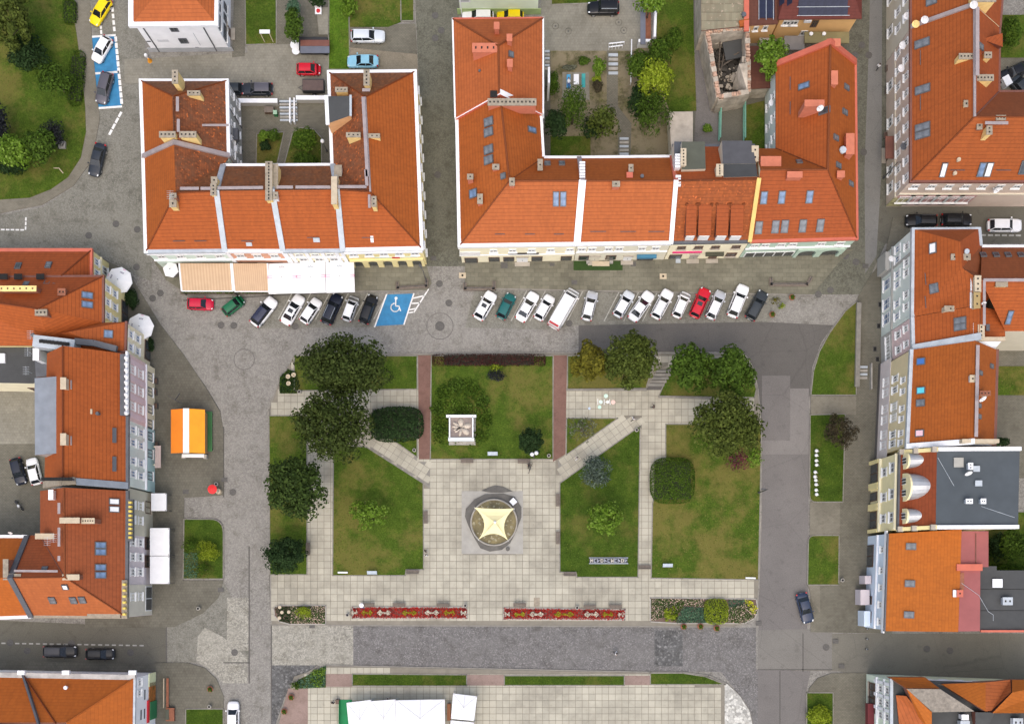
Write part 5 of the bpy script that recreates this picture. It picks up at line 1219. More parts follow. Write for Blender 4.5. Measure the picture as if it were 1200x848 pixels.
windows(h,'DA',[0.17,0.48,0.83],(9.6,),1.4,1.8,'wd',lintel=True);windows(h,'DA',[0.17,0.46,0.8],(6.2,),1.2,1.8,'wd',lintel=True);band(h,'DA',10.9,0.3,0.3,W_pyel);band(h,'DA',4.4,0.3,0.3,W_pyel)
for s_,w_ in ((0.17,2.6),(0.5,1.3),(0.82,3.2)): shopfront(h,'DA',s_,w_,0.3,2.9,M_frame_b)
for s_ in (0.02,0.33,0.37,0.62,0.66,0.98): wall_box(h,'DA',s_,0.1,0.5,4.0,0.35,W_yellow,'pilaster')
parapet(h,['1','3'],0.5,0.8,M_wht,0.55);parapet(h,['2','4'],0.5,1.2,M_wht,0.35);parapet(h,['A','1'],0.5,0.9,W_yellow,0.5);parapet(h,['D','2'],0.5,0.9,W_yellow,0.5)
for pe in (('A','1'),('D','2')):
    for t_ in (0.05,0.42,0.9):
        q = h.pt[pe[0]].lerp(h.pt[pe[1]],t_);MB().box((q.x,q.y,q.z + 0.3),(0.75,0.7,0.5)).build('parapet_block',M_stone,h.o)
M_silver = plain('dome_silver',(0.38,0.39,0.40),0.42,0.15,1.0,metal=0.35)
def dome_dormer(h,yc,hw,zf,x_front,x_back,z0):
    """curved front wall with windows and a ribbed metal half-dome running back into the mansard"""
    y0 = P(1056,yc,z0)[1];xf = P(x_front,yc,z0)[0];xb = xf + x_back
    n_ = 10;pr = [(math.cos(math.pi * k / n_),math.sin(math.pi * k / n_)) for k in range(n_ + 1)]
    mb = MB();mb.sm = True;S_ = 7
    ringp = []
    for j in range(S_ + 1):
        t = j / S_;f = math.sqrt(max(0.0,1 - (t * 0.93) ** 2.4));x = xf + (xb - xf) * t
        ringp.append([(x,y0 + hw * c_ * f,z0 + 1.4 + (zf - z0 - 1.4) * s_ * (0.35 + 0.65 * f) + 0.9 * t) for c_,s_ in pr])
    for A,B in zip(ringp[:-1],ringp[1:]):
        for k in range(n_): mb.poly([A[k],A[k + 1],B[k + 1],B[k]])
    d = mb.build('dormer',M_silver,h.o)
    fr = [(xf - 0.03,y0 + hw * 1.08,z0)] + [(xf - 0.03,y0 + hw * 1.06 * c_,z0 + 1.4 + (zf - z0 - 1.3) * s_) for c_,s_ in pr] + [(xf - 0.03,y0 - hw * 1.08,z0)]
    bk = [(x + 0.25,y,z) for x,y,z in fr]
    m2 = MB();m2.poly(fr[::-1]);m2.poly(bk)
    for i in range(len(fr)):
        j = (i + 1) % len(fr);m2.poly([fr[i],fr[j],bk[j],bk[i]])
    g = m2.build('dormer_front',plain('plaster_butter',()),d)
    for w_ in ((-0.45,0.45) if hw > 1.4 else (0,)):
        MB().box((xf - 0.08,y0 + w_ * hw,z0 + 0.5),(0.06,0.75,1.3)).build('window',M_pane,d)
        for dy in (-0.4,0,0.4): MB().box((xf - 0.11,y0 + w_ * hw + dy,z0 + 0.45),(0.07,0.07,1.4)).build('window_bar',M_frame,d)
    for sgn in (-1,1):
        q = MB();q.poly([(xf,y0 + sgn * hw,z0 - 0.2),(xf + 2.0,y0 + sgn * hw,z0 + 1.6),(xf,y0 + sgn * hw,z0 + 1.5)]);q.poly([(xf,y0 + sgn * (hw - 0.1),z0 - 0.2),(xf + 2.0,y0 + sgn * (hw - 0.1),z0 + 1.6),(xf,y0 + sgn * (hw - 0.1),z0 + 1.5)]);q.build('dormer_cheek',M_wht,d)
dome_dormer(h,541,1.0,14.6,1057,2.7,12.1);dome_dormer(h,571.5,1.75,15.6,1056.5,3.4,12.1);dome_dormer(h,605,0.95,14.5,1056,2.7,12.1)
for x,y,w_,d_,z_ in ((1137.5,546,0.5,0.75,18),(1136,587,0.75,0.5,18),(1152.5,587,0.55,0.55,18)): chimney(h,x,y,w_,d_,z_,16.5,M_zinc,M_wht,2)
chimney(h,1123.5,541.5,1.1,1.1,17.0,16.5,M_zinc,plain('hatch_glass',(0.35,0.34,0.30)),0);chimney(h,1147,566,0.75,0.6,17.2,16.5,M_zinc,M_zinc,0);chimney(h,1144.5,549,0.7,0.6,17.2,16.5,M_capc,M_zinc,0);dish(h,1135,554,17.8,0.5,0.2)
for a,b in (((1099,536),(1118,569)),((1150,593),(1189,606))): MB().tube(P(*a,16.66),P(*b,16.66),0.03,n=5).build('lightning_wire',M_zinc,h.o)
h = house('town_house','pale blue fronted house with bright ribbed orange lean roof, third from the bottom right',[(1040,625),(1124.5,622.5),(1121,739.5),(1036,739)],9.0,
    {'1': (1127,620,12.6),'2': (1123,740,12.6)},[('DA12',R_bright3 := roof_mat('roof_ribbed_bright',(0.52,0.128,0.015),joint=0.72,course=0.42)),('AB1',W_white),('CD2',M_redm),('BC21',W_white)],'ABBC',W_blue,gutter={'DA': M_dgrey},gw=0.2)
windows(h,'DA',[0.08,0.26,0.44,0.62,0.84][::1],(6.9,),0.9,1.3,'wd');band(h,'DA',4.7,0.25,0.25,W_white);wall_box(h,'DA',0.5,7.9,14.2,0.8,0.2,W_white,'cornice')
for s_,w_ in ((0.12,1.6),(0.3,1.2),(0.78,3.2)): shopfront(h,'DA',s_,w_,0.4,2.6,M_frame_b)
mb = MB();c_ = on_wall(h,'DA',0.33,0,0.9)[0];mb.box((c_.x,c_.y,0),(1.3,2.2,2.6));mb.build('porch',W_mauve,h.o);c_ = on_wall(h,'DA',0.52,0,0.6)[0];MB().box((c_.x,c_.y,0),(0.9,1.2,2.8)).build('porch',W_mauve,h.o);c_ = on_wall(h,'DA',0.1,0,0.6)[0];MB().box((c_.x,c_.y,0),(0.9,2.2,3.0)).build('porch',W_blue,h.o)
for y in (640,683.5,720): skylight(h,'DA12',1066 + (700 - y) * 0.03,y,0.95,1.35,M_pane_g)
fl = [P(1124.5,622,12.3),P(1158,622,12.0),P(1158,664,12.0),P(1148.5,664,12.0),P(1148,739,12.0),P(1121.5,739.5,12.3)]
mb = MB();mb.prism([p_[:2] for p_ in fl],0,12.1);mb.build('flat_roof_wing',M_felt_pink,h.o);MB().wallstrip([P(1143,625,12)[:2],P(1143,663,12)[:2]],0.12,12.1,12.2).build('roof_seam',M_brownm,h.o)
MB().wallstrip([P(1122,664.5,12.3)[:2],P(1148,664.5,12.3)[:2]],0.9,11.9,12.7).build('parapet',M_redm,h.o);chimney(h,1125,695,0.7,0.8,13.8,11.5,M_brick_r,M_redm,1);chimney(h,1119.5,695,0.4,0.8,13.4,11.5,M_wht,M_wht,0);MB().box((*P(1127,681,12.1)[:2],12.1),(0.6,2.4,0.08)).build('roof_hatch',M_brick_old,h.o)
MB().path([P(1127,683,12.2),P(1147,697,12.2),P(1158,716,12.2),P(1164,720,12.2),P(1164,727,12.2)],0.025,5).build('cable',M_zinc,h.o)
h = house('flat_roofed_annex','dark felt flat roofed annex with white roof dome at the right edge',[(1148.5,663),(1168,663),(1168,668),(1260,668),(1260,739),(1148,739)],11.0,{},[('ABCDEF',M_felt_dark)],'FA',W_beige,over=0.05,fascia=M_redm)
chimney(h,1169,683,1.2,1.0,11.5,10.9,M_wht,M_wht,0);chimney(h,1181,704,1.2,0.9,12.3,10.9,M_zinc,M_zinc,2);MB().wallstrip([P(1149,739,11)[:2],P(1260,739,11)[:2]],0.3,11.0,11.3).build('parapet',M_redm,h.o)
for y in (690,715): MB().wallstrip([P(1149,y,11)[:2],P(1255,y,11)[:2]],0.06,11.0,11.03).build('felt_seam',M_soot_dark,h.o)
h = house('apartment_house','pale green house with fan of orange and grey roofs in the lower right corner',[(1043,795),(1260,803),(1260,930),(1043,930)],11.0,
    {'1': (1062,806,12.6),'2': (1094,834,12.6)},[('ABCD',M_felt_dark)],'',W_palegreen,gutter={'DA': M_zinc},gw=0.4,over=0.25)
windows(h,'DA',[0.66,0.78,0.9],(9.4,6.6),1.0,1.6,'wd',lintel=True);windows(h,'DA',[0.72,0.86],(2.8,),2.2,2.6,'bd');windows(h,'AB',[(i + 0.5) / 11 for i in range(11)],(9.2,),1.0,1.2);band(h,'DA',5.0,0.3,0.3,W_white);band(h,'DA',8.0,0.25,0.2,W_white);band(h,'AB',10.2,0.4,0.3,W_white)
for s_ in (0.72,0.84,0.96): wall_box(h,'DA',s_,4.0,0.45,6.6,0.2,W_white,'pilaster')
wall_box(h,'DA',0.64,2.4,3.0,1.2,0.9,plain('awning_maroon',(0.16,0.02,0.025)),'awning')
def roofpiece(h,pts,mat,name='roof_slope',skirt=1.2):
    q = [P(*p) for p in pts];mb = MB();mb.uvroof = True;mb.poly(q,0)
    for i in range(len(q)):
        a,b = q[i],q[(i + 1) % len(q)];mb.poly([(a[0],a[1],a[2] - skirt),(b[0],b[1],b[2] - skirt),b,a],1)
    return mb.build(name,[mat,M_brownm],h.o)
roofpiece(h,[(1042,793,11.2),(1084,793,11.2),(1101,806,12.8),(1062,806,13.6)],R_bright3);roofpiece(h,[(1062,806,13.6),(1092,834,13.6),(1092,860,12.2),(1080,848,11.5)],R_bright3);roofpiece(h,[(1050,814,11.2),(1062,815,12.6),(1094,855,12.4),(1056,870,11.2)],R_new2)
roofpiece(h,[(1062.5,806.5,13.7),(1102,807,13.9),(1142,833,13.9),(1093,834,13.7)],M_plat,'flat_roof');roofpiece(h,[(1103,801,11.4),(1155,799,12.4),(1155,833,14.2)],R_bright3);roofpiece(h,[(1155,799,12.4),(1184,796,11.4),(1185,810,13.5),(1162,832,14.0),(1155,833,14.2)],R_new2);roofpiece(h,[(1186,796,11.2),(1260,796,11.2),(1260,835,13.5),(1163,835,14.2),(1186,811,13.4)],R_bright3)
roofpiece(h,[(1143,834,12.6),(1166,834,12.4),(1158,850,11.8),(1143,850,11.8)],M_felt_dark,'flat_roof');chimney(h,1131,840,0.8,0.6,13,11,M_wht,M_wht,0);chimney(h,1193,846,1.2,1.0,12.6,11,M_wht,M_zinc,2);chimney(h,1131,850,1.1,1.2,13,11,M_zinc,M_zinc,0)
roofpiece(h,[(1094,800,10.8),(1165,797,10.8),(1165,802,11.3),(1105,803,11.3)],M_capc,'coping',0.5)
# ------------------------------------------------------------------ south-west corner house
h = house('shop_house','white fronted shop house with warm orange hip roof in the lower left corner',[(-60,789),(159,793),(157,930),(-60,930)],9.0,
    {'1': (78,846,13.6),'2': (-60,846,13.6),'3': (78,930,13.6)},[('AB12',R_bright4 := roof_mat('roof_warm_orange',(0.49,0.112,0.015),joint=0.85)),('BC31',R_bright4),('CD2',R_bright4)],'',W_white,gutter={'BC': M_zinc,'AB': M_zinc},gw=0.3)
h.pt['5'] = Vector(P(27,790.5,9.2));ridge(h,'1B',R_bright4,0.12);parapet(h,[(27,790,9.2),(46,850,14.2)],0.3,0.5,M_dgrey,0.2);ridge(h,[(28,791,9.3),(66,848,13.8)],R_redor,0.1);vent(h,'AB12',78,805,0.2,0.4,M_wht)
parapet(h,['A','B'],0.7,0.5,plain('coping_old',(0.42,0.40,0.37),0.9,0.25),0.3)
for x in (26,78,156): MB().box((*P(x,787.5,9.3)[:2],9.2),(1.0,0.6,0.5)).build('parapet_block',M_wht,h.o)
ws = [0.05,0.14];windows(h,'BC',ws,(7.2,),0.9,1.2,'wg')
wall_box(h,'BC',0.34,6.0,1.4,0.5,0.03,M_dgrey,'lettering')
fr_ = wall_box(h,'BC',0.17,0.6,3.0,2.6,0.16,plain('poster_fruit',(0.30,0.30,0.04),0.6,0.8,2.2,c2=(0.55,0.16,0.03)),'fruit_poster');wall_box(h,'BC',0.05,0.6,1.9,2.8,0.16,plain('sign_lime',(0.66,0.68,0.42)),'sign');g_ = wall_box(h,'BC',0.33,0.4,2.6,2.8,0.3,plain('sign_green',(0.02,0.16,0.06)),'sign');wall_box(h,'BC',0.33,3.2,3.2,0.7,0.2,plain('sign_red',()),'sign')
for i in range(2):
    t_ = wall_box(h,'BC',0.17 + 0.17 * i,4.6,1.4,0.45,0.03,M_dgrey,'lettering')

# ------------------------------------------------------------------ west side
h = house('house','low orange hip roofed house at the north end of the west row',[(-60,292),(108.5,292),(108.5,326),(-60,326)],6.6,
    {'1': (72,323,9.8),'2': (-60,323,9.8),'3': (108.5,326,6.6)},[('AB12',R_redor),('BC1',R_redor),('CD21',R_redor)],'CD',W_yellow,gutter={'AB': M_redm,'BC': M_redm},gw=0.5)
skylight(h,'AB12',21.5,312,0.8,1.2,M_pane);skylight(h,'AB12',57,311,0.8,1.2,M_pane_g);windows(h,'BC',[0.3,0.7],(4.9,),1.0,1.5,'wb');windows(h,'BC',[0.4],(1.8,),1.2,1.8,'wd');band(h,'BC',3.2,0.2,0.2,W_cream);ridge(h,'1B',R_redor,0.1)
h = house('town_house','yellow fronted house with broad orange hip roof above the upper octagonal parasol',[(-60,324),(122,323),(122,378),(60,405),(-60,405)],9.6,
    {'1': (44,362,14.4),'2': (-60,346,13.2),'3': (118,324,9.7)},[('AB12',R_redor),('BC1',R_new),('CD1',R_new),('DE21',R_new)],'',W_yellow,gutter={'BC': M_brownm,'AB': M_brownm},gw=0.3)
for y in (346,357): skylight(h,'BC1',102,y,0.9,1.5,M_pane_b)
for x,y in ((55.5,331.5),(66.5,331.5),(31,333)): skylight(h,'AB12',x,y,0.8,0.9,M_pane_g)
chimney(h,48,366,1.5,0.7,15.8,12,M_brick_old,M_capc,3);chimney(h,20,338,5.0,0.6,14.8,11.5,M_brick_old,M_brick_y,6)
for x in (4,21,47): chimney(h,x,324,0.9,0.6,11.6,9,M_brick_old,M_soot_dark,0)
chimney(h,72,342,0.9,0.8,14,11,M_brick_old,M_brick_old,2);ridge(h,'1B',R_redor,0.1);ridge(h,'12',R_redor,0.1)
windows(h,'BC',[0.2,0.5,0.8],(8.0,5.4),0.95,1.4,'wb',lintel=True);shopfront(h,'BC',0.5,3.6,0.3,2.4);skylight(h,'CD1',39.5,393,0.5,0.8,M_pane_g);aerial(h,35,392,10.5,2.6)
MB().box((*P(6,394,7)[:2],0),(5,3.0,7)).build('rear_wall',W_yellow,h.o)
h = house('town_house','yellow house with long narrow orange roof above the lower octagonal parasol',[(122.5,378),(149,377),(148,413),(137,414),(62,404),(60,392)],10.1,
    {'1': (80,389,12.6)},[('AB1',R_new),('BC1',R_new),('CDEF1',R_new),('FA1',R_new)],'',W_pyel,gutter={'BC': M_brownm,'CD': M_brownm},gw=0.3)
skylight(h,'BC1',127,391.5,1.1,1.2,M_pane_b);windows(h,'BC',[0.3,0.75],(8.3,5.6),1.0,1.5,'wb',lintel=True);shopfront(h,'BC',0.5,2.8,0.3,2.3)
parapet(h,[(88,400,12.2),(110,402,12.0),(137,409,11.6)],0.8,0.6,M_dgrey,0.3);MB().box((*P(63,402,12.6)[:2],10.5),(5.6,1.6,2.2),-0.12).build('chimney_stack',M_zinc,h.o)
for i in range(8): chimney(h,48 + i * 4.4,399.5 + i * 0.5,0.35,0.3,13.4,12,M_dgrey,M_soot_dark,0)
chimney(h,42,415,0.7,1.5,13,8,M_wht,M_wht,0);aerial(h,32,412,9,2.8);aerial(h,30,434,8.5,2.0)
h = house('town_house','long orange roofed house with pink and mint striped front and scrolled gable',[(55,414),(151,415),(151,569),(52,568)],11.0,
    {'1': (73.5,405,16.8),'2': (73.5,564,16.8)},[('BC21',R_new),('DA12',R_new),('AB1',W_cream),('CD2',W_cream)],'ABCD',W_sage,gutter={'BC': M_dgrey},gw=0.5)
ridge(h,'12',R_redor,0.12);wall_box(h,'BC',0.245,3.9,9.1,7.0,0.05,W_pink,'pink_render',0.002)
for s_ in (0.04,0.17,0.31,0.45): wall_box(h,'BC',s_,4.0,0.7,6.9,0.10,pl_('rose',(0.70,0.55,0.57)),'render_strip',0.003)
windows(h,'BC',[0.10,0.24,0.38],(9.4,6.2),1.1,1.6,'wb',lintel=True);windows(h,'BC',[0.56,0.66,0.80,0.90],(9.2,6.0),1.0,1.8,'wb',lintel=True)
wall_box(h,'BC',0.245,0.1,9.1,3.7,0.06,W_cream,'ground_floor_render',0.002);wall_box(h,'BC',0.745,0.1,9.3,3.9,0.06,W_turq,'ground_floor_render',0.002);windows(h,'BC',[0.08,0.2,0.34,0.46,0.56,0.7,0.88],(2.2,),1.2,2.0,'gd')
band(h,'BC',3.9,0.25,0.25,W_white)
p_ = [P(143.5,416,12.5),P(143.5,484,12.5)]
gb = MB().wallstrip([p_[0][:2],p_[1][:2]],0.9,10.8,12.2).build('gable_parapet',M_dgrey,h.o)
for i in range(10):
    c_ = P(146,418 + i * 7.2,13);MB().lathe((c_[0],c_[1],12.0),[(0.2,0),(0.32,0.3),(0.22,0.6),(0.06,0.75)],10).build('scroll',M_wht,gb)
    MB().box((c_[0],c_[1] + 0.45,11.6),(0.26,0.95,0.7)).build('scroll_base',M_wht,gb)
chimney(h,102,482,1.2,0.5,15.6,12.5,M_brick_c,M_brick_c,0);vent(h,'BC21',116,485)
for y in (449,514.5): chimney(h,74,y,0.6,1.4,18.2,16,M_brick_c,M_brick_c,0);slab_on(h,'BC21',81,y + 2,0.6,1.4,0.05,M_lilac,'roof_hatch') if False else MB().box((*P(81,y + 1.5,16.2)[:2],16.0),(0.6,1.2,0.15)).build('roof_hatch',M_lilac,h.o)
for y in (510,543.5): slab_on(h,'BC21',133.5,y,2.0,0.5,0.04,M_dgrey,'eyebrow_vent',0.2)
for y in (469,495): chimney(h,61.5,y,1.4,0.45,15.4,11,M_brick_old,M_brick_r,1)
parapet(h,['D','2',(90,563,15.5)],0.9,0.8,M_capc,0.5);parapet(h,[(90,564,15.5),'C'],0.9,0.6,M_felt_blue,0.3)
for i in range(10): chimney(h,50 + i * 3.6,561,0.28,0.28,18.3,16.6,M_dgrey,M_soot_dark,0)
h = house('lean_to_annex','lean-to with pale blue-grey sheet roof behind the long orange roof',[(40.5,443),(66,441),(66.5,531),(41,533)],14.8,{},[('ABCD',M_felt_blue)],'',W_grey,over=0.08)
h = house('flat_roofed_annex','black flat roofed annex with yellow wall at the left edge',[(-60,400),(58,400),(58,442),(38,449),(-60,447)],8.0,{},[('ABCDE',M_felt_dark)],'',W_pyel,over=0.12,fascia=M_dgrey)
windows(h,'DE',[0.15],(2.6,),1.8,2.2,'bd');MB().box((*P(2,420,8.1)[:2],8.0),(1.1,1.3,0.4)).build('roof_dome',M_wht,h.o);roofpiece(h,[(0,388,8.4),(16,388,8.4),(16,402,8.2),(0,402,8.2)],W_yellow,'terrace',0.5)
roofpiece(h,[(40,412,8.5),(58,408,8.5),(58,440,8.3),(42,442,8.3)],M_dgrey,'sheet_roof',0.4)
h = house('town_house','brick-red roofed corner house with cream and mauve fronts and a yellow balustrade',[(47,575),(151,575),(150,724),(38,723),(33,627),(47,627)],10.2,
    {'1': (75,571,15.8),'2': (76,676,15.8),'3': (13,677,15.8)},[('BC21',R_red2 := roof_mat('roof_brick_red',(0.37,0.085,0.03),joint=0.6)),('CD32',R_red3 := roof_mat('roof_brick_orange_pale',(0.46,0.115,0.035),joint=0.85)),('FA12',R_red2),('EF23',R_red2),('AB1',W_cream),('DE3',W_cream)],'ABDE',W_mauve,gutter={'BC': M_dgrey,'CD': M_capc},gw=0.5)
ridge(h,'12',R_new2,0.12);ridge(h,'2C',R_new2,0.1);ridge(h,'23',R_new2,0.08);ridge(h,'2F',M_brownm,0.08)
for y in (638.5,646.5,664.5,673.5): skylight(h,'BC21',117.5,y,0.9,1.5,M_pane_b)
for y in (587.5,596.5): skylight(h,'BC21',133.5,y,0.85,1.4,M_pane_w)
for x,y in ((61.5,702.5),(86,702.5),(96.5,702)): skylight(h,'CD32',x,y,0.9,1.2,M_pane_g)
skylight(h,'CD32',76.5,687,0.8,0.9,M_pane_w);skylight(h,'EF23',52.5,666.5,0.8,0.7,M_pane_g)
chimney(h,81.5,609.5,2.5,0.6,17.4,14,M_brick_old,M_brick_c,0);chimney(h,103,610,1.6,0.6,17.0,13,M_brick_old,M_brick_c,5);chimney(h,83,676,2.1,0.6,17.0,13.5,M_brick_old,M_brick_c,0);chimney(h,59.5,579.5,0.5,1.2,16.2,13,M_wht,M_wht,0);chimney(h,54,628,2.8,0.6,14.4,12,M_brick_c,M_brick_c,0)
chimney(h,6.5,667,0.55,2.6,17.4,13,M_brick_old,M_capc,0);chimney(h,14,674.5,2.2,0.45,17.2,13,M_brick_old,M_capc,0)
for y0_,y1_ in ((589,602),(618,640),(651,657)): board(h,(70.5,y0_,15.8),(70.5,y1_,15.8),M_lilac,0.35)
board(h,(18,668.5,15.4),(69,669,15.4),M_lilac,0.3);aerial(h,55,634,13.5,2.4);aerial(h,62,630,13.5,3.0)
wall_box(h,'BC',0.16,0.1,6.4,10.0,0.05,pl_('pale_olive',(0.52,0.49,0.38)),'olive_render',0.002);windows(h,'BC',[0.10,0.22],(8.4,5.4),1.05,1.6,'wd',lintel=True);windows(h,'BC',[0.40,0.52,0.64],(8.3,5.3),1.05,1.6,'wd',lintel=True);windows(h,'BC',[0.84],(8.2,5.2),1.05,1.6,'wd',lintel=True);windows(h,'BC',[0.1,0.4,0.55],(2.2,),1.8,2.2,'bd');wall_box(h,'BC',0.87,0.1,4.4,10.0,0.05,pl_('bone',(0.62,0.58,0.48)),'bone_render',0.002)
shopfront(h,'BC',0.86,3.6,0.4,2.6,M_frame)
for n_,yy0,yy1,xx in ((9,586,632,152),(6,681,723,145)):
    bs = MB().wallstrip([P(xx,yy0,11)[:2],P(xx,yy1,11)[:2]],0.75,10.2,10.8).build('balustrade',M_dgrey if n_ == 9 else M_capc,h.o)
    for i in range(n_):
        c_ = P(xx + 0.5,yy0 + (i + 0.5) * (yy1 - yy0) / n_,11.2);MB().box((c_[0],c_[1],10.8),(0.4,0.3,0.5)).build('baluster',plain('balustrade_yellow',(0.66,0.50,0.10)),bs)
roofpiece(h,[(102,718,10.8),(141,719,10.8),(141,724,10.8),(102,723,10.8)],M_capc,'coping',0.5)
h = house('town_house','orange gable roofed house cut by a dark parapet at the left edge',[(-60,627),(32.5,627),(37.5,723.5),(-60,727)],10.2,
    {'1': (12.5,677,15.8),'2': (-60,677,15.8)},[('AB12',R_bright4),('CD21',R_bright4),('B1C',W_cream)],'BC',W_white,gutter={'AB': M_wht,'CD': M_wht},gw=0.6)
parapet(h,['B','1','C'],0.7,0.6,M_felt_blue if False else M_dgrey,0.35);dish(h,12,624,11,0.3,0)
# ------------------------------------------------------------------ cars
def paint(name,c,metal=0.0):
    return plain('car_paint_' + name,c,0.34,0.05,0.9,metal,0.22,spec=0.35)
PAINT = {'white': paint('white',(0.78,0.78,0.78)),'silver': paint('silver',(0.50,0.51,0.53),0.3),'palesilver': paint('pale_silver',(0.62,0.66,0.69),0.1),'black': paint('black',(0.006,0.006,0.007)),'grey': paint('grey',(0.05,0.05,0.055)),
    'darkgrey': paint('dark_grey',(0.03,0.036,0.04)),'red': paint('red',(0.52,0.008,0.022)),'crimson': paint('crimson',(0.48,0.006,0.035)),'green': paint('green',(0.008,0.115,0.045)),'teal': paint('teal',(0.006,0.10,0.095)),'yellow': paint('yellow',(0.80,0.60,0.0)),
    'lightblue': paint('light_blue',(0.26,0.53,0.66)),'blue': paint('blue',(0.02,0.032,0.065)),'navy': paint('navy',(0.007,0.010,0.022)),'bluegrey': paint('blue_grey',(0.022,0.027,0.035)),'plum': paint('plum_grey',(0.10,0.095,0.11),0.2),'beige': paint('beige',(0.30,0.25,0.2))}
M_cglass = glass_mat('car_glass',(0.012,0.015,0.018),0.05);M_tyre = plain('tyre_rubber',(0.014,0.014,0.014),0.9,0.2,6);M_rim = plain('alloy_rim',(0.45,0.45,0.46),0.4,0.08,3,0.6)
M_lampw = plain('headlamp_glass',(0.62,0.64,0.65),0.15,0.08,8,coat=0.5);M_lampr = plain('tail_lamp',(0.40,0.01,0.01),0.2,0.1,8,coat=0.5);M_trim = plain('black_trim',(0.02,0.02,0.021),0.6,0.15,6)
# (length, width, height, windscreen foot, roof front, roof rear, rear foot, belt height, bonnet height, tail height)
CT = {'hatch': (3.95,1.72,1.48,0.98,0.28,-1.42,-1.82,0.92,0.90,0.92),'mini': (3.5,1.62,1.50,1.02,0.42,-1.28,-1.62,0.94,0.92,0.95),'sedan': (4.55,1.80,1.43,0.98,0.18,-1.02,-1.66,0.92,0.90,0.97),
      'estate': (4.6,1.80,1.47,0.98,0.22,-1.85,-2.16,0.93,0.90,0.95),'suv': (4.45,1.86,1.66,0.98,0.32,-1.62,-2.04,1.03,1.02,1.04),'mpv': (4.35,1.80,1.66,1.22,0.42,-1.72,-2.0,1.0,0.96,1.0),'van': (6.3,2.08,2.45,2.42,1.72,-3.02,-3.10,1.25,1.15,1.3),'jeep': (4.6,1.88,1.80,0.78,0.42,-2.0,-2.18,1.12,1.08,1.12)}
WH = {}
def car_body(T):
    """lower shell lofted along the car, corners drawn in at nose and tail"""
    L,W,Hh,wf,rf,rr_,rb,belt,hood,tail = T
    xs = [-L / 2,-L / 2 + 0.06,-L / 2 + 0.25,-L / 2 + 0.6,rb,rr_ * 0.7,0.0,rf + 0.2,wf,wf + (L / 2 - wf) * 0.5,L / 2 - 0.45,L / 2 - 0.18,L / 2 - 0.05,L / 2]
    sec = []
    for x in xs:
        t = abs(x) / (L / 2);f = 1.0 if t < 0.72 else math.sqrt(max(0.0,1 - ((t - 0.72) / 0.29) ** 2.4 * 0.62))
        hw = W / 2 * f
        if x > wf: z = hood - (x - wf) / (L / 2 - wf) * 0.16 - (0.18 if x > L / 2 - 0.1 else 0.0)
        elif x < rb: z = tail - (0.05 if x > -L / 2 + 0.1 else 0.16)
        else: z = belt
        zb = 0.24 if abs(x) < L / 2 - 0.1 else 0.34
        sec.append([(x,-hw * 0.86,zb),(x,-hw * 0.985,zb + 0.12),(x,-hw,0.52),(x,-hw * 0.985,z - 0.14),(x,-hw * 0.90,z - 0.025),(x,-hw * 0.72,z + 0.015),(x,0,z + 0.05),(x,hw * 0.72,z + 0.015),(x,hw * 0.90,z - 0.025),(x,hw * 0.985,z - 0.14),(x,hw,0.52),(x,hw * 0.985,zb + 0.12),(x,hw * 0.86,zb)])
    mb = MB();mb.sm = True;n = len(sec[0]);base = 0
    for s_ in sec: mb.v += s_
    for j in range(len(sec) - 1):
        for k in range(n):
            mb.f.append((j * n + k,j * n + (k + 1) % n,(j + 1) * n + (k + 1) % n,(j + 1) * n + k));mb.m.append(0)
    mb.f.append(tuple(range(n))[::-1]);mb.m.append(0);mb.f.append(tuple((len(sec) - 1) * n + k for k in range(n)));mb.m.append(0)
    return mb
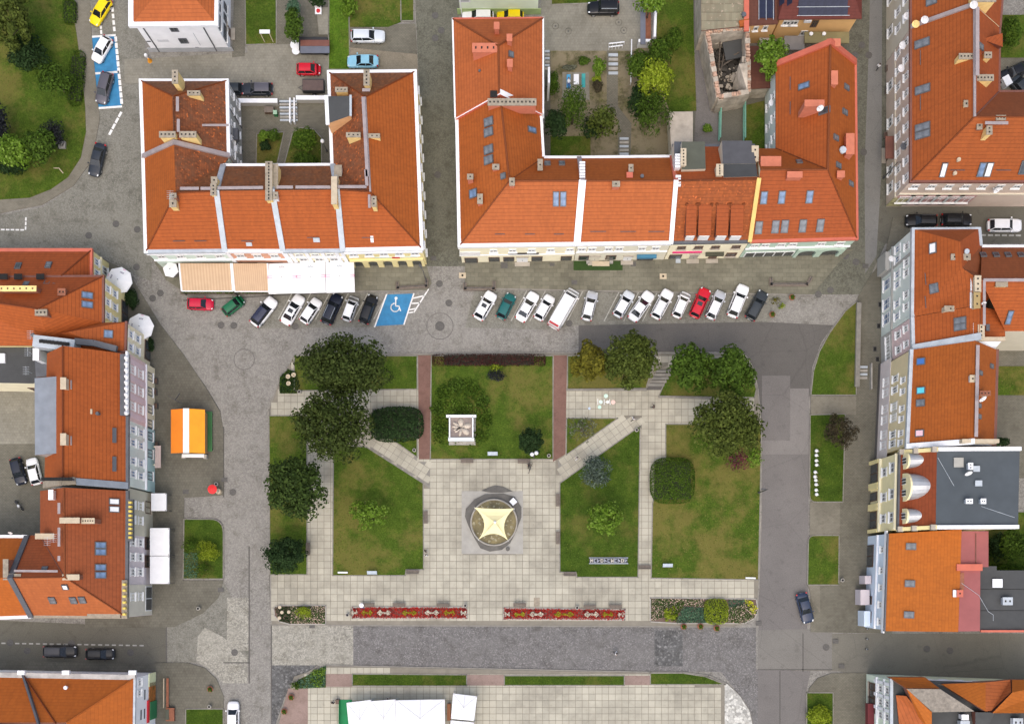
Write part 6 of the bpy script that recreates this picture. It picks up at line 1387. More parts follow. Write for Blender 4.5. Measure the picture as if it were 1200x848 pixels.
def make_car(kind,col,roof=None,rails=False,sunroof=False):
    T = CT[kind];L,W,Hh,wf,rf,rr_,rb,belt,hood,tail = T
    pm = PAINT[col];o = thing('van' if kind == 'van' else 'car','','van' if kind == 'van' else 'car')
    car_body(T).build('body',pm,o)
    bw,tw = W / 2 * 0.90,W / 2 * 0.70
    if kind in ('van','jeep'): tw = W / 2 * 0.80
    zb = belt - 0.02;zt = Hh - 0.05
    B = {'fl': (wf,-bw * 0.93,zb),'fr': (wf,bw * 0.93,zb),'rl': (rb,-bw * 0.93,zb),'rr': (rb,bw * 0.93,zb)}
    Tt = {'fl': (rf,-tw * 0.94,zt),'fr': (rf,tw * 0.94,zt),'rl': (rr_,-tw * 0.94,zt),'rr': (rr_,tw * 0.94,zt)}
    # roof with pillars: crowned panel, side rails
    mb = MB();mb.sm = False;nx,ny = 5,5;g = []
    for i in range(nx + 1):
        x = rf + (rr_ - rf) * i / nx
        for j in range(ny + 1):
            v = j / ny * 2 - 1;e = 1 - 0.10 * (abs(i / nx * 2 - 1)) ** 3
            g.append((x,v * tw * e,zt + 0.05 * (1 - v * v) + 0.02 * (1 - (i / nx * 2 - 1) ** 2)))
    i0 = len(mb.v);mb.v += g
    for i in range(nx):
        for j in range(ny):
            a = i0 + i * (ny + 1) + j;mb.f.append((a,a + 1,a + ny + 2,a + ny + 1));mb.m.append(0)
    for k in ('fl','fr','rl','rr'): mb.tube(B[k],Tt[k],0.055,0.055,6)
    mid = {}
    for s_ in ('l','r'):
        sg = -1 if s_ == 'l' else 1
        mb.tube(Tt['f' + s_],Tt['r' + s_],0.06,n=6)
        xm = (wf + rb) / 2 - 0.1;mb.tube((xm,sg * bw * 0.96,zb),(xm - 0.08,sg * tw * 0.97,zt),0.045,n=6)
    if kind == 'van':
        for sg in (-1,1): mb.poly([(rf - 0.5,sg * bw * 0.99,zb),(rb,sg * bw * 0.97,zb),(rr_,sg * tw * 0.98,zt),(rf - 0.6,sg * tw * 0.98,zt)])
        mb.poly([(rb - 0.02,-bw * 0.95,zb),(rb - 0.02,bw * 0.95,zb),(rr_ - 0.03,tw * 0.95,zt),(rr_ - 0.03,-tw * 0.95,zt)])
    rp = mb.build('roof',PAINT[roof] if roof else pm,o)
    def quad(name,a,b,c,d,m,parent=o,sh=0.0):
        q = MB();q.poly([a,b,c,d]);q.poly([tuple(x - 0.0 for x in p) for p in (a,d,c,b)]) if False else None
        return q.build(name,m,parent)
    def lp(a,b,t): return tuple(x + (y - x) * t for x,y in zip(a,b))
    quad('windscreen',B['fl'],B['fr'],lp(Tt['fr'],B['fr'],0.04),lp(Tt['fl'],B['fl'],0.04),M_cglass)
    if kind != 'van': quad('rear_window',lp(B['rr'],Tt['rr'],0.12),lp(B['rl'],Tt['rl'],0.12),Tt['rl'],Tt['rr'],M_cglass)
    xm = (wf + rb) / 2 - 0.1
    for s_,sg in (('l',-1),('r',1)):
        am,tm = (xm,sg * bw * 0.96,zb),(xm - 0.08,sg * tw * 0.97,zt)
        quad('side_window',B['f' + s_],am,tm,Tt['f' + s_],M_cglass)
        if kind != 'van': quad('side_window',am,B['r' + s_],Tt['r' + s_],tm,M_cglass)
        m_ = MB();m_.box((wf - 0.22,sg * (W / 2 + 0.10),belt + 0.0),(0.16,0.2,0.14));m_.build('mirror',pm if col not in ('white',) else PAINT[col],o)
        m_ = MB();m_.lathe((L / 2 - 0.26,sg * W / 2 * 0.70,hood - 0.22),[(0.13,0),(0.15,0.06),(0.08,0.11)],8,sx=1.35,sy=0.9);m_.build('headlight',M_lampw,o)
        m_ = MB();m_.box((-L / 2 + 0.12,sg * W / 2 * 0.80,tail - 0.34),(0.2,0.2,0.3));m_.build('tail_light',M_lampr,o)
        if rails: MB().path([(rf - 0.1,sg * tw * 0.86,zt + 0.05),(rf - 0.15,sg * tw * 0.86,zt + 0.12),(rr_ + 0.15,sg * tw * 0.86,zt + 0.12),(rr_ + 0.1,sg * tw * 0.86,zt + 0.05)],0.03,5).build('roof_rail',M_zinc,o)
        for x in (L * 0.305,-L * 0.29):
            k = 'w'
            if k not in WH:
                t_ = MB();t_.tube((0,-0.11,0),(0,0.11,0),0.315,n=16);r_ = MB();r_.tube((0,-0.118,0),(0,0.118,0),0.2,n=10);WH[k] = (t_.mesh('wheel',M_tyre),r_.mesh('rim',M_rim))
            wl = link_mesh('wheel',WH[k][0],o,(x,sg * (W / 2 - 0.12),0.315));link_mesh('rim',WH[k][1],wl)
    MB().box((L / 2 - 0.03,0,0.42),(0.1,W * 0.55,0.16)).build('grille',M_trim,o);MB().box((-L / 2 + 0.02,0,0.45),(0.08,0.52,0.12)).build('number_plate',M_frame,o)
    MB().box((0,0,0.2),(L * 0.8,W * 0.84,0.2)).build('underbody',M_trim,o)
    if sunroof: MB().box((rf - 0.55,0,zt + 0.065),(0.55,tw * 1.15,0.02)).build('sunroof',M_cglass,o)
    if roof == 'glass': pass
    return o
CARS = {}
PAINT['glass'] = glass_mat('panorama_glass',(0.02,0.022,0.045),0.06)
G1 = 'cars parked aslant west of the blue bay';G2 = 'cars parked aslant along the north side';G3 = 'other parked cars'
def car(px,py,ang,kind,col,label,group=G3,roof=None,rails=False,sunroof=False,sl=1.0,z=0.0):
    key = ('car',kind,col,roof,rails,sunroof)
    x,y,_ = P(px,py,0.8)
    o = RU.place(key,lambda: make_car(kind,col,roof,rails,sunroof),(x,y,z),math.radians(ang),label,group)
    o.scale = (sl,1,1);return o
car(234.5,356,-2,'hatch','crimson','bright red hatchback parked along the beige awnings',G1,sl=0.97)
car(273,358,38,'mini','green','small dark green car beside the red hatchback',G1)
car(309,365,52,'suv','white','white car with a dark panoramic roof by the canopies',G1,roof='glass',sl=1.08)
car(343,362.5,60,'sedan','white','white saloon with small sunroof between panoramic-roofed and small white car',G1,sunroof=True,sl=1.05)
car(364,364,56,'hatch','white','white hatchback between the sunroof saloon and the navy car',G1,sl=1.02)
car(389,362,66,'suv','navy','navy blue car with a light roof frame among white cars',G1,rails=True,sl=1.05)
car(410.5,361.5,70,'mini','silver','small silver car with white roof between navy and black cars',G1,roof='white',sl=1.06)
car(431.5,362,70,'hatch','black','black hatchback right beside the blue disabled bay',G1,sl=1.1)
car(568.5,358,60,'suv','white','white car with dark sunroof, first in the row east of the street',G2,sunroof=True)
car(593,358.5,64,'hatch','teal','dark teal green hatchback second in the long row',G2)
car(618,359,60,'sedan','white','white saloon between the teal hatchback and a small white car',G2,sl=1.02)
car(638,360,60,'hatch','white','small white hatchback parked just left of the long van',G2)
car(660.5,362,60,'van','white','long white van with red rear edge',G2)
car(691,358,76,'hatch','silver','silver hatchback with white roof standing alone right of the van',G2,roof='white',sl=1.1)
car(731,356,60,'hatch','palesilver','pale silver hatchback with white roof, next right of the gap',G2,roof='white',sl=1.05)
car(751.5,358.5,55,'sedan','white','long white saloon parked lowest in the row',G2,sl=1.08)
car(776,356,62,'estate','white','white estate with roof rails, third left of the red car',G2,rails=True)
car(798.5,357,66,'mini','white','small white car just left of the red car',G2,sl=1.12)
car(820.5,354.5,66,'estate','red','bright red car in the long row of white cars',G2,sunroof=True)
car(839,357,66,'hatch','silver','silver hatchback with white roof just right of the red car',G2,roof='white',sl=1.12)
car(865,352.5,68,'suv','white','large white car near the east end, beside the dark grey one',G2,sl=1.12)
car(887,357.5,62,'estate','darkgrey','dark grey estate at the east end of the row',G2)
car(117.5,13,238,'hatch','yellow','yellow hatchback at the top beside the park',sl=1.1)
car(119,57.5,240,'hatch','white','white hatchback standing askew in the upper blue bay',sl=1.02)
car(122,103,255,'mpv','plum','plum grey people carrier in the lower blue bay',sl=1.06)
car(113.5,187,256,'sedan','bluegrey','dark blue-grey saloon parked by the footpath of the park',sl=1.06)
car(301,104,180,'estate','bluegrey','dark car with pale roof in the yard above the steps',roof='plum')
car(269,104,180,'hatch','darkgrey','dark teal-grey car half hidden behind the corner house roof')
car(361.5,81,0,'mini','red','small red car alone in the paved yard')
car(431,42,0,'estate','palesilver','pale silver estate on the car park north of the blue saloon',sl=1.08)
car(425,71.5,180,'sedan','lightblue','light blue saloon behind the yellow arcaded house')
car(560,17.5,180,'estate','white','white car half hidden under the eaves of the orange hip roof')
car(598,17.5,180,'hatch','yellow','yellow car half hidden beside the white one')
car(707,9.5,180,'jeep','black','black off-roader with roof rails in the top yard',rails=True)
car(1080,258,180,'estate','black','left of two black cars below the pink-beige house')
car(1121,257.5,0,'suv','black','right of two black cars below the pink-beige house')
car(1177.5,264,0,'suv','white','white car near the right edge beside the dashed line',sl=1.12)
car(1189,84,205,'sedan','black','black car in the walled yard behind the yellow chimneys',sl=1.05)
car(1195,100,130,'suv','darkgrey','dark grey car squeezed beside the black one in the yard')
car(943.5,712,285,'sedan','blue','dark blue saloon driving on the east road',sl=0.98)
car(70,763,0,'estate','black','black estate on the lower left street',sl=1.06,roof='grey')
car(117,766,0,'hatch','black','black hatchback ahead of the estate on the lower left street',sl=1.06)
car(273,839,90,'hatch','white','white car cut by the bottom edge beside the lawn',sl=1.1)
car(21,552,285,'hatch','navy','navy car in the west courtyard')
car(39.5,552,104,'hatch','white','white car next to the navy one in the west courtyard')
for o in list(bpy.data.objects):
    if o.name.startswith('van') and o.parent is None:
        MB().box((-3.02,0,0.5),(0.22,1.96,1.0)).build('rear_panel',M_lampr,None).parent = o
        MB().box((-2.93,0,2.40),(0.3,1.5,0.07)).build('rear_edge',M_lampr,None).parent = o
def trailer():
    o = thing('trailer','','trailer')
    MB().box((0,0,0.55),(3.1,1.75,0.9)).build('box_body',M_trim,o);MB().box((0,-0.05,1.45),(3.0,1.5,0.05)).build('lid',plain('trailer_lid',(0.10,0.065,0.055),0.7,0.15,2),o)
    MB().path([(-1.5,0.5,0.55),(-2.3,0,0.5),(-1.5,-0.5,0.55)],0.05).build('drawbar',M_iron,o)
    for s_ in (-1,1):
        w_ = MB().tube((0,s_ * 0.78,0.3),(0,s_ * 0.98,0.3),0.3,n=14).build('wheel',M_tyre,o);MB().tube((0,s_ * 0.77,0.3),(0,s_ * 0.99,0.3),0.16,n=10).build('rim',M_rim,w_)
    return o
RU.place('trailer',trailer,(*P(369,105)[:2],0.05),0,'brown lidded box trailer parked under the house wall')
sh = thing('lean_shed','long low shed with brown and slate roof beside the white round table','shed',P(369,56))
MB().box((*P(369,57)[:2],0),(4.1,1.9,1.5)).build('wall',M_trim,sh);MB().box((*P(369,50.5,1.6)[:2],1.5),(4.2,0.85,0.12)).build('roof',M_brownm,sh);MB().box((*P(369,58,1.5)[:2],1.42),(4.2,1.1,0.12)).build('roof',plain('slate_panel',(0.12,0.13,0.16)),sh)
sh = thing('bin_shelter','slim open shelter with slate roof, brick floor and white front','shelter',P(758,32))
MB().box((*P(753.5,31,2)[:2],1.9),(0.75,5.2,0.1)).build('roof',plain('slate_panel',()),sh);MB().box((*P(759,31,0)[:2],0.02),(0.9,5.2,0.15)).build('floor',M_brick_old,sh);MB().wallstrip([P(767,10,0)[:2],P(765.5,50,0)[:2]],0.35,0,1.9).build('back_wall',M_wht,sh);MB().wallstrip([P(747.5,55,0)[:2],P(760,55,0)[:2]],0.4,0,1.9).build('end_wall',M_wht,sh)
# ------------------------------------------------------------------ foliage
def mesh_np(name,V,F,mat):
    """V (n,3), F list of equal-size faces as array (m,k)"""
    me = bpy.data.meshes.new(name);k = F.shape[1];m = len(F)
    me.vertices.add(len(V));me.vertices.foreach_set('co',V.astype(np.float32).ravel())
    me.loops.add(m * k);me.loops.foreach_set('vertex_index',F.astype(np.int32).ravel())
    me.polygons.add(m);me.polygons.foreach_set('loop_start',np.arange(0,m * k,k,dtype=np.int32))
    me.update();me.materials.append(mat);return me
def leaves_mesh(rx,ry,rz,n,size,seed,mat,nb=38,blob=0.34,droop=0.0,spike=0.0,flat=0.35,core=0.28):
    """leaves gathered in clumps through an ellipsoid crown (centre at the origin)"""
    R = np.random.default_rng(seed)
    d = R.normal(size=(nb,3));d /= np.linalg.norm(d,axis=1)[:,None];d[:,2] = np.where(d[:,2] < -0.35,-d[:,2],d[:,2])
    rad = R.uniform(core,0.92,nb) ** 0.7
    bc = d * rad[:,None];br = R.uniform(0.7,1.25,nb) * blob
    w_ = br ** 2;w_ /= w_.sum()
    ib = R.choice(nb,n,p=w_)
    e = R.normal(size=(n,3));e /= np.linalg.norm(e,axis=1)[:,None]
    up = R.uniform(size=n) < 0.72;e[:,2] = np.where(up,np.abs(e[:,2]),e[:,2])
    rr2 = R.uniform(0.55,1.0,n) ** 0.6
    C = (bc[ib] + e * (br[ib] * rr2)[:,None]) * np.array([rx,ry,rz])
    nrm = e * 0.9 + d[ib] * 0.35 + R.normal(size=(n,3)) * flat;nrm[:,2] += 0.35;nrm /= np.linalg.norm(nrm,axis=1)[:,None]
    t = R.normal(size=(n,3));t -= nrm * (t * nrm).sum(1)[:,None]
    if spike: t += e * spike * 2
    if droop: t[:,2] -= droop
    t /= np.linalg.norm(t,axis=1)[:,None];b = np.cross(nrm,t);b /= np.linalg.norm(b,axis=1)[:,None]
    s = R.uniform(0.6,1.25,n)[:,None] * size;wd = 0.36 if not spike else 0.14
    tip = C + t * s * 0.6 - nrm * s * 0.12;tail_ = C - t * s * 0.5;l = C + b * s * wd + nrm * s * 0.08;r = C - b * s * wd + nrm * s * 0.08
    V = np.stack([tail_,r,tip,l],1).reshape(-1,3)
    F = np.arange(n * 4).reshape(n,4)
    F = np.concatenate([F[:,[0,1,2]],F[:,[0,2,3]]])
    return mesh_np('crown',V,F,mat)
LF = {'deep': leaf_mat('leaf_deep',(0.014,0.024,0.006),(0.036,0.056,0.012),(0.06,0.085,0.02)),'lime_tree': leaf_mat('leaf_dark_olive',(0.016,0.024,0.005),(0.042,0.056,0.012),(0.066,0.080,0.022)),
    'olive': leaf_mat('leaf_olive',(0.024,0.034,0.006),(0.066,0.080,0.014),(0.10,0.115,0.026)),'dark': leaf_mat('leaf_dark',(0.008,0.017,0.005),(0.020,0.038,0.012),(0.034,0.058,0.02)),
    'mid': leaf_mat('leaf_mid',(0.02,0.036,0.005),(0.052,0.088,0.010),(0.085,0.13,0.02)),'bright': leaf_mat('leaf_bright',(0.04,0.075,0.006),(0.105,0.17,0.016),(0.19,0.26,0.05)),
    'yellow': leaf_mat('leaf_yellowing',(0.045,0.042,0.006),(0.115,0.098,0.012),(0.17,0.14,0.02)),'limey': leaf_mat('leaf_lime',(0.08,0.11,0.006),(0.19,0.23,0.014),(0.30,0.33,0.04)),'purple': leaf_mat('leaf_purple',(0.026,0.019,0.011),(0.054,0.041,0.025),(0.085,0.067,0.042)),
    'blue': leaf_mat('needle_blue',(0.030,0.042,0.032),(0.085,0.105,0.085),(0.16,0.19,0.16)),'black': leaf_mat('leaf_blackish',(0.008,0.008,0.010),(0.02,0.02,0.024),(0.04,0.04,0.045)),'red': leaf_mat('leaf_red',(0.05,0.012,0.018),(0.12,0.028,0.04),(0.18,0.05,0.06)),
    'hedge': leaf_mat('leaf_hedge',(0.020,0.040,0.004),(0.052,0.088,0.009),(0.085,0.125,0.016)),'maroon': leaf_mat('leaf_maroon',(0.018,0.007,0.006),(0.050,0.017,0.014),(0.09,0.035,0.03)),'greyg': leaf_mat('leaf_bluegreen',(0.03,0.06,0.035),(0.07,0.125,0.075),(0.11,0.18,0.11)),
    'grey': leaf_mat('twig_grey',(0.05,0.05,0.035),(0.12,0.12,0.085),(0.20,0.19,0.15))}
M_bark = plain('bark',(0.085,0.062,0.043),0.95,0.3,3,bmp=0.6,bscale=9)
def tree(px,py,rpx,rpy,zc,leaf,label,cat='tree',n=None,size=None,seed=None,group=None,name=None,rz=None,**kw):
    """crown centred over plan point at height zc"""
    k = (1 - zc / CAM_H) / 8;rx,ry = rpx * k,rpy * k;rz_ = rz or min(max(rx,ry) * 0.85,zc - 0.15)
    x,y,_ = P(px,py,zc);seed = seed if seed is not None else int(px * 7 + py * 13)
    o = thing(name or ('shrub' if cat in ('shrub','bush') else 'tree'),label,cat,(x,y,0.1),group)
    size = size or 0.42;n = n or int(min(16000,270 * rx * ry / (size / 0.42) ** 2 + 300))
    big = max(rx,ry);R = random.Random(seed)
    me = leaves_mesh(rx,ry,rz_,n,size,seed,LF[leaf],nb=kw.pop('nb',int(20 + 6.5 * big * big)),blob=kw.pop('blob',min(0.42,0.16 + 0.62 / (big + 0.6))),**kw)
    c = bpy.data.objects.new('crown' if cat == 'tree' else 'foliage',me);COL.objects.link(c);c.parent = o;c.location = (0,0,zc - 0.1)
    tr = MB();h0 = max(0.3,zc - rz_ * 0.55);r0 = 0.05 + 0.045 * big
    if cat == 'tree':
        tr.tube((0,0,-0.15),(0.05,0.02,h0 * 0.5),r0,r0 * 0.8,9);tr.tube((0.05,0.02,h0 * 0.5),(0,0,h0),r0 * 0.8,r0 * 0.65,9)
    for i in range(8 if cat == 'tree' else 5):
        a = i * 0.8 + R.uniform(-0.3,0.3);l = R.uniform(0.5,0.85)
        b0 = (0,0,h0 * R.uniform(0.75,1.0)) if cat == 'tree' else (0,0,-0.1);e = (rx * l * math.cos(a),ry * l * math.sin(a),zc + rz_ * R.uniform(-0.2,0.55));m_ = tuple((p * 0.5 + q * 0.5) + (0,0,0.15)[i_] for i_,(p,q) in enumerate(zip(b0,e)))
        tr.tube(b0,m_,r0 * 0.45,r0 * 0.3,6);tr.tube(m_,e,r0 * 0.3,r0 * 0.1,5)
    loc(tr,'trunk' if cat == 'tree' else 'stems',M_bark,o)
    return o
def hedge(px,py,w_,d_,ht,leaf,label,rot=0.0,round_=0.9,cat='hedge',size=0.2,dens=60,seed=1,outline=None):
    """clipped hedge: leaves over a rounded block"""
    x,y,_ = P(px,py,ht / 2);o = thing('hedge',label,cat,(x,y,0.1));R = np.random.default_rng(seed)
    a,b = w_ / 2,d_ / 2;n = int((w_ * d_ + (w_ + d_) * ht * 1.2) * dens)
    u = R.uniform(-1,1,n);v = R.uniform(-1,1,n);face = R.uniform(size=n)
    p_ = 3.5 if round_ else 14
    th = R.uniform(0,math.tau,n);sc = (np.abs(np.cos(th)) ** p_ + np.abs(np.sin(th)) ** p_) ** (-1 / p_)
    rad = np.where(face < 0.72,np.sqrt(R.uniform(0,1,n)),1.0);X = np.cos(th) * sc * rad;Y = np.sin(th) * sc * rad
    top = ht * (1 - 0.25 * rad ** 6 if round_ else np.ones(n));Z = np.where(face < 0.72,top,R.uniform(0,1,n) * ht * 0.8)
    bumpy = 0.06 * np.sin(X * 17 + Y * 11) + 0.05 * R.normal(size=n);Z = np.maximum(0.05,Z + bumpy)
    C = np.stack([X * a,Y * b,Z],1)
    nrm = np.stack([X * 0.7,Y * 0.7,np.where(face < 0.72,1.2,0.3)],1) + R.normal(size=(n,3)) * 0.5;nrm /= np.linalg.norm(nrm,axis=1)[:,None]
    t = R.normal(size=(n,3));t -= nrm * (t * nrm).sum(1)[:,None];t /= np.linalg.norm(t,axis=1)[:,None];bb = np.cross(nrm,t);s = R.uniform(0.6,1.2,n)[:,None] * size
    V = np.stack([C - t * s * 0.5,C - bb * s * 0.35,C + t * s * 0.6,C + bb * s * 0.35],1).reshape(-1,3);F = np.arange(n * 4).reshape(n,4);F = np.concatenate([F[:,[0,1,2]],F[:,[0,2,3]]])
    me = mesh_np('foliage',V,F,LF[leaf]);f = bpy.data.objects.new('foliage',me);COL.objects.link(f);f.parent = o
    MB().box((0,0,-0.1),(w_ * 0.8,d_ * 0.8,ht * 0.85)).build('inner_twigs',plain('twigs_dark',(0.02,0.022,0.012),0.95),None).parent = o
    o.rotation_euler = (0,0,rot);return o
def ground_cover(parent,pts,leaf,zt,dens=70,size=0.16,seed=2,name='ground_cover',zb=0.12,flat=0.5):
    poly = XY(pts) if not isinstance(pts[0][0],np.floating) else pts;R = np.random.default_rng(seed)
    xs = [p[0] for p in poly];ys = [p[1] for p in poly];n = int((max(xs) - min(xs)) * (max(ys) - min(ys)) * dens)
    X = R.uniform(min(xs),max(xs),n);Y = R.uniform(min(ys),max(ys),n);ok = np.array([inside(a,b,poly) for a,b in zip(X,Y)],bool);X,Y = X[ok],Y[ok];n = len(X)
    C = np.stack([X,Y,R.uniform(zb,zt,n)],1);nrm = R.normal(size=(n,3)) * flat;nrm[:,2] += 1;nrm /= np.linalg.norm(nrm,axis=1)[:,None]
    t = R.normal(size=(n,3));t -= nrm * (t * nrm).sum(1)[:,None];t /= np.linalg.norm(t,axis=1)[:,None];bb = np.cross(nrm,t);s = R.uniform(0.6,1.3,n)[:,None] * size
    V = np.stack([C - t * s * 0.5,C - bb * s * 0.4,C + t * s * 0.55,C + bb * s * 0.4],1).reshape(-1,3);F = np.arange(n * 4).reshape(n,4);F = np.concatenate([F[:,[0,1,2]],F[:,[0,2,3]]])
    me = mesh_np(name,V,F,LF[leaf] if isinstance(leaf,str) else leaf);f = bpy.data.objects.new(name,me);COL.objects.link(f)
    r = root_loc(parent);f.parent = parent;f.location = tuple(-c for c in r);f['kind'] = 'stuff';return f
# the square
tree(405,433,55,38,8.5,'lime_tree','widest dark olive tree in the upper left corner of the square',nb=190,blob=0.22)
tree(391,499,48,44,9.5,'lime_tree','rounded dense olive tree just below the widest tree',nb=330,blob=0.17,flat=0.6)
tree(347,573,39,38,7.5,'deep','dark green loose-leaved tree above the dark bush at the west edge',nb=170,blob=0.22)
tree(334,650,27,22,3.2,'dark','big dark evergreen bush at the west edge of the square','bush',size=0.3,nb=120,blob=0.22)
hedge(465,497,7.6,4.9,2.0,'dark','dark rounded hedge block between the olive tree and the red path',0.04,size=0.3,dens=45)
tree(739,421,33,34,6.5,'olive','round olive tree just left of the stone steps',nb=180,blob=0.19);tree(692,424,22,26,5.0,'yellow','yellowing small tree beside the red path',nb=40,blob=0.26)
tree(811,431,27,29,6.0,'mid','light green round tree just right of the stone steps',nb=100,blob=0.2);tree(858,436,29,33,6.5,'mid','light green tree at the north-east corner of the square',nb=110,blob=0.2,seed=77)
tree(852,497,43,39,8.5,'olive','large olive tree overhanging the east lawn',nb=280,blob=0.17)
hedge(788,563,6.4,6.6,1.8,'hedge','clipped dome-like green hedge beside the long slab path',0,size=0.2,dens=70)
tree(698,553,18,18,2.6,'blue','blue-grey spruce beside the diagonal path',size=0.5,spike=0.5,nb=50);tree(708,607,23,21,3.6,'bright','bright green young tree on the lawn east of the fountain',nb=70,size=0.36,n=2300,blob=0.2)
tree(433,603,25,20,3.4,'bright','bright green young tree on the lawn west of the fountain',nb=50,size=0.34,n=1500,blob=0.2);tree(622,517,16.5,17.5,2.8,'dark','dark round bush beside the white twin-globe lamp','bush',size=0.26,nb=90,blob=0.2)
tree(683,503,18,16,2.6,'grey','sparse grey twiggy shrub on the triangular lawn','shrub',n=260,size=0.5,spike=0.8,nb=30);tree(863,540,14,12,1.4,'red','reddish shrub under the large olive tree','shrub',n=230,size=0.3);tree(884,535,10,14,1.5,'bright','bright green shrub at the east kerb beside the reddish one','shrub',n=330,size=0.3)
hedge(573,422,16.4,1.6,1.0,'maroon','long low maroon hedge along the north edge of the centre lawn',0,None,size=0.2,dens=60)
tree(581,440,11,8,0.8,'black','blackish low shrub in front of the maroon hedge','shrub',size=0.2,n=520);tree(580,431,7,4.5,0.8,'limey','small lime shrub against the maroon hedge','shrub',size=0.18,n=220)
bd = tag(MB().prism(XY([(515,455),(525,445),(550,442),(570,460),(576,490),(572,515),(560,523),(508,520),(504.7,490),(508,465)]),0.0,0.14).build('shrub_bed',M_lawn_lush),'ring of low creeping shrubs round the stone-topped monument','flower bed')
ground_cover(bd,[(512,458),(525,445),(550,442),(570,460),(576,490),(572,515),(560,523),(508,520),(505,490)],'hedge',0.6,22,0.3)
for k,(x,y,r_) in enumerate(((519,462,9),(535,453,10),(553,456,9),(566,472,8),(570,492,8),(512,480,8),(560,512,7),(514,505,7))): ground_cover(bd,[(x + r_ * math.cos(t * 0.7) * (1 + 0.2 * math.sin(3 * t + k)),y + r_ * math.sin(t * 0.7)) for t in range(9)],'mid' if k % 2 else 'hedge',1.0,60,0.28,20 + k,'shrub_clump')
ground_cover(bd,[(518,478),(528,468),(545,472),(562,476),(563,490),(520,490)],'bright',0.9,26,0.22,3)
tree(983,506,21,22,3.2,'purple','purple-brown tree on the lawn with white globe posts',size=0.4,spike=0.5,nb=50,blob=0.22)
# north-west park
tree(14,20,27,38,6,'olive','olive tree in the top left corner of the park',nb=90,blob=0.2);tree(34,65,21,19,2.6,'dark','dark green shrub in the upper part of the park','shrub',size=0.36);tree(65,96,19,19,3.4,'mid','round light green tree in the middle of the park',nb=60,size=0.36)
hedge(82,14,2.0,3.6,0.9,'hedge','short hedge by the park footpath at the top',0,size=0.2);hedge(90,92,2.2,8,0.9,'hedge','long hedge by the park footpath beside the light green tree',-0.1,size=0.2);tree(-2,150,13,26,3.0,'black','blackish purple shrub at the left edge of the park','shrub',size=0.36)
tree(19,177,18,19,4.2,'bright','light green tree in the lower park group',nb=40,size=0.4);tree(46,172,19,20,3.6,'mid','mid green tree in the lower park group',nb=60);tree(64,158,14,15,2.4,'black','black-leaved shrub beside the park statue','shrub',spike=0.5,size=0.4);tree(14,196,18,10,1.4,'dark','low dark shrub at the foot of the park group','shrub',size=0.3);tree(25,50,10,8,1.2,'mid','low green shrub behind the dark park shrub','shrub',size=0.28)
# top yards
tree(346,32,11,20,3,'mid','tall conifer beside the shed in the top yard',size=0.32,nb=50);tree(344,10,7,9,1.6,'greyg','blue-green shrub behind the tall conifer','shrub',size=0.26);tree(410,9,10,12,1.8,'bright','drooping green shrub on the bright lawn','shrub',size=0.4,droop=0.6);tree(372,2,9,5,1.6,'dark','dark shrub at the top edge behind the terrace','shrub',size=0.3)
tree(310,161,7,7,1.4,'bright','bright round shrub in the small court bed','shrub',size=0.22);tree(321,160,7,7,1.2,'mid','two-tone green shrub right of the bright court shrub','shrub',size=0.22);tree(311,170,6,6,1.0,'dark','dark low shrub below the bright court shrub','shrub',size=0.22);tree(357,164,12,15,3.4,'hedge','round dark tree in the courtyard beside the white lamp',size=0.32);tree(357,187,13,9,2,'mid','spreading shrub against the courtyard roof','shrub',size=0.3)
tree(672,128,16,26,5,'hedge','conifer in front of the patio with sunbeds',size=0.42,nb=70,spike=0.3);tree(652,145,12,17,4,'dark','dark tree left of the garden conifer',size=0.36);tree(708,143,19,17,4.4,'olive','sprawling olive tree right of the garden conifer',n=900,nb=50);tree(694,150,11,12,2.5,'dark','dark shrub between conifer and olive tree','shrub',size=0.3)
tree(750,77,15,17,3.6,'hedge','dark green tree at the top of the garden thicket',size=0.36);tree(767,95,20,22,5.2,'limey','lime green tree in the garden thicket',size=0.34,nb=60);tree(764,132,22,25,5.0,'mid','weeping green tree at the bottom of the garden thicket',size=0.55,droop=1.2,spike=0.4,nb=70);tree(748,120,12,20,3,'dark','dark shrub at the left of the garden thicket','shrub',size=0.34);tree(772,62,14,14,3,'hedge','green shrub below the shelter','shrub',size=0.34)
tree(790,47,10,12,1.6,'hedge','round green bush on the narrow lawn','bush',size=0.24);tree(762,4,17,10,4.2,'bright','bright green tree at the top edge above the shelter',size=0.36);tree(748,66,5,5,2.0,'yellow','small orange-yellow shrub by the white wall end','shrub',size=0.2)
tree(684,73,8,6,1.0,'mid','small green shrub above the patio','shrub',size=0.22);tree(702,77,7,10,1.6,'bright','bright shrub right of the patio','shrub',size=0.26);tree(699,93,5,4,0.9,'limey','yellow-green shrublet beside the patio','shrub',size=0.18);tree(700,102,6,7,1.0,'purple','purple shrub below the yellow-green shrublet','shrub',size=0.2);tree(648,98,6,13,1.2,'hedge','narrow green shrub by the house wall path','shrub',size=0.24);tree(668,80,9,3,0.7,'grey','grey-green herb row above the patio','shrub',size=0.2)
tree(904,68,21,23,6.5,'bright','bright green compact round tree between the orange houses',nb=90,blob=0.2,size=0.4);tree(829,151,6,5,0.8,'bright','small square bush by the concrete shed','bush',size=0.2)
tree(1183,40,12,16,2.4,'hedge','green shrub behind the pink-beige house','shrub',size=0.32);tree(1186,638,17,17,3,'mid','green tree between flat roofs at the right edge',size=0.34);tree(1180,665,18,5,1.2,'hedge','low shrub row above the dark annex','shrub',size=0.26);tree(1172,518,9,5,2,'dark','dark shrub beside the tan house rear wall','shrub',size=0.26);tree(1168,640,9,14,2.2,'dark','dark tree at the corner of the pink flat roof',size=0.3)
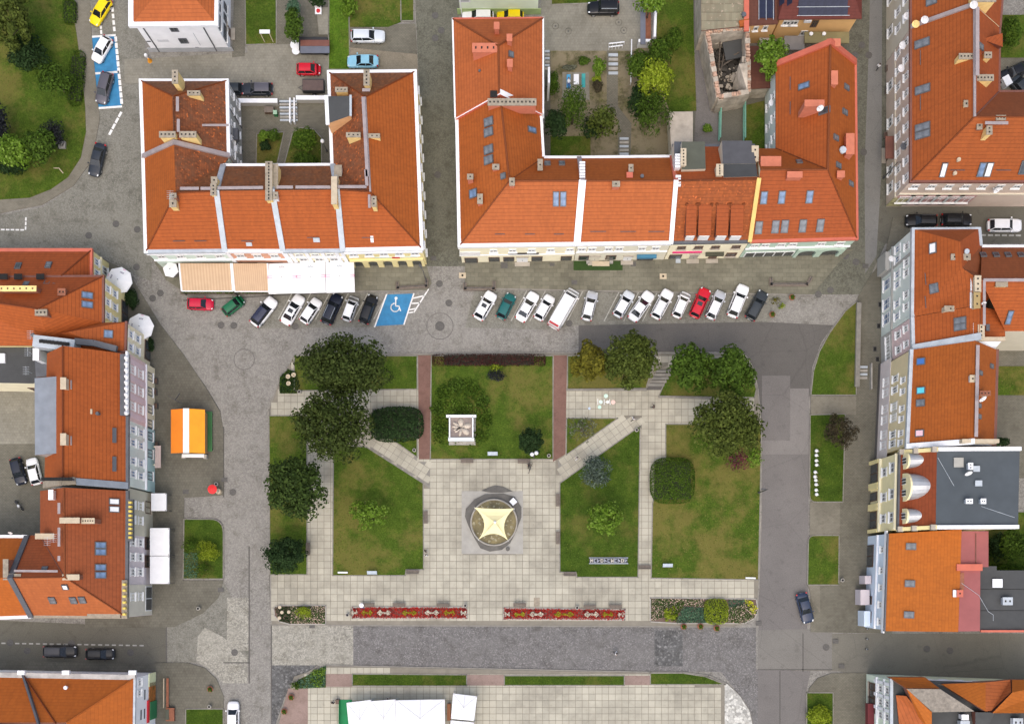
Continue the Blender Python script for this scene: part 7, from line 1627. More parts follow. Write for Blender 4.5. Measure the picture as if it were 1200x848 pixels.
# beds and planters
tree(222,638,8.5,8.5,0.9,'hedge','clipped green ball left in the kerbside bed','shrub',size=0.18,n=700);tree(244,645,13,12,1.0,'limey','spreading lime shrub between two clipped balls','shrub',size=0.26,spike=0.4);tree(239,668,9,8.5,0.9,'hedge','clipped green ball low in the kerbside bed','shrub',size=0.18,n=700)
gb_ = tag(MB().prism(XY([(216,646),(232,648),(234,677),(216,677)]),0.1,0.15).build('ground_cover_bed',M_lawn_lush),'blue-green ground cover bed on the kerbside lawn','flower bed');ground_cover(gb_,[(216,646),(232,648),(234,677),(216,677)],'greyg',0.5,80,0.18)
tree(960,840,13,14,1.0,'limey','lime shrub on the lawn at the bottom right','shrub',size=0.26)
g3 = tag(MB().prism(XY([(328,442),(338,433),(347,436),(352,452),(348,461),(328,461)]),0.1,0.15).build('planting_bed',M_lawn_lush),'dark planted corner bed with three pale grasses near the widest tree','flower bed');ground_cover(g3,[(328,442),(338,433),(347,436),(352,452),(348,461),(328,461)],'dark',0.7,90,0.2)
for x,y in ((337.5,441),(344,439),(338,449)): MB().lathe((*P(x,y,0.8)[:2],0.4),[(0.1,0),(0.34,0.4),(0.2,0.42),(0.05,0.3)],12).build('globe_flower',M_brick_c,g3)
g4 = tag(MB().prism(XY([(343,804),(350,796),(382,779.5),(382,805),(352,806)]),0.1,0.15).build('planting_bed',M_lawn_lush),'triangular blue-green planted bed at the lower left of the square','flower bed');ground_cover(g4,[(345,803),(356,793),(382,780),(382,804),(352,806)],'greyg',0.6,80,0.2);ground_cover(g4,[(366,785),(382,780),(382,790),(376,805),(364,800)],'bright',0.9,60,0.24,4)
tree(346,803,5.5,5,0.7,'hedge','small clipped shrub at the tip of the triangular bed','shrub',size=0.16,n=300)
# ------------------------------------------------------------------ canopies, parasols, kiosk, tents
M_canvas = plain('canvas_white',(0.78,0.78,0.78),0.85,0.06,0.8,bmp=0.6,bscale=1.6);M_canvas_b = plain('canvas_beige',(0.52,0.37,0.235),0.85,0.06,0.8);M_canvas_cr = plain('canvas_cream',(0.80,0.72,0.40),0.8,0.06,0.4)
M_stripe = plain('canvas_stripe',(0.46,0.31,0.19),0.85,0.06,0.8);M_pole = plain('pole_dark',(0.06,0.06,0.062),0.5,0.1);M_print = plain('print_grey',(0.34,0.40,0.44),0.8,0.1);M_pinkp = plain('print_pink',(0.62,0.20,0.36),0.8,0.1);M_navyp = plain('print_navy',(0.06,0.05,0.14),0.8,0.1)
M_slat = plain('bench_slat',(0.155,0.125,0.10),0.8,0.2,3);M_conc = plain('concrete',(0.33,0.31,0.27),0.9,0.15,1.5,bmp=0.2)
def parasol(n,r,z,rise,rim=0.16,prints=True):
    o = thing('parasol','','parasol');mb = MB();pts = [(r * math.cos(math.tau * (k + 0.5) / n),r * math.sin(math.tau * (k + 0.5) / n),z) for k in range(n)]
    for k in range(n):
        a,b = pts[k],pts[(k + 1) % n];mb.poly([a,b,(0,0,z + rise)]);mb.poly([(a[0],a[1],z - rim),(b[0],b[1],z - rim),b,a])
    mb.build('canopy',M_canvas,o);MB().tube((0,0,0),(0,0,z + rise - 0.02),0.05).build('pole',M_pole,o);MB().lathe((0,0,0),[(0.45,0),(0.45,0.1),(0.12,0.14)],14).build('base',M_iron,o);MB().lathe((0,0,z + rise - 0.03),[(0.07,0),(0.05,0.14)],8).build('finial',M_pole,o)
    rb = MB()
    for k in range(n): rb.tube((pts[k][0] * 0.97,pts[k][1] * 0.97,z - 0.02),(0,0,z + rise - 0.06),0.02,n=5)
    rb.build('ribs',M_pole,o)
    if prints:
        for k in (1,3,5):
            t = math.tau * k / n + 0.1;rr_ = r * 0.62;u = Vector((-math.sin(t),math.cos(t),0));w_ = Vector((math.cos(t),math.sin(t),-rise / r)).normalized();c = Vector((rr_ * math.cos(t),rr_ * math.sin(t),z + rise * (1 - 0.62 / math.cos(math.pi / n) * 0.97) + 0.03));nn = u.cross(w_)
            q = MB()
            for i in range(3):
                for (du,dv) in (((i - 1) * 0.2,0),((i - 1) * 0.2 + 0.05,-0.12)): p_ = c + u * du + w_ * dv;q.poly([p_ - u * 0.06 - w_ * 0.05,p_ + u * 0.06 - w_ * 0.05,p_ + u * 0.06 + w_ * 0.05,p_ - u * 0.06 + w_ * 0.05])
            q.build('print',M_navyp,o)
            c2 = Vector((r * 0.86 * math.cos(t),r * 0.86 * math.sin(t),z + rise * (1 - 0.86 / math.cos(math.pi / n) * 0.97) + 0.03));q = MB();q.poly([c2 - u * 0.22 - w_ * 0.04,c2 + u * 0.22 - w_ * 0.04,c2 + u * 0.22 + w_ * 0.04,c2 - u * 0.22 + w_ * 0.04]);q.build('print',M_pinkp,o)
    return o
RU.place('par8',lambda: parasol(8,1.95,2.7,0.55),(*P(139.5,328.5,2.8)[:2],0.1),0.2,'white octagonal parasol beside the upper yellow house','octagonal parasols')
RU.place('par8',None,(*P(164.5,383,2.8)[:2],0.1),0.5,'white octagonal parasol beside the lower yellow house','octagonal parasols')
RU.place('par6',lambda: parasol(6,1.15,2.4,0.4,prints=False),(*P(200,316,2.5)[:2],0.1),0.3,'small plain hexagonal white parasol left of the beige awnings')
def sq_canopy(w_,d_,z,rise,prints):
    o = thing('canopy','','canopy');a,b = w_ / 2,d_ / 2;mb = MB();c = [(-a,-b,z),(a,-b,z),(a,b,z),(-a,b,z)];m_ = [(-a * .5,-b * .5,z + rise * .42),(a * .5,-b * .5,z + rise * .42),(a * .5,b * .5,z + rise * .42),(-a * .5,b * .5,z + rise * .42)]
    for i in range(4):
        j = (i + 1) % 4;mb.poly([c[i],c[j],m_[j],m_[i]]);mb.poly([m_[i],m_[j],(0,0,z + rise)]);mb.poly([(c[i][0],c[i][1],z - 0.22),(c[j][0],c[j][1],z - 0.22),c[j],c[i]])
    mb.build('cover',M_canvas,o);MB().tube((0,0,0),(0,0,z + rise),0.06).build('pole',M_pole,o);rb = MB()
    for q,m2 in zip(c,m_): rb.tube((q[0] * .98,q[1] * .98,z - .08),(m2[0],m2[1],m2[2] - .08),0.025,n=5);rb.tube((m2[0],m2[1],m2[2] - .08),(0,0,z + rise * .9),0.025,n=5)
    rb.build('ribs',M_pole,o);MB().box((0,0,0),(0.9,0.9,0.12)).build('base',M_conc,o)
    if prints:
        for sg in (-1,1):
            q = MB();x0 = sg * a * 0.82;zz = z + rise * 0.42 * 0.36 + 0.05
            q.wallstrip([(x0 - .38,.02),(x0 + .38,.02),(x0 + .38,.30),(x0 - .38,.30)],0.06,zz,zz + 0.02,close=True);q.build('print',M_pinkp,o)
        q = MB();R = random.Random(3)
        for i in range(9): q.box((-0.4 + 0.1 * i,b * 0.72 + R.uniform(-.14,.14),z + rise * .15 + 0.03),(0.09,R.uniform(.08,.25),0.04),R.uniform(-.5,.5))
        q.build('print',M_print,o)
    return o
for i,x in enumerate((331,364.5,398.5)):
    RU.place('sqc',lambda: sq_canopy(4.1,4.35,2.8,0.55,True),(*P(x,326 - i * 0.6,2.9)[:2],0.1),0.03,['left one of three white square canopies with pink prints','middle one of three white square canopies with pink prints','right one of three white square canopies with pink prints, beside the arcade'][i],'white square canopies')
def awning(x0,x1,xb0,xb1,y0,y1,label):
    o = thing('awning',label,'awning',(*P((x0 + x1) / 2,(y0 + y1) / 2)[:2],0),'beige striped awnings')
    a,b,c,d = P(x0,y0,3.2),P(x1,y0,3.2),P(xb1,y1,2.4),P(xb0,y1,2.4);n = 34
    for m in range(2):
        mb = MB()
        for i in range(n):
            if i % 2 != m: continue
            t0,t1 = i / n,(i + 1) / n;q = lambda p,r_,t: tuple(p[k] + (r_[k] - p[k]) * t for k in range(3))
            mb.poly([q(d,c,t0),q(d,c,t1),q(a,b,t1),q(a,b,t0)]);u,v = q(d,c,t0),q(d,c,t1);mb.poly([(u[0],u[1],u[2] - .25),(v[0],v[1],v[2] - .25),v,u])
        mb.build('cloth_stripes' if m else 'cloth',M_stripe if m else M_canvas_b,o)
    for p,q in ((a,d),(b,c)): MB().tube((p[0],p[1],p[2] + .03),(q[0],q[1],q[2] + .03),0.13,n=6).build('white_edge',M_canvas,o)
    MB().tube((d[0],d[1],2.4),(c[0],c[1],2.4),0.09,n=6).build('front_bar',M_canvas,o)
    for p in (c,d): MB().tube((p[0],p[1],0),(p[0],p[1],2.4),0.05).build('post',M_pole,o)
awning(210,270.5,213,273,308.5,341,'wider of two beige striped awnings, next to the hexagonal parasol');awning(272,313.5,275,315.5,308.5,341.5,'narrower of two beige striped awnings, next to the white canopies')
for i,y in enumerate((344.2,)):
    pb = thing('planter_hedge','low green planter row along the foot of the beige awnings','planter',P(262,344));MB().box((*P(264,343.6)[:2],0),(13,0.45,0.5)).build('box',M_slat,pb)
    ground_cover(pb,[(214,342),(314,342),(314,345),(214,345)],'hedge',0.75,120,0.18,7,'plants',0.45)
def flat_canopy(px,py,w_,d_,z,label):
    o = thing('canopy',label,'canopy',(*P(px,py,z)[:2],0),'white house canopies');a,b = w_ / 2,d_ / 2
    mb = MB();mb.poly([(-a,-b,z + .1),(a,-b,z - .1),(a,b,z - .1),(-a,b,z + .1)]);mb.box((0,-b,z - .35),(w_,.03,.3));mb.box((0,b,z - .35),(w_,.03,.3));mb.box((a,0,z - .35),(.03,d_,.3));mb.build('cover',M_canvas,None).parent = o
    for sx in (-1,1):
        for sy in (-1,1): MB().tube((sx * a * .94,sy * b * .94,0),(sx * a * .94,sy * b * .94,z),0.05).build('post',M_pole,None).parent = o
    MB().tube((-a,0,z),(a,0,z - .15),0.05).build('beam',M_pole,None).parent = o
flat_canopy(186,588,2.1,2.5,2.7,'smallest white canopy, above the two long ones by the mauve house');flat_canopy(187,634.5,2.7,3.95,2.9,'upper of two long white canopies by the mauve house');flat_canopy(187,667.5,2.7,3.95,2.9,'lower of two long white canopies by the mauve house')
def gable_tent(corners,z,label,rise=0.5):
    q = [Vector(P(*c,z)) for c in corners];c = sum(q,Vector()) / 4;o = thing('market_tent',label,'tent',(c.x,c.y,0),'white market tents');mb = MB();top = c + Vector((0,0,rise))
    for i in range(4):
        j = (i + 1) % 4;mb.poly([q[i],q[j],top]);mb.poly([q[i] - Vector((0,0,.3)),q[j] - Vector((0,0,.3)),q[j],q[i]])
    mb.build('cover',M_canvas,o);sm_ = MB()
    for p in q: sm_.tube(p + Vector((0,0,.01)),top + Vector((0,0,.02)),0.035,n=5)
    sm_.tube((q[0] + q[1]) / 2,top,0.03,n=5);sm_.tube((q[2] + q[3]) / 2,top,0.03,n=5);sm_.build('seams',plain('canvas_seam',(0.55,0.55,0.55)),o)
    for p in q: MB().tube((p.x * .97 + c.x * .03,p.y * .97 + c.y * .03,0),(p.x * .97 + c.x * .03,p.y * .97 + c.y * .03,z),0.05).build('post',M_zinc,o)
gable_tent([(406,823),(435,819.5),(437,862),(410,862)],2.7,'leftmost tent over the green stall at the bottom');gable_tent([(435,821),(463.5,819),(464,862),(437,862)],2.7,'second tent from the left at the bottom');gable_tent([(464,820),(521,819),(521.5,862),(464.5,862)],2.8,'widest tent of the bottom row',0.8)
gable_tent([(531,812),(559,815.5),(555.5,844),(528.5,841.5)],2.8,'slightly turned square tent right of the long row');gable_tent([(528,843.5),(555.5,846),(553,874),(527,873)],2.6,'tent cut by the bottom edge beneath the turned one')
gs = thing('market_stall','bright green carpeted stall floor at the left of the tents','stall',P(404,836));MB().box((*P(405,840)[:2],0.12),(1.9,5.2,0.1)).build('floor',plain('stall_green',(0.0,0.20,0.06)),gs);MB().wallstrip([P(398.5,820)[:2],P(398.5,862)[:2]],0.06,0.2,1.0).build('side_panel',plain('stall_green',()),gs)
MB().box((*P(396.5,821)[:2],0.1),(0.5,0.6,1.0)).build('crate',M_frame_b,gs)
tw = tag(MB().box((*P(526.5,833)[:2],0.1),(0.5,2.4,0.9)).build('stall_counter',plain('counter_wood',(0.3,0.12,0.05))),'brown wooden counter between the long tents and the turned tent','counter')
# kiosk
kx,ky,_ = P(219.5,505,3.0);ks = thing('kiosk','orange roofed market kiosk with white stripe and green bench','kiosk',(kx,ky,0))
z_,rz_ = 2.7,3.5
loc(MB().poly([(-2.45,-3.15,z_),(-0.45,-3.15,rz_),(-0.45,3.15,rz_),(-2.45,3.15,z_)]),'roof_cloth',plain('canvas_orange',(0.78,0.22,0.012),0.8,0.07,0.8,bmp=0.5,bscale=1.5),ks);loc(MB().poly([(0.4,-3.15,rz_),(2.45,-3.15,z_),(2.45,3.15,z_),(0.4,3.15,rz_)]),'roof_cloth',plain('canvas_amber',(0.78,0.31,0.012),0.8,0.07,0.8,bmp=0.5,bscale=1.5),ks);loc(MB().box((-0.02,0,rz_ - 0.02),(0.86,6.4,0.06)),'ridge_stripe',M_canvas,ks)
loc(MB().box((0,0,0.12),(4.4,5.7,2.5)),'walls',plain('kiosk_wood',(0.35,0.20,0.10)),ks);loc(MB().box((0.2,-3.3,0.9),(3.2,0.5,0.06)),'counter',M_canvas,ks);loc(MB().box((1.9,-3.4,0.1),(0.5,0.6,0.8)),'crate',M_conc,ks);loc(MB().box((-1.3,-3.4,0.1),(0.5,0.5,0.7)),'crate',M_conc,ks)
bn = thing('planter_bench','long green planter bench standing beside the orange kiosk','bench',P(244,506));gm = plain('bench_green',(0.03,0.13,0.035),0.6,0.12)
for i in range(4): MB().box((*P(243.6 + i * 1.8,506)[:2],0.5),(0.2,5.8,0.06)).build('slat',gm,bn)
for y in (485,499,513,527): MB().box((*P(246.3,y)[:2],0.1),(0.85,0.1,0.42)).build('leg',gm,bn)
MB().box((*P(240.8,506)[:2],0.6),(0.08,5.8,0.45)).build('backrest',gm,bn)
rc = thing('ice_cream_cart','round red parasol over a small cream cart on the west pavement','cart',(*P(249,573,1.9)[:2],0.1))
mb = MB();n = 12
for k in range(n):
    a,b = math.tau * k / n,math.tau * (k + 1) / n;mb.poly([(0.68 * math.cos(a),0.68 * math.sin(a),1.9),(0.68 * math.cos(b),0.68 * math.sin(b),1.9),(0,0,2.2)])
loc(mb,'parasol_cloth',plain('canvas_red',(0.75,0.03,0.03),0.8,0.05),rc);loc(MB().tube((0,0,0),(0,0,2.15),0.03),'pole',M_pole,rc);loc(MB().lathe((0.55,-0.2,0),[(0.38,0),(0.4,0.85),(0.3,0.95)],12),'tub',M_brick_c,rc);loc(MB().lathe((0.55,-0.2,0.95),[(0.18,0),(0.1,0.12)],10),'lid',M_conc,rc)
# bicycle rack / stand by the kiosk, small signs
sp = thing('signpost','dark signpost with crossed arms behind the orange kiosk','signpost',P(212,472));x,y,_ = P(212,472)
MB().tube((x,y,0),(x,y,3.0),0.06).build('post',M_pole,sp)
for a in (2.6,-0.45,0.95): MB().box((x + 0.6 * math.cos(a),y + 0.6 * math.sin(a),2.6),(1.1,0.06,0.22),a).build('arm',M_pole,sp)
# ------------------------------------------------------------------ fountain and shade sail
fo = thing('fountain','round stone basin under a cream four-pointed shade sail','fountain',P(578,611));fx,fy,_ = P(579,612)
MB().box((*P(577,612)[:2],0.10),(9.0,9.2,0.06)).build('plinth',plain('granite_pale',(0.325,0.312,0.275),0.8,0.12,0.8),fo)
M_dark_st = plain('granite_dark',(0.10,0.094,0.082),0.7,0.3,0.9);fr_ = plain('basin_bed',(0.17,0.14,0.065),0.7,0.4,1.1)  # darker stone in an uneven ring and strip round the basin
rim_pts = [P(*q)[:2] for q in ((546,596),(556,585),(568,579),(590,578),(603,582),(611,594),(611,606),(605,622),(598,636),(588,644),(574,646),(563,642),(556,630),(549,616),(545,605))]
MB().prism(rim_pts,0.12,0.30).build('kerb_stone',M_dark_st,fo);MB().prism([P(*q)[:2] for q in ((564,575),(572,571),(580,568.5),(590,570),(601,575.5),(590,577),(575,577))],0.1,0.22).build('step',M_dark_st,fo)
mb = MB();mb.sm = True;mb.lathe((fx,fy,0),[(3.42,0.1),(3.46,0.75),(3.40,0.82),(3.28,0.80),(3.22,0.45)],40);mb.build('basin',M_conc,fo);MB().lathe((fx,fy,0.44),[(3.23,0),(3.23,0.03)],40).build('basin_floor',fr_,fo)
R = random.Random(2);mb = MB()
for i in range(70):
    a,r_ = R.uniform(0,math.tau),3.0 * math.sqrt(R.random());mb.box((fx + r_ * math.cos(a),fy + r_ * math.sin(a),0.46),(R.uniform(.15,.45),R.uniform(.1,.3),R.uniform(.05,.14)),R.uniform(0,3))
o = mb.build('pebbles',plain('pebble',(0.30,0.27,0.17),0.8,0.4,2),fo);o['kind'] = 'stuff'
MB().box((*P(601.5,588)[:2],0.3),(0.82,0.82,0.75),0.75).build('pump_box',M_wht,fo);MB().lathe((*P(595,643)[:2],0.2),[(0.3,0),(0.3,0.3)],14).build('drain_cap',M_dark_st,fo)
sl = thing('shade_sail','cream four-pointed shade sail stretched above the round fountain','shade sail',(fx,fy,0))
cs = [P(556,594.5,3.3),P(602.5,595.5,3.3),P(595.5,633,3.0),P(560.5,632,3.0)];N_ = 16;mb = MB();mb.sm = True;mid = Vector(P(580,611.5,4.0))
def edge_pt(i,t):
    a,b = Vector(cs[i]),Vector(cs[(i + 1) % 4]);m_ = (a + b) / 2;dirc = (Vector((mid.x,mid.y,m_.z)) - m_);s_ = [0.05,0.42,0.36,0.42][i];p = a.lerp(b,t);return p + dirc * s_ * 4 * t * (1 - t)
ring = [edge_pt(i,k / 8) for i in range(4) for k in range(8)]
lay_ = [ring] + [[p.lerp(mid,f) + Vector((0,0,-0.25 * math.sin(math.pi * f))) for p in ring] for f in (0.25,0.5,0.75)]
for A,B in zip(lay_[:-1],lay_[1:]):
    for k in range(32): mb.poly([A[k],A[(k + 1) % 32],B[(k + 1) % 32],B[k]])
for k in range(32): mb.poly([lay_[3][k],lay_[3][(k + 1) % 32],tuple(mid)])
mb.build('cloth',M_canvas_cr,sl);MB().tube((mid.x,mid.y,0.4),(mid.x,mid.y,4.05),0.08).build('mast',M_wht,sl);MB().lathe((mid.x,mid.y,4.0),[(0.2,0),(0.08,0.14)],12).build('mast_cap',M_wht,sl)
for c in cs: MB().tube((c[0] * 1.0,c[1],0.1),c,0.04).build('tie_post',M_wht,sl)
# ------------------------------------------------------------------ monument
mo = thing('monument','square stone monument with petal relief on top in a bed of shrubs','monument',P(541,503));mz = 3.4;mx,my,_ = P(540.5,500.5,mz);wS = 3.5
MB().box((mx * 1.0,my - 0.2,0.1),(3.9,3.9,0.4)).build('base',M_conc,mo);MB().box((mx,my,0.4),(3.1,3.1,2.7)).build('shaft',plain('monument_stone',(0.5,0.5,0.5),0.8,0.1,1.2),mo);MB().box((mx,my,mz - 0.3),(3.3,3.3,0.15)).build('top_slab',plain('top_slab',(0.22,0.18,0.155),0.8,0.2,1.5),mo)
for dx,dy,a,b,m_ in ((0,1.6,4.3,0.34,M_wht),(0,-1.72,3.7,0.5,plain('monument_edge',(0.62,0.66,0.64))),(-1.66,0,0.18,3.1,M_wht),(1.66,0,0.18,3.1,M_wht)): MB().box((mx + dx,my + dy,mz - 0.35),(a,b,0.5)).build('cornice',m_,mo)
pst = plain('petal_stone',(0.50,0.43,0.34),0.85,0.12,2)
for k,(a,l) in enumerate(((1.65,1.1),(0.25,1.25),(-0.75,1.25),(-1.75,1.1),(-2.5,1.0),(2.6,1.2),(3.05,1.15),(3.5,1.0))):
    mb = MB();mb.sm = True;ca,sa = math.cos(a),math.sin(a);wd = 0.5 if k < 3 else 0.24;n = 10;i0 = 0
    out_ = [(l * (0.62 - 0.55 * math.cos(t)),wd * math.sin(t) * (0.55 + 0.45 * (1 - math.cos(t)) / 2)) for t in [math.tau * q / n for q in range(n)]]
    pts = [(mx + u * ca - v * sa,my + u * sa + v * ca) for u,v in out_];mb.prism(pts,mz - 0.16,mz - 0.04);mb.build('petal',pst,mo)
# ------------------------------------------------------------------ benches, lamps, bins, boards
def bench():
    o = thing('park_bench','','bench')
    for i in range(4): MB().box((0,-0.2 + i * 0.135,0.43),(1.85,0.115,0.04)).build('slat',M_slat,o)
    for i in range(2): MB().box((0,0.33,0.58 + i * 0.15),(1.85,0.04,0.12)).build('back_slat',M_slat,o)
    for x in (-0.75,0.75): MB().box((x,0.0,0),(0.1,0.5,0.43)).build('leg',M_conc,o);MB().box((x,0.32,0.4),(0.06,0.05,0.45)).build('back_post',M_pole,o)
    return o
for x,y,a,l in ((547.5,540.5,0,'bench south of the square stone monument'),(614,541,0,'bench in front of the dark round bush'),(499.5,606,90,'bench on the east kerb of the lawn with the young tree west of the fountain'),(484,669.5,180,'bench in the notch at the south-east corner of the lawn west of the fountain'),(653.5,586,-90,'upper of two benches east of the fountain'),(653.5,630,-90,'lower of two benches east of the fountain'),(667.5,672,180,'bench in the notch of the lawn with the letters'),(361.5,643,-90,'bench beside the dark evergreen bush'),(755,664,180,'bench with a white end standing across the slab path'),
    (432,708.5,0,'first bench behind the west flower carpet, by the white sunshade'),(468,708.5,0,'middle bench behind the west flower carpet'),(519.5,709,0,'last bench behind the west flower carpet, by the bin'),(609,708.5,0,'bench left of the stone slab behind the east flower carpet'),(691,711,0,'bench right of the bin behind the east flower carpet'),(721,710.5,0,'bench at the right end of the east flower carpet')):
    RU.place('bench',bench,(*P(x,y)[:2],0.12),math.radians(a),l,'park benches')
def lamp(n_heads,hgt,spread=0.32):
    o = thing('street_lamp','','street lamp');MB().lathe((0,0,0),[(0.16,0),(0.14,0.4),(0.07,0.5)],10).build('base',M_pole,o);MB().tube((0,0,0.4),(0,0,hgt),0.06,0.045).build('pole',M_pole,o)
    for i in range(n_heads):
        x = (i - (n_heads - 1) / 2) * spread * 2 if n_heads > 1 else 0
        if n_heads > 1: MB().tube((0,0,hgt - 0.1),(x,0,hgt + 0.05),0.03).build('arm',M_pole,o)
        g = MB();g.sm = True;g.lathe((x,0,hgt + 0.05),[(0.08,0),(0.24,0.10),(0.3,0.28),(0.25,0.46),(0.1,0.56)],14);g.build('globe',M_dishw,o)
    return o
RU.place('lamp2',lambda: lamp(2,4.0),(*P(626,531.5,4.2)[:2],0.1),0.3,'twin white globe lamp above the dark round bush');RU.place('lamp2',None,(*P(420,452,4.2)[:2],0.1),0.6,'twin globe lamp standing between the two big olive trees')
RU.place('lamp1',lambda: lamp(1,3.4),(*P(378,166,3.6)[:2],0.05),0,'single white globe lamp in the small courtyard')
def road_lamp():
    o = thing('street_lamp','','street lamp');MB().tube((0,0,0),(0,0,6.0),0.09,0.05).build('pole',M_pole,o);MB().lathe((0,0,0),[(0.18,0),(0.12,0.6)],10).build('base',M_pole,o);MB().tube((0,0,6.0),(0.5,0,6.15),0.04).build('arm',M_pole,o);MB().box((0.7,0,6.1),(0.6,0.24,0.12)).build('lamp_head',M_pole,o);return o
for x,y,a,l in ((500,331,120,'tall dark street lamp by the arcade corner'),(1039,37,0,'upper tall street lamp along the pink-beige house'),(1035,209,0,'lower tall street lamp along the pink-beige house'),(889,577,180,'tall street lamp on the kerb of the east lawn')):
    RU.place('rlamp',road_lamp,(*P(x,y)[:2],0.1),math.radians(a),l,'tall street lamps')
def bin_():
    o = thing('litter_bin','','bin');MB().lathe((0,0,0),[(0.2,0),(0.26,0.7),(0.28,0.75),(0.2,0.78)],14).build('body',M_conc,o);MB().lathe((0,0,0.77),[(0.17,0),(0.17,0.02)],12).build('opening',M_soot_dark,o);return o
for x,y,l in ((408,720,'bin at the left end of the west flower carpet'),(545.5,709,'bin at the right end of the west flower carpet'),(676,711.5,'bin between benches behind the east flower carpet'),(643,534.5,'bin beside the red path near the dark round bush'),(745.5,504.5,'bin in the corner of the diagonal path'),(486,528,'bin on the small lawn by the west red path'),(352,460,'bin beside the corner bed near the widest tree'),(234,712.5,'bin on the south-west pavement corner'),(247,827,'bin at the lawn at the lower left corner'),(985.5,679.5,'bin beside the lowest east lawn strip'),(255,567.5,'bin next to the red parasol cart')): RU.place('bin',bin_,(*P(x,y)[:2],0.1),0,l,'litter bins')
def board(px,py,rz,label,w_=0,mat=None):
    o = thing('information_board',label,'board',(*P(px,py)[:2],0.12),None,rz)
    mb = MB();mb.poly([(-0.72,-0.28,0.75),(0.72,-0.28,0.75),(0.72,0.22,1.1),(-0.72,0.22,1.1)]);mb.poly([(-0.72,-0.28,0.71),(-0.72,0.22,1.06),(0.72,0.22,1.06),(0.72,-0.28,0.71)]);loc(mb,'panel',mat or plain('board_glass',(0.36,0.41,0.45),0.35,0.2,2),o)
    for x in (-0.6,0.6): loc(MB().tube((x,0,0),(x,0,0.9),0.035),'post',M_pole,o)
    loc(MB().wallstrip([(-0.74,-0.3),(0.74,-0.3)],0.05,0.7,0.78),'frame',M_pole,o)
BD = board
BD(577.5,532,0,'silver slanted information board south of the monument');BD(437,670.5,0,'silver slanted information board on the lawn west of the fountain');BD(781.5,662,0,'silver slanted information board on the east lawn')
for x,y,l,a in ((402.5,670.5,'thin white bar rail on the lawn west of the fountain',0),(878.5,677,'thin white bar rail at the corner of the east lawn',-0.03)):
    o = thing('low_rail',l,'rail',(*P(x,y)[:2],0.1),None,a);loc(MB().box((0,0,0.55),(1.45,0.22,0.06)),'bar',M_wht,o)
    for s_ in (-0.55,0.55): loc(MB().tube((s_,0,0),(s_,0,0.55),0.04),'post',M_wht,o)
# letters sign on the lawn
ls = thing('letter_sign','long sign of standing metal letters in a grey frame on the lawn','sign',P(713,656));sx,sy,_ = P(713.5,656.5,0.8)
for dy in (-0.42,0.42): MB().box((sx,sy + dy,0.2),(5.7,0.10,0.3)).build('frame_rail',M_zinc,ls)
MB().box((sx,sy,0.12),(5.6,0.8,0.05)).build('frame_base',M_dgrey,ls);R = random.Random(11)
for i in range(11):
    x = sx - 2.5 + i * 0.5;mb = MB();m_ = plain('letter_steel',(0.36,0.38,0.44),0.45,0.2,2) if i % 3 else plain('letter_cream',(0.60,0.56,0.48),0.5,0.1)
    mb.box((x - 0.13,sy,0.17),(0.09,0.55,0.65));
    if i % 2: mb.box((x + 0.05,sy + 0.2,0.17),(0.28,0.09,0.65));mb.box((x + 0.05,sy - 0.2,0.17),(0.28,0.09,0.65))
    else: mb.box((x + 0.04,sy,0.17),(0.36,0.09,0.65),0.9 if i % 4 else -0.9)
    if i % 3 == 0: mb.box((x + 0.15,sy,0.17),(0.09,0.5,0.65))
    mb.build('letter',m_,ls)
def white_post():
    o = thing('globe_post','','post');MB().tube((0,0,0),(0,0,0.75),0.05).build('post',M_wht,o);g = MB();g.sm = True;g.lathe((0,0,0.7),[(0.12,0),(0.24,0.1),(0.26,0.2),(0.18,0.34),(0.05,0.4)],14);g.build('globe',M_dishw,o);MB().box((0.36,-0.05,0.05),(0.3,0.05,0.32)).build('plate',M_dishw,o);return o
ORD = ['first','second','third','fourth','fifth','sixth','seventh','eighth','ninth','last']
for i,(x,y) in enumerate(((956.5,528),(956.3,533.3),(956.3,539.5),(956.5,544.5),(955,553),(954.7,558.3),(955.5,562.5),(956,567.5),(956,574),(956.5,579))):
    RU.place('gpost',white_post,(*P(x,y,0.8)[:2],0.12),0,'%s white globe post from the top in the column on the strip lawn' % ORD[i],'white globe posts')
mk = thing('floor_chalk_game','pastel chalk drawing on the slabs north-east of the red path','chalk drawing',(*P(708,470)[:2],0))
for x,y,r_,c in ((710,464,.32,(0.55,0.75,0.62)),(718.5,471.3,.33,(0.80,0.55,0.48)),(712,471,.24,(0.8,0.78,0.74)),(704,471,.3,(0.6,0.72,0.66)),(702.5,477,.28,(0.5,0.72,0.6)),(690.5,478.5,.2,(0.5,0.6,0.72))):
    MB().lathe((*P(x,y)[:2],0.128),[(r_,0),(r_,0.008)],7).build('chalk_mark',plain('chalk_%d%d' % (x,y),c,0.9,0.15,4),mk)
for x0,y0,x1,y1 in ((708,468,708,474),(714,468,715,474),(700.5,467.5,700.5,474),(708,471,715,471)): MB().wallstrip([P(x0,y0)[:2],P(x1,y1)[:2]],0.1,0.128,0.137).build('chalk_mark',M_frame,mk)
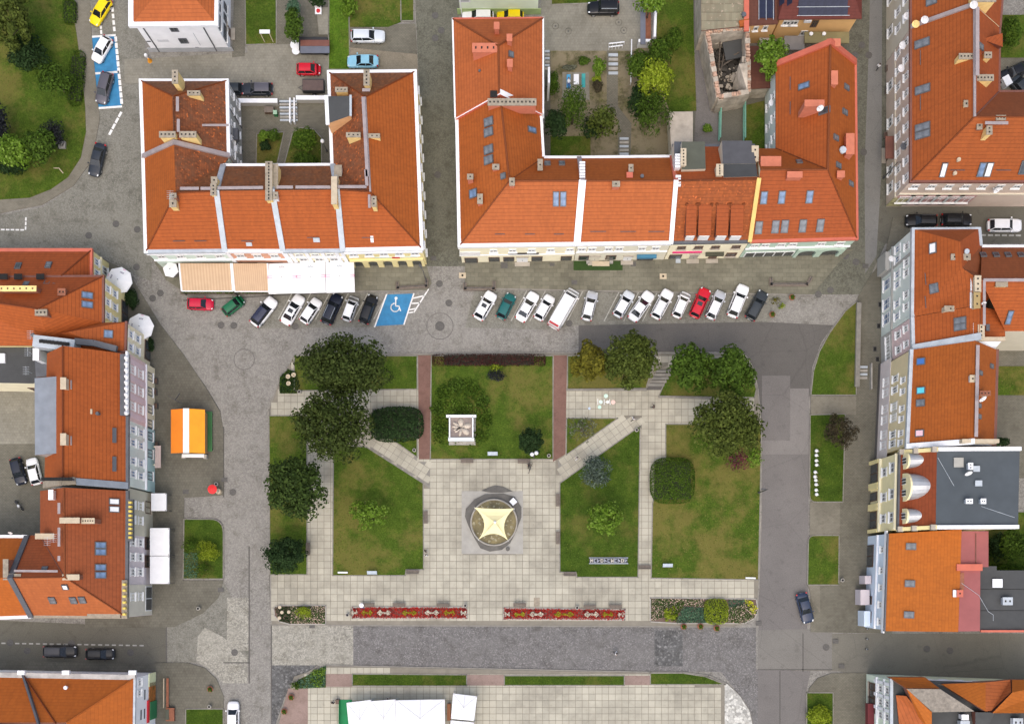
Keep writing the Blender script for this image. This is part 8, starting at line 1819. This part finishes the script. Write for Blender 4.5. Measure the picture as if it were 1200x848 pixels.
# ------------------------------------------------------------------ flower carpets and beds
FLM = {k: leaf_mat('flower_' + k,*v) for k,v in {'red': ((0.20,0.008,0.008),(0.40,0.018,0.014),(0.5,0.06,0.04)),'wine': ((0.05,0.006,0.008),(0.12,0.012,0.016),(0.2,0.03,0.03)),'cream': ((0.42,0.34,0.27),(0.62,0.54,0.44),(0.75,0.7,0.62)),'olive': ((0.16,0.13,0.01),(0.30,0.25,0.02),(0.4,0.35,0.05)),
    'mixed': ((0.02,0.05,0.010),(0.055,0.095,0.02),(0.95,0.60,0.56)),'yellow': ((0.35,0.35,0.01),(0.6,0.55,0.02),(0.7,0.65,0.1)),'pinkish': ((0.30,0.06,0.06),(0.5,0.3,0.28),(0.7,0.6,0.55))}.items()}
def carpet(x0,x1,y0,y1,motifs,label):
    o = thing('flower_carpet',label,'flower bed',(*P((x0 + x1) / 2,(y0 + y1) / 2)[:2],0),'carpet flower beds');q = [(x0,y0),(x1,y0 + (2 if x0 > 580 else 0)),(x1,y1 + (1 if x0 > 580 else 0)),(x0,y1)]
    MB().prism(XY(q),0.08,0.2).build('soil',M_frame_b,o);MB().wallstrip(XY(q),0.22,0.08,0.28,close=True).build('edging',M_conc,o)
    def flowers(pts,m,name,zt=0.42,dens=130,seed=1): return ground_cover(o,pts,FLM[m],zt,dens,0.15,seed,name,0.2)
    flowers(q,'red','red_flowers');flowers([(x0,y1 - 2.2),(x1,y1 - 1.6),(x1,y1 + .6),(x0,y1 - .1)],'pinkish','pale_edge_flowers',0.4,60,3)
    for x,w_,kind in motifs:
        ym = (y0 + y1) / 2 + (0.9 if x0 > 580 else 0);flowers([(x - w_ - 1,y0 + 1.2),(x + w_ + 1,y0 + 1.2),(x + w_ + 1,y1 - 1.5),(x - w_ - 1,y1 - 1.5)],'wine' if kind == 'cream' else 'red','dark_flowers',0.44,70,int(x))
        h_ = 3.4;pts = [(x - w_,ym),(x - w_ * .55,ym - h_),(x - w_ * .3,ym - 1),(x + w_ * .3,ym - 1),(x + w_ * .55,ym - h_),(x + w_,ym),(x + w_ * .55,ym + h_),(x + w_ * .3,ym + 1),(x - w_ * .3,ym + 1),(x - w_ * .55,ym + h_)]
        flowers(pts,kind,'motif_flowers',0.55,330,int(x) + 1)
carpet(413,547,711,724,[(416,3.5,'cream'),(430.5,6.5,'olive'),(450.5,8.5,'cream'),(480,9,'olive'),(506.5,8.5,'cream'),(527,7,'olive'),(543,3.5,'cream')],'long red flower carpet with cream and olive motifs, west of the gap');carpet(590.5,732,712,725,[(594.5,3.5,'cream'),(609,6.5,'olive'),(629,8.5,'cream'),(661,12,'olive'),(693,9,'cream'),(712,6.5,'olive'),(727.5,4,'cream')],'long red flower carpet with cream and olive motifs, east of the gap')
MB().box((*P(629,705)[:2],0.125),(0.85,1.3,0.03)).build('stone_slab',M_capc,pl)
def flower_bed(pts,label): o = thing('flower_bed',label,'flower bed',(*P(*pts[0])[:2],0));MB().prism(XY(pts),0.05,0.16).build('soil',M_frame_b,o);MB().wallstrip(XY(pts),0.16,0.05,0.22,close=True).build('edging',M_conc,o);return o
fw = [(321,712),(326,709),(382,709),(382,731),(340,731),(328,728),(322,721)];o = flower_bed(fw,'mixed flower bed with a lime clump at the west end of the square')
ground_cover(o,[(322,711),(341,710),(341,730),(328,727)],'dark',0.6,110,0.18,4);ground_cover(o,[(341,710),(381,710),(381,730),(341,730)],FLM['mixed'],0.6,220,0.15,5,'flowers')
for x,y in ((329,711),(331.5,717),(328.5,723.5),(339.5,716.5)): MB().lathe((*P(x,y)[:2],0.45),[(0.06,0),(0.26,0.25),(0.14,0.27)],10).build('globe_flower',M_brick_c,o)
fe = [(762,700),(886,701.5),(888,715),(884,724),(872,730),(794,730),(762,728)];o = flower_bed(fe,'long mixed flower bed with two lime domes at the east end of the square')
ground_cover(o,[(763,701),(824,702),(824,711),(800,708),(784,722),(763,727)],FLM['mixed'],0.6,220,0.15,6,'flowers');ground_cover(o,[(800,710),(826,712),(828,729),(792,729)],'greyg',0.55,200,0.18,7);ground_cover(o,[(850,713),(875,706),(887,716),(880,725),(868,730),(850,728)],FLM['mixed'],0.7,220,0.16,8,'flowers');ground_cover(o,[(852,702),(874,702),(870,712),(854,711)],'greyg',0.6,90,0.18,9);ground_cover(o,[(871,702),(880,703),(887,712),(882,722),(877,712)],FLM['yellow'],0.8,90,0.18,10,'flowers');ground_cover(o,[(790,705),(803,706),(796,716),(792,728),(786,726)],'hedge',0.7,90,0.2,11)
tree(785.5,718,9.5,9.5,0.8,'limey','smaller round lime dome in the east flower bed','shrub',size=0.16,n=1100,blob=0.22);hedge(839,716,3.5,3.7,0.9,'limey','larger boxy lime dome in the east flower bed',size=0.16,dens=110,cat='shrub');tree(356,717,9,8,0.8,'limey','feathery lime clump in the west flower bed','shrub',size=0.18,n=700)
def pot():
    o = thing('plant_pot','','plant pot');MB().lathe((0,0,0),[(0.3,0),(0.42,0.45),(0.46,0.5),(0.38,0.5)],14).build('pot',M_brick_old,o);me = leaves_mesh(0.42,0.42,0.3,160,0.16,4,LF['hedge'],nb=14);c = bpy.data.objects.new('plant',me);COL.objects.link(c);c.parent = o;c.location = (0,0,0.62);return o
for x,y,l in ((800.5,733.5,'left pot below the east flower bed'),(820,733.3,'middle terracotta pot below the east flower bed'),(839,735.5,'right pot below the east flower bed'),(342,816,'round potted plant beside the triangular bed'),(334,832.5,'lower potted plant at the pink paving'),(247.5,806.5,'potted plant on the lower left pavement corner'),(927,349.5,'potted plant beside the fallen leaves near the parking row'),(904,369.5,'larger potted plant at the end of the dark grey estate')): RU.place('pot',pot,(*P(x,y)[:2],0.11),0,l,'potted plants')
tree(916,359,4.5,4,0.5,'limey','tiny lime shrub between two potted plants near the parking row','shrub',size=0.16,n=150);tree(909,352,8,4,0.35,'yellow','reddish brown tuft beside the parking row','shrub',size=0.18,n=90)
# ------------------------------------------------------------------ railings, walls, small pieces
def railing(pts,label,hgt=0.8,hedge_leaf=None):
    a,b = P(*pts[0]),P(*pts[-1]);o = thing('railing',label,'railing',P(*pts[0]));XYs = XY(pts)
    MB().wallstrip(XYs,0.5,0.05,0.4).build('planter',M_slat,o)
    for p,q in zip(XYs[:-1],XYs[1:]):
        MB().tube((*p,hgt),(*q,hgt),0.04,n=6).build('rail',M_pole,o);n = max(1,int(math.dist(p,q) / 1.2))
        for k in range(n + 1): MB().tube((p[0] + (q[0] - p[0]) * k / n,p[1] + (q[1] - p[1]) * k / n,0),(p[0] + (q[0] - p[0]) * k / n,p[1] + (q[1] - p[1]) * k / n,hgt),0.03,n=5).build('post',M_pole,o)
railing([(466,332),(466,338),(500,336),(500,328)],'brown planter railing west of the north street mouth');railing([(545,333),(545,339),(579,339),(579,331)],'brown planter railing east of the north street mouth');railing([(903,327),(903,334),(945,334),(950,326)],'brown planter railing at the east end of the north pavement')
gw = tag(thing('garden_wall','long pale low wall beside the pointed lawn and the small steps','wall',P(1005,408)),None);MB().wallstrip(XY([(1005,358),(1003,452)]),0.55,0,0.7).build('wall',M_conc,gw);MB().wallstrip(XY([(1005,357),(1003,453)]),0.65,0.7,0.78).build('coping',M_kerb,gw)
def steps(px0,px1,py,n,dpy,label,rails=(),z0=0.3,grow=0.06,rm=None):
    o = thing('stairs',label,'stairs',P((px0 + px1) / 2,py))
    for i in range(n):
        a,b = P(px0,py + i * dpy),P(px1,py + i * dpy + dpy * 0.62);MB().box(((a[0] + b[0]) / 2,(a[1] + b[1]) / 2,0),(b[0] - a[0],abs(b[1] - a[1]),z0 - grow * i)).build('step',M_zinc if i % 2 == 0 else M_conc,o)
    for rx_ in rails: MB().wallstrip(XY([(rx_,py - 2),(rx_,py + n * dpy + 2)]),0.2,0,0.85).build('side_rail',rm or M_conc,o)
    return o
steps(1006,1016,429,6,4.2,'small concrete steps at the end of the low wall on the east pavement',(1019.5,));steps(328.5,349,120,7,3.4,'wide pale steps with rails leading down to the courtyard',(341,346),0.7,0.08,M_wht);steps(713,724,64,5,5.2,'pale garden steps below the two white rails',(),0.35,0.04);steps(726,736.5,162,5,4.4,'lower garden steps by the orange roof',(),0.3,0.03);steps(638.5,644,60,6,4.0,'narrow steps beside the hip roofed house',(),0.3,0.03)
for pts,l in (([(262,119.5),(326,119.5)],'grey retaining wall left of the courtyard steps'),([(350,116),(384,116)],'grey retaining wall right of the courtyard steps')): o = thing('retaining_wall',l,'wall',P(*pts[0]));MB().wallstrip(XY([(a,b + 3) for a,b in pts]),0.5,0,1.2).build('wall',W_grey,o);MB().wallstrip(XY([(a,b + 3) for a,b in pts]),0.62,1.2,1.3).build('coping',M_wht,o)
for pts,l in (([(713,55),(731,53)],'upper white handrail at the garden steps'),([(713,59),(729,57)],'lower white handrail at the garden steps'),([(739.5,50),(738.5,100)],'white railing beside the garden thicket')):
    o = thing('handrail',l,'railing',P(*pts[0]));q = XY(pts);MB().tube((*q[0],0.95),(*q[1],0.95),0.09,n=6).build('rail',M_wht,o)
    for k in range(5): MB().tube((q[0][0] + (q[1][0] - q[0][0]) * k / 4,q[0][1] + (q[1][1] - q[0][1]) * k / 4,0),(q[0][0] + (q[1][0] - q[0][0]) * k / 4,q[0][1] + (q[1][1] - q[0][1]) * k / 4,0.95),0.04,n=5).build('post',M_wht,o)
bb = thing('billboard','white notice board on two splayed posts at the yard lawn','board',P(312,46));MB().box((*P(310,37,2.0)[:2],1.9),(1.5,0.55,0.06)).build('panel',M_wht,bb)
for x0,x1 in ((305,310.5),(315.5,320.5)): MB().tube((*P(x0,39,1.9)[:2],1.9),(*P(x1,50,0)[:2],0),0.06).build('post',M_brick_c,bb)
wt = thing('round_table','round white table top beside the slate shed','table',P(347,58));MB().lathe((*P(346.5,55.5)[:2],0.7),[(0.66,0),(0.66,0.05)],20).build('top',M_wht,wt);MB().lathe((*P(348,62)[:2],0.66),[(0.6,0),(0.6,0.05)],20).build('top',M_wht,wt);MB().tube((*P(347,58)[:2],0),(*P(347,58)[:2],0.7),0.06).build('stem',M_pole,wt)
te = thing('terrace','raised slab terrace with a small white and red chair set','terrace',P(377,27));MB().prism(XY([(371,10),(385,10),(385,42),(374,42)]),0,0.3).build('slab_floor',M_pave_yard,te)
ch = thing('garden_chair','white garden chair with a red cushion on the raised terrace','chair',(*P(374,16)[:2],0.3));loc(MB().box((0,0,0.35),(0.95,0.95,0.08)),'seat',M_wht,ch);loc(MB().lathe((0,0,0.43),[(0.3,0),(0.28,0.1)],12),'cushion',plain('cushion_red',(0.5,0.02,0.03)),ch);loc(MB().box((0,0.45,0.4),(0.9,0.08,0.5)),'backrest',M_wht,ch)
for sx in (-.4,.4):
    for sy in (-.4,.4): loc(MB().tube((sx,sy,0),(sx,sy,.36),.03),'leg',M_wht,ch)
for x,y,c,l in ((666,98,(0.05,0.28,0.5),'blue sunbed with someone lying on the patio'),(683.5,97,(0.03,0.27,0.27),'teal sunbed on the patio right of the white table')):
    o = thing('sunbed',l,'sunbed',(*P(x,y)[:2],0.1));loc(MB().box((0,-0.2,0.32),(0.55,1.4,0.05)),'mattress',plain('sunbed_%d' % x,c),o);mb = MB();mb.poly([(-.27,.5,.36),(.27,.5,.36),(.27,1.0,.62),(-.27,1.0,.62)]);loc(mb,'backrest',plain('sunbed_%d' % x,c),o)
    for sx in (-.25,.25):
        for sy in (-.8,.4): loc(MB().tube((sx,sy,0),(sx,sy,.33),.02),'leg',M_wht,o)
pt = thing('patio_table','white rectangular table between two sunbeds','table',(*P(675,96)[:2],0.1));loc(MB().box((0,0,0.68),(0.75,1.5,0.05)),'top',M_wht,pt)
for sx in (-.3,.3):
    for sy in (-.65,.65): loc(MB().tube((sx,sy,0),(sx,sy,.68),.03),'leg',M_wht,pt)
lt = thing('turf_strip','artificial turf strip before the doors of the cream row house','turf strip',P(701,311));MB().prism(XY([(672,306),(729.5,306),(729.5,317),(672,317)]),0.05,0.135).build('turf',plain('turf_dark',(0.025,0.055,0.008),0.95,0.2,4),lt)
for x in (689,716): MB().box((*P(x,308)[:2],0.1),(0.5,0.4,0.5)).build('flower_box',M_conc,lt)
bx_ = thing('doorstep_platform','pale stone doorstep in the middle of the turf strip','step',P(704,309));MB().box((*P(704,309.5)[:2],0.1),(2.5,0.7,0.22)).build('slab',M_brick_c,bx_)
def mat_rect(px,py,w_,d_,label,m=M_iron,cat='door mat',name='door_mat'): o = tag(MB().box((*P(px,py)[:2],0.11),(w_,d_,0.03)).build(name,m),label,cat)
mat_rect(591,311,1.0,0.9,'dark mat under the shop sign of the corner shop house');mat_rect(647,310,0.7,0.5,'small black mat by the last shop window of the corner shop house');mat_rect(742,309.5,0.8,0.7,'brown mat at the arched door right of the turf strip');mat_rect(794.5,306,0.7,0.6,'pale grey step under the pink sign',M_zinc)
for x,y,l in ((542,323,'square tree grate with dark centre west on the north pavement'),(777,324,'square tree grate with dark centre east on the north pavement')):
    o = thing('tree_grate',l,'tree grate',(*P(x,y)[:2],0.11));loc(MB().box((0,0,0),(1.0,0.8,0.04)),'plate',M_brick_c,o);loc(MB().lathe((0,0,0.03),[(0.16,0),(0.16,0.05)],10),'hole',M_soot_dark,o)
vb = thing('vending_cart','reddish brown wheeled cart by the white shop front at the lower left','cart',P(201,835));MB().box((*P(201,836)[:2],0.25),(1.2,1.9,0.5)).build('body',M_brick_old,vb);MB().box((*P(198,836)[:2],0.75),(0.5,1.5,0.08)).build('lid',M_felt_green,vb)
for x in (197,205):
    for y in (829,843): MB().tube((P(x,y)[0] - 0.05,P(x,y)[1],0.22),(P(x,y)[0] + 0.05,P(x,y)[1],0.22),0.14).build('wheel',M_tyre,vb)
bk = thing('long_bench','long narrow red-brown bench with white edge before the white shop','bench',P(196,812));MB().box((*P(197.5,811)[:2],0.45),(0.35,4.3,0.06)).build('seat',M_brick_old,bk);MB().box((*P(193.8,811)[:2],0.5),(0.1,4.3,0.35)).build('backrest',M_brick_c,bk)
for y in (796,811,826): MB().box((*P(197,y)[:2],0.1),(0.35,0.1,0.35)).build('leg',M_pole,bk)
cone = thing('barrier_light','white and orange road barrier lamp at the white house corner','barrier',(*P(175,71)[:2],0.05));loc(MB().lathe((0.1,-0.1,0),[(0.36,0),(0.3,0.1),(0.1,0.7)],12),'cone',plain('cone_orange',(0.6,0.24,0.01)),cone);loc(MB().lathe((-0.2,0.3,0),[(0.1,0),(0.1,0.8),(0.26,0.9),(0.2,1.1)],12),'lamp',M_dishw,cone)
for x,y,m_,l in ((158,64,M_iron,None),): pass
for x,y,l in ((1132,0,''),): pass
wx = thing('wheelie_bin','white lidded container in the walled yard behind the yellow chimneys','container',(*P(1176,99)[:2],0.05),None,0.5);loc(MB().box((0,0,0),(0.95,1.3,1.2),taper=1.05),'body',M_wht,wx);loc(MB().box((0,0,1.2),(1.05,1.4,0.08)),'lid',M_wht,wx)
sta = thing('park_statue','small grey stone statue among dark park shrubs','statue',P(74,171));x,y,_ = P(74,171);MB().box((x,y,0),(1.0,1.0,0.5)).build('plinth',M_conc,sta);mb = MB();mb.sm = True;mb.lathe((x,y,0.5),[(0.3,0),(0.22,0.4),(0.3,0.8),(0.12,1.1),(0.17,1.3),(0.1,1.5)],10);mb.build('figure',M_conc,sta)
for s_ in (-1,1): MB().tube((x,y,1.45),(x + s_ * 0.5,y - 0.2,1.2),0.09,0.06).build('arm',M_conc,sta)
fr2 = thing('pipe_frame','bent white pipe frame on the dry park edge','pipe',P(68,199));MB().path([P(63,197,0.2),P(69,197,0.8),P(74,203,0.2)],0.07).build('pipe',M_brick_c,fr2)
for i,(x,y) in enumerate(((1015,736),(1015,748),(1014.5,760))): o = thing('bollard','%s of three small dark bollards across the lower right street' % ('upper','middle','lower')[i],'bollard',(*P(x,y)[:2],0.05),'dark bollards');loc(MB().lathe((0,0,0),[(0.12,0),(0.1,0.8),(0.13,0.85),(0.05,0.95)],10),'post',M_pole,o);loc(MB().lathe((0,0,0.6),[(0.125,0),(0.125,0.1)],10),'band',M_wht,o)
for i,(x,y) in enumerate(((1031,357),(1029.5,382),(1025,409),(1028,421))): o = thing('cellar_grate',['topmost','second','third','lowest'][i] + ' dark cellar grate along the foot of the mint and pink fronts','grate',(*P(x,y)[:2],0.1),'cellar grates');loc(MB().box((0,0,0),(0.55,0.75,0.03)),'frame',M_iron,o);loc(MB().box((0,0,0.02),(0.4,0.6,0.02)),'grid',M_soot_dark,o)
for i,(x,y) in enumerate(((184,447),(183,460),(184,476),(185,521),(1036 + 3,82),(1038.5,108),(1036.5,160))): o = thing('window_planter',['upper planter at the pink striped front','middle planter at the pink striped front','lower planter at the pink striped front','planter at the mint front beside the porch box','upper cellar box at the foot of the pink-beige house','middle cellar box at the foot of the pink-beige house','lower cellar box at the foot of the pink-beige house'][i],'planter',(*P(x,y)[:2],0.1));loc(MB().box((0,0,0),(0.5,0.8,0.5)),'box',M_slat if i > 3 else M_pole,o);loc(MB().box((0,0,0.5),(0.4,0.7,0.04)),'soil',M_frame_b,o)
pz = thing('entrance_porch','low pink entrance porch roof before the mint front','porch',P(185,536));MB().box((*P(185,535,2)[:2],1.9),(0.85,3.2,0.14)).build('roof',plain('porch_pink',(0.46,0.36,0.32)),pz)
for y in (525,546): MB().box((*P(186,y)[:2],0.1),(0.2,0.2,1.8)).build('post',W_cream,pz)
for x,y,r_,l in ((153,350,9,'dark potted shrub cluster under the upper octagonal parasol'),(176,405,6,'dark potted shrub cluster under the lower octagonal parasol')): tree(x,y,r_,r_ * 1.3,0.8,'dark',l,'shrub',size=0.2)
tb = thing('compost_box','brown timber box by the courtyard wall','box',(*P(316.5,131)[:2],0.05));loc(MB().box((0,0,0),(1.3,0.8,0.7)),'sides',M_frame_b,tb);loc(MB().box((0,0,0.7),(1.35,0.85,0.05)),'lid',M_slat,tb)
wb = thing('waste_bin','green lidded waste bin by the courtyard steps','bin',(*P(324,135)[:2],0.05));loc(MB().box((0,0,0),(0.5,0.55,0.9)),'body',plain('bin_green',(0.02,0.16,0.05)),wb);loc(MB().box((0,0,0.9),(0.55,0.6,0.06)),'lid',plain('bin_lid',(0.3,0.45,0.32)),wb)
mcy = thing('motorcycle','dark motorcycle leaning in the west courtyard','motorcycle',(*P(24,592)[:2],0.05),None,-0.9)
for x in (-0.65,0.65): w_ = loc(MB().tube((x,-0.06,0.3),(x,0.06,0.3),0.3,n=16),'wheel',M_tyre,mcy);loc(MB().tube((x,-0.07,0.3),(x,0.07,0.3),0.17,n=12),'rim',M_rim,mcy)
loc(MB().box((0.1,0,0.35),(0.55,0.26,0.4)),'engine',M_iron,mcy);mb = MB();mb.sm = True;mb.lathe((0.18,0,0.72),[(0.1,0),(0.2,0.08),(0.16,0.22),(0.05,0.26)],12,sx=1.5);loc(mb,'fuel_tank',M_frame,mcy);loc(MB().box((-0.4,0,0.72),(0.65,0.24,0.1)),'seat',M_trim,mcy);loc(MB().path([(0.65,0,0.3),(0.45,0,0.95),(0.4,-0.35,1.0)],0.03),'fork',M_rim,mcy);loc(MB().tube((0.42,-0.36,1.0),(0.42,0.36,1.0),0.025),'handlebar',M_pole,mcy)
# ------------------------------------------------------------------ people
SKIN = plain('skin',(0.42,0.24,0.16),0.6,0.05,3);HAIR = plain('hair_brown',(0.045,0.028,0.018),0.7,0.2,8)
def person(px,py,face,pose,top,legs,label,z=0.12,hat=None,sit=0.0):
    o = thing('person',label,'person',(*P(px,py,z)[:2],z),'people on foot' if pose == 'walk' else None,face)
    V,E,Rr = [],[],[]
    def v(p,r,par=None):
        V.append(p);Rr.append(r)
        if par is not None: E.append((par,len(V) - 1))
        return len(V) - 1
    st_ = 0.28 if pose == 'walk' else 0.04
    if pose == 'lie': st_ = 0.03
    pel = v((0,0,0.95),0.125);wai = v((0.01,0,1.12),0.115,pel);che = v((0.02,0,1.32),0.135,wai);nck = v((0.02,0,1.47),0.06,che);hd0 = v((0.035,0,1.56),0.072,nck);hd1 = v((0.04,0,1.66),0.092,hd0);hd2 = v((0.035,0,1.73),0.06,hd1)
    for sg in (-1,1):
        f = st_ * sg
        if pose == 'sit':
            hip = v((0.03,sg * 0.10,0.93),0.10,pel);kn = v((0.46,sg * 0.13,0.95),0.065,hip);an = v((0.47,sg * 0.13,0.52),0.045,kn);v((0.62,sg * 0.13,0.47),0.035,an)
        else:
            hip = v((0.0,sg * 0.09,0.86),0.095,pel);kn = v((f * 0.6 + 0.05,sg * 0.10,0.48),0.062,hip);an = v((f if f > 0 else f * 1.1,sg * 0.10,0.09 + (0.08 if f < 0 else 0)),0.042,kn);v((f + 0.15,sg * 0.10,0.04 + (0.03 if f < 0 else 0)),0.035,an)
        sh_ = v((0.01,sg * 0.17,1.39),0.058,che);el = v((-f * 0.5 + 0.0,sg * 0.24,1.12),0.044,sh_);wr = v((-f * 0.6 + 0.14,sg * 0.23,0.90),0.030,el);hn = v((-f * 0.6 + 0.17,sg * 0.225,0.84),0.034,wr)
        for q in range(4): k1 = v((-f * 0.6 + 0.19 + 0.012 * q,sg * (0.245 - 0.016 * q),0.775 - (0.006 if q in (1,2) else 0)),0.0095,hn);v((-f * 0.6 + 0.17 + 0.012 * q,sg * (0.24 - 0.016 * q),0.735 - (0.008 if q in (1,2) else 0)),0.008,k1)
        tb_ = v((-f * 0.6 + 0.205,sg * 0.20,0.83),0.011,wr);v((-f * 0.6 + 0.22,sg * 0.195,0.80),0.009,tb_)
    me = bpy.data.meshes.new('body');me.from_pydata(V,E,[]);t_ = bpy.data.objects.new('tmp_body',me);COL.objects.link(t_)
    md = t_.modifiers.new('s','SKIN');md.use_smooth_shade = True
    sv = me.skin_vertices[0].data if me.skin_vertices else None
    if sv is None: me.skin_vertices.new() if hasattr(me.skin_vertices,'new') else None;sv = me.skin_vertices[0].data
    for i,r_ in enumerate(Rr): sv[i].radius = (r_,r_ * (1.25 if i in (0,1,2) else 1.0));sv[i].use_root = (i == 0)
    sub = t_.modifiers.new('d','SUBSURF');sub.levels = 1;sub.render_levels = 1
    dg = bpy.context.evaluated_depsgraph_get();m2 = bpy.data.meshes.new_from_object(t_.evaluated_get(dg));bpy.data.objects.remove(t_)
    m2.name = 'body';m2.materials.clear()
    for m_ in (SKIN,top,legs,M_trim): m2.materials.append(m_)
    zl = 0.98
    for p in m2.polygons:
        c = p.center;p.use_smooth = True
        p.material_index = 0 if c.z > 1.46 or (abs(c.y) > 0.19 and c.z < 1.1) else (1 if c.z > zl else (2 if c.z > (0.12 if pose != 'sit' else 0.5) else 3))
        if pose == 'sit' and c.x > 0.2: p.material_index = 2 if c.z > 0.5 else 3
    b = bpy.data.objects.new('body',m2);COL.objects.link(b);b.parent = o
    hb_ = MB();hb_.sm = True;hb_.lathe((0.025,0,1.63),[(0.098,0),(0.108,0.06),(0.085,0.12),(0.03,0.145)],12);h_ = loc(hb_,'hair',HAIR,o)
    fc = MB()
    fc.box((0.135,0,1.615),(0.03,0.025,0.04));loc(fc,'nose',SKIN,o)
    for sg in (-1,1): loc(MB().box((0.128,sg * 0.032,1.655),(0.012,0.018,0.012)),'eye',M_soot_dark,o);loc(MB().box((0.03,sg * 0.098,1.62),(0.035,0.018,0.06)),'ear',SKIN,o)
    loc(MB().box((0.125,0,1.585),(0.012,0.045,0.01)),'mouth',plain('lips',(0.3,0.09,0.07)),o)
    if hat: hh_ = MB();hh_.lathe((0.03,0,1.73),[(0.34,0),(0.33,0.015),(0.13,0.03),(0.10,0.13)],16);loc(hh_,'sun_hat',hat,o)
    if pose == 'lie':
        for ch_ in o.children: ch_.rotation_euler = (0,-math.pi / 2,0);ch_.location = (0.8,0,0.1)
    if sit:
        for ch_ in o.children: ch_.location = (0,0,sit)
    return o
CW,CBk,CBl,CRd = plain('cloth_white',(0.75,0.75,0.75),0.85),plain('cloth_black',(0.015,0.015,0.017),0.85),plain('cloth_blue',(0.04,0.09,0.25),0.85),plain('cloth_pale',(0.5,0.45,0.42),0.85)
person(499,645.5,0.4,'stand',CBk,CBk,'person in black standing by the lawn kerb west of the fountain');person(500,650.5,1.2,'stand',CW,CW,'person in white standing next to the one in black');person(765,477.5,2.8,'walk',CBk,CBk,'person in black walking below the stone steps');person(741.5,491.5,3.6,'walk',CW,CBk,'person in white top walking onto the diagonal path')
person(675.5,537.5,0.6,'walk',CRd,CW,'person in pale clothes on the diagonal path by the red path');person(721,764,-0.6,'walk',CW,CBk,'person in white crossing the dark sett street');person(1027,81.5,0.9,'walk',CW,CBk,'person in white top in the upper right street');person(620,544.5,-1.57,'sit',CBk,CBk,'person in black sitting on the bench by the dark round bush',0.12,None,-0.44);person(425,708.5,-1.57,'sit',CW,CBl,'person in a wide white sun hat on the first west bench',0.12,CW,-0.44);person(666.5,99,-1.57,'lie',CW,CBl,'person in white and blue lying on the blue sunbed',0.42);person(391,822,1.0,'stand',CBk,CBl,'person standing at the green market stall');person(455.5,816.5,-1.4,'stand',CRd,CBk,'person in pale top at the back of the second tent')
by = thing('bicycle','black bicycle leaning beside the seated person in black','bicycle',(*P(621.5,549)[:2],0.12),None,1.2)
for x in (-0.52,0.52): 
    mb = MB();pts = [(x + 0.33 * math.cos(t * math.tau / 16),0,0.34 + 0.33 * math.sin(t * math.tau / 16)) for t in range(17)];mb.path(pts,0.022,5)
    for k in range(6): mb.tube((x,0,0.34),pts[k * 16 // 6],0.006,n=4)
    loc(mb,'wheel',M_trim,by)
loc(MB().path([(-0.52,0,0.34),(-0.12,0,0.3),(0.38,0,0.85),(-0.22,0,0.82),(-0.12,0,0.3)],0.022,6),'frame',M_pole,by);loc(MB().tube((-0.52,0,0.34),(-0.22,0,0.82),0.018),'stay',M_pole,by);loc(MB().path([(0.52,0,0.34),(0.36,0,0.98),(0.36,-0.26,1.02)],0.02,6),'fork',M_pole,by);loc(MB().tube((0.36,-0.27,1.02),(0.36,0.27,1.02),0.016),'handlebar',M_pole,by);loc(MB().box((-0.24,0,0.88),(0.26,0.13,0.05)),'saddle',M_trim,by)
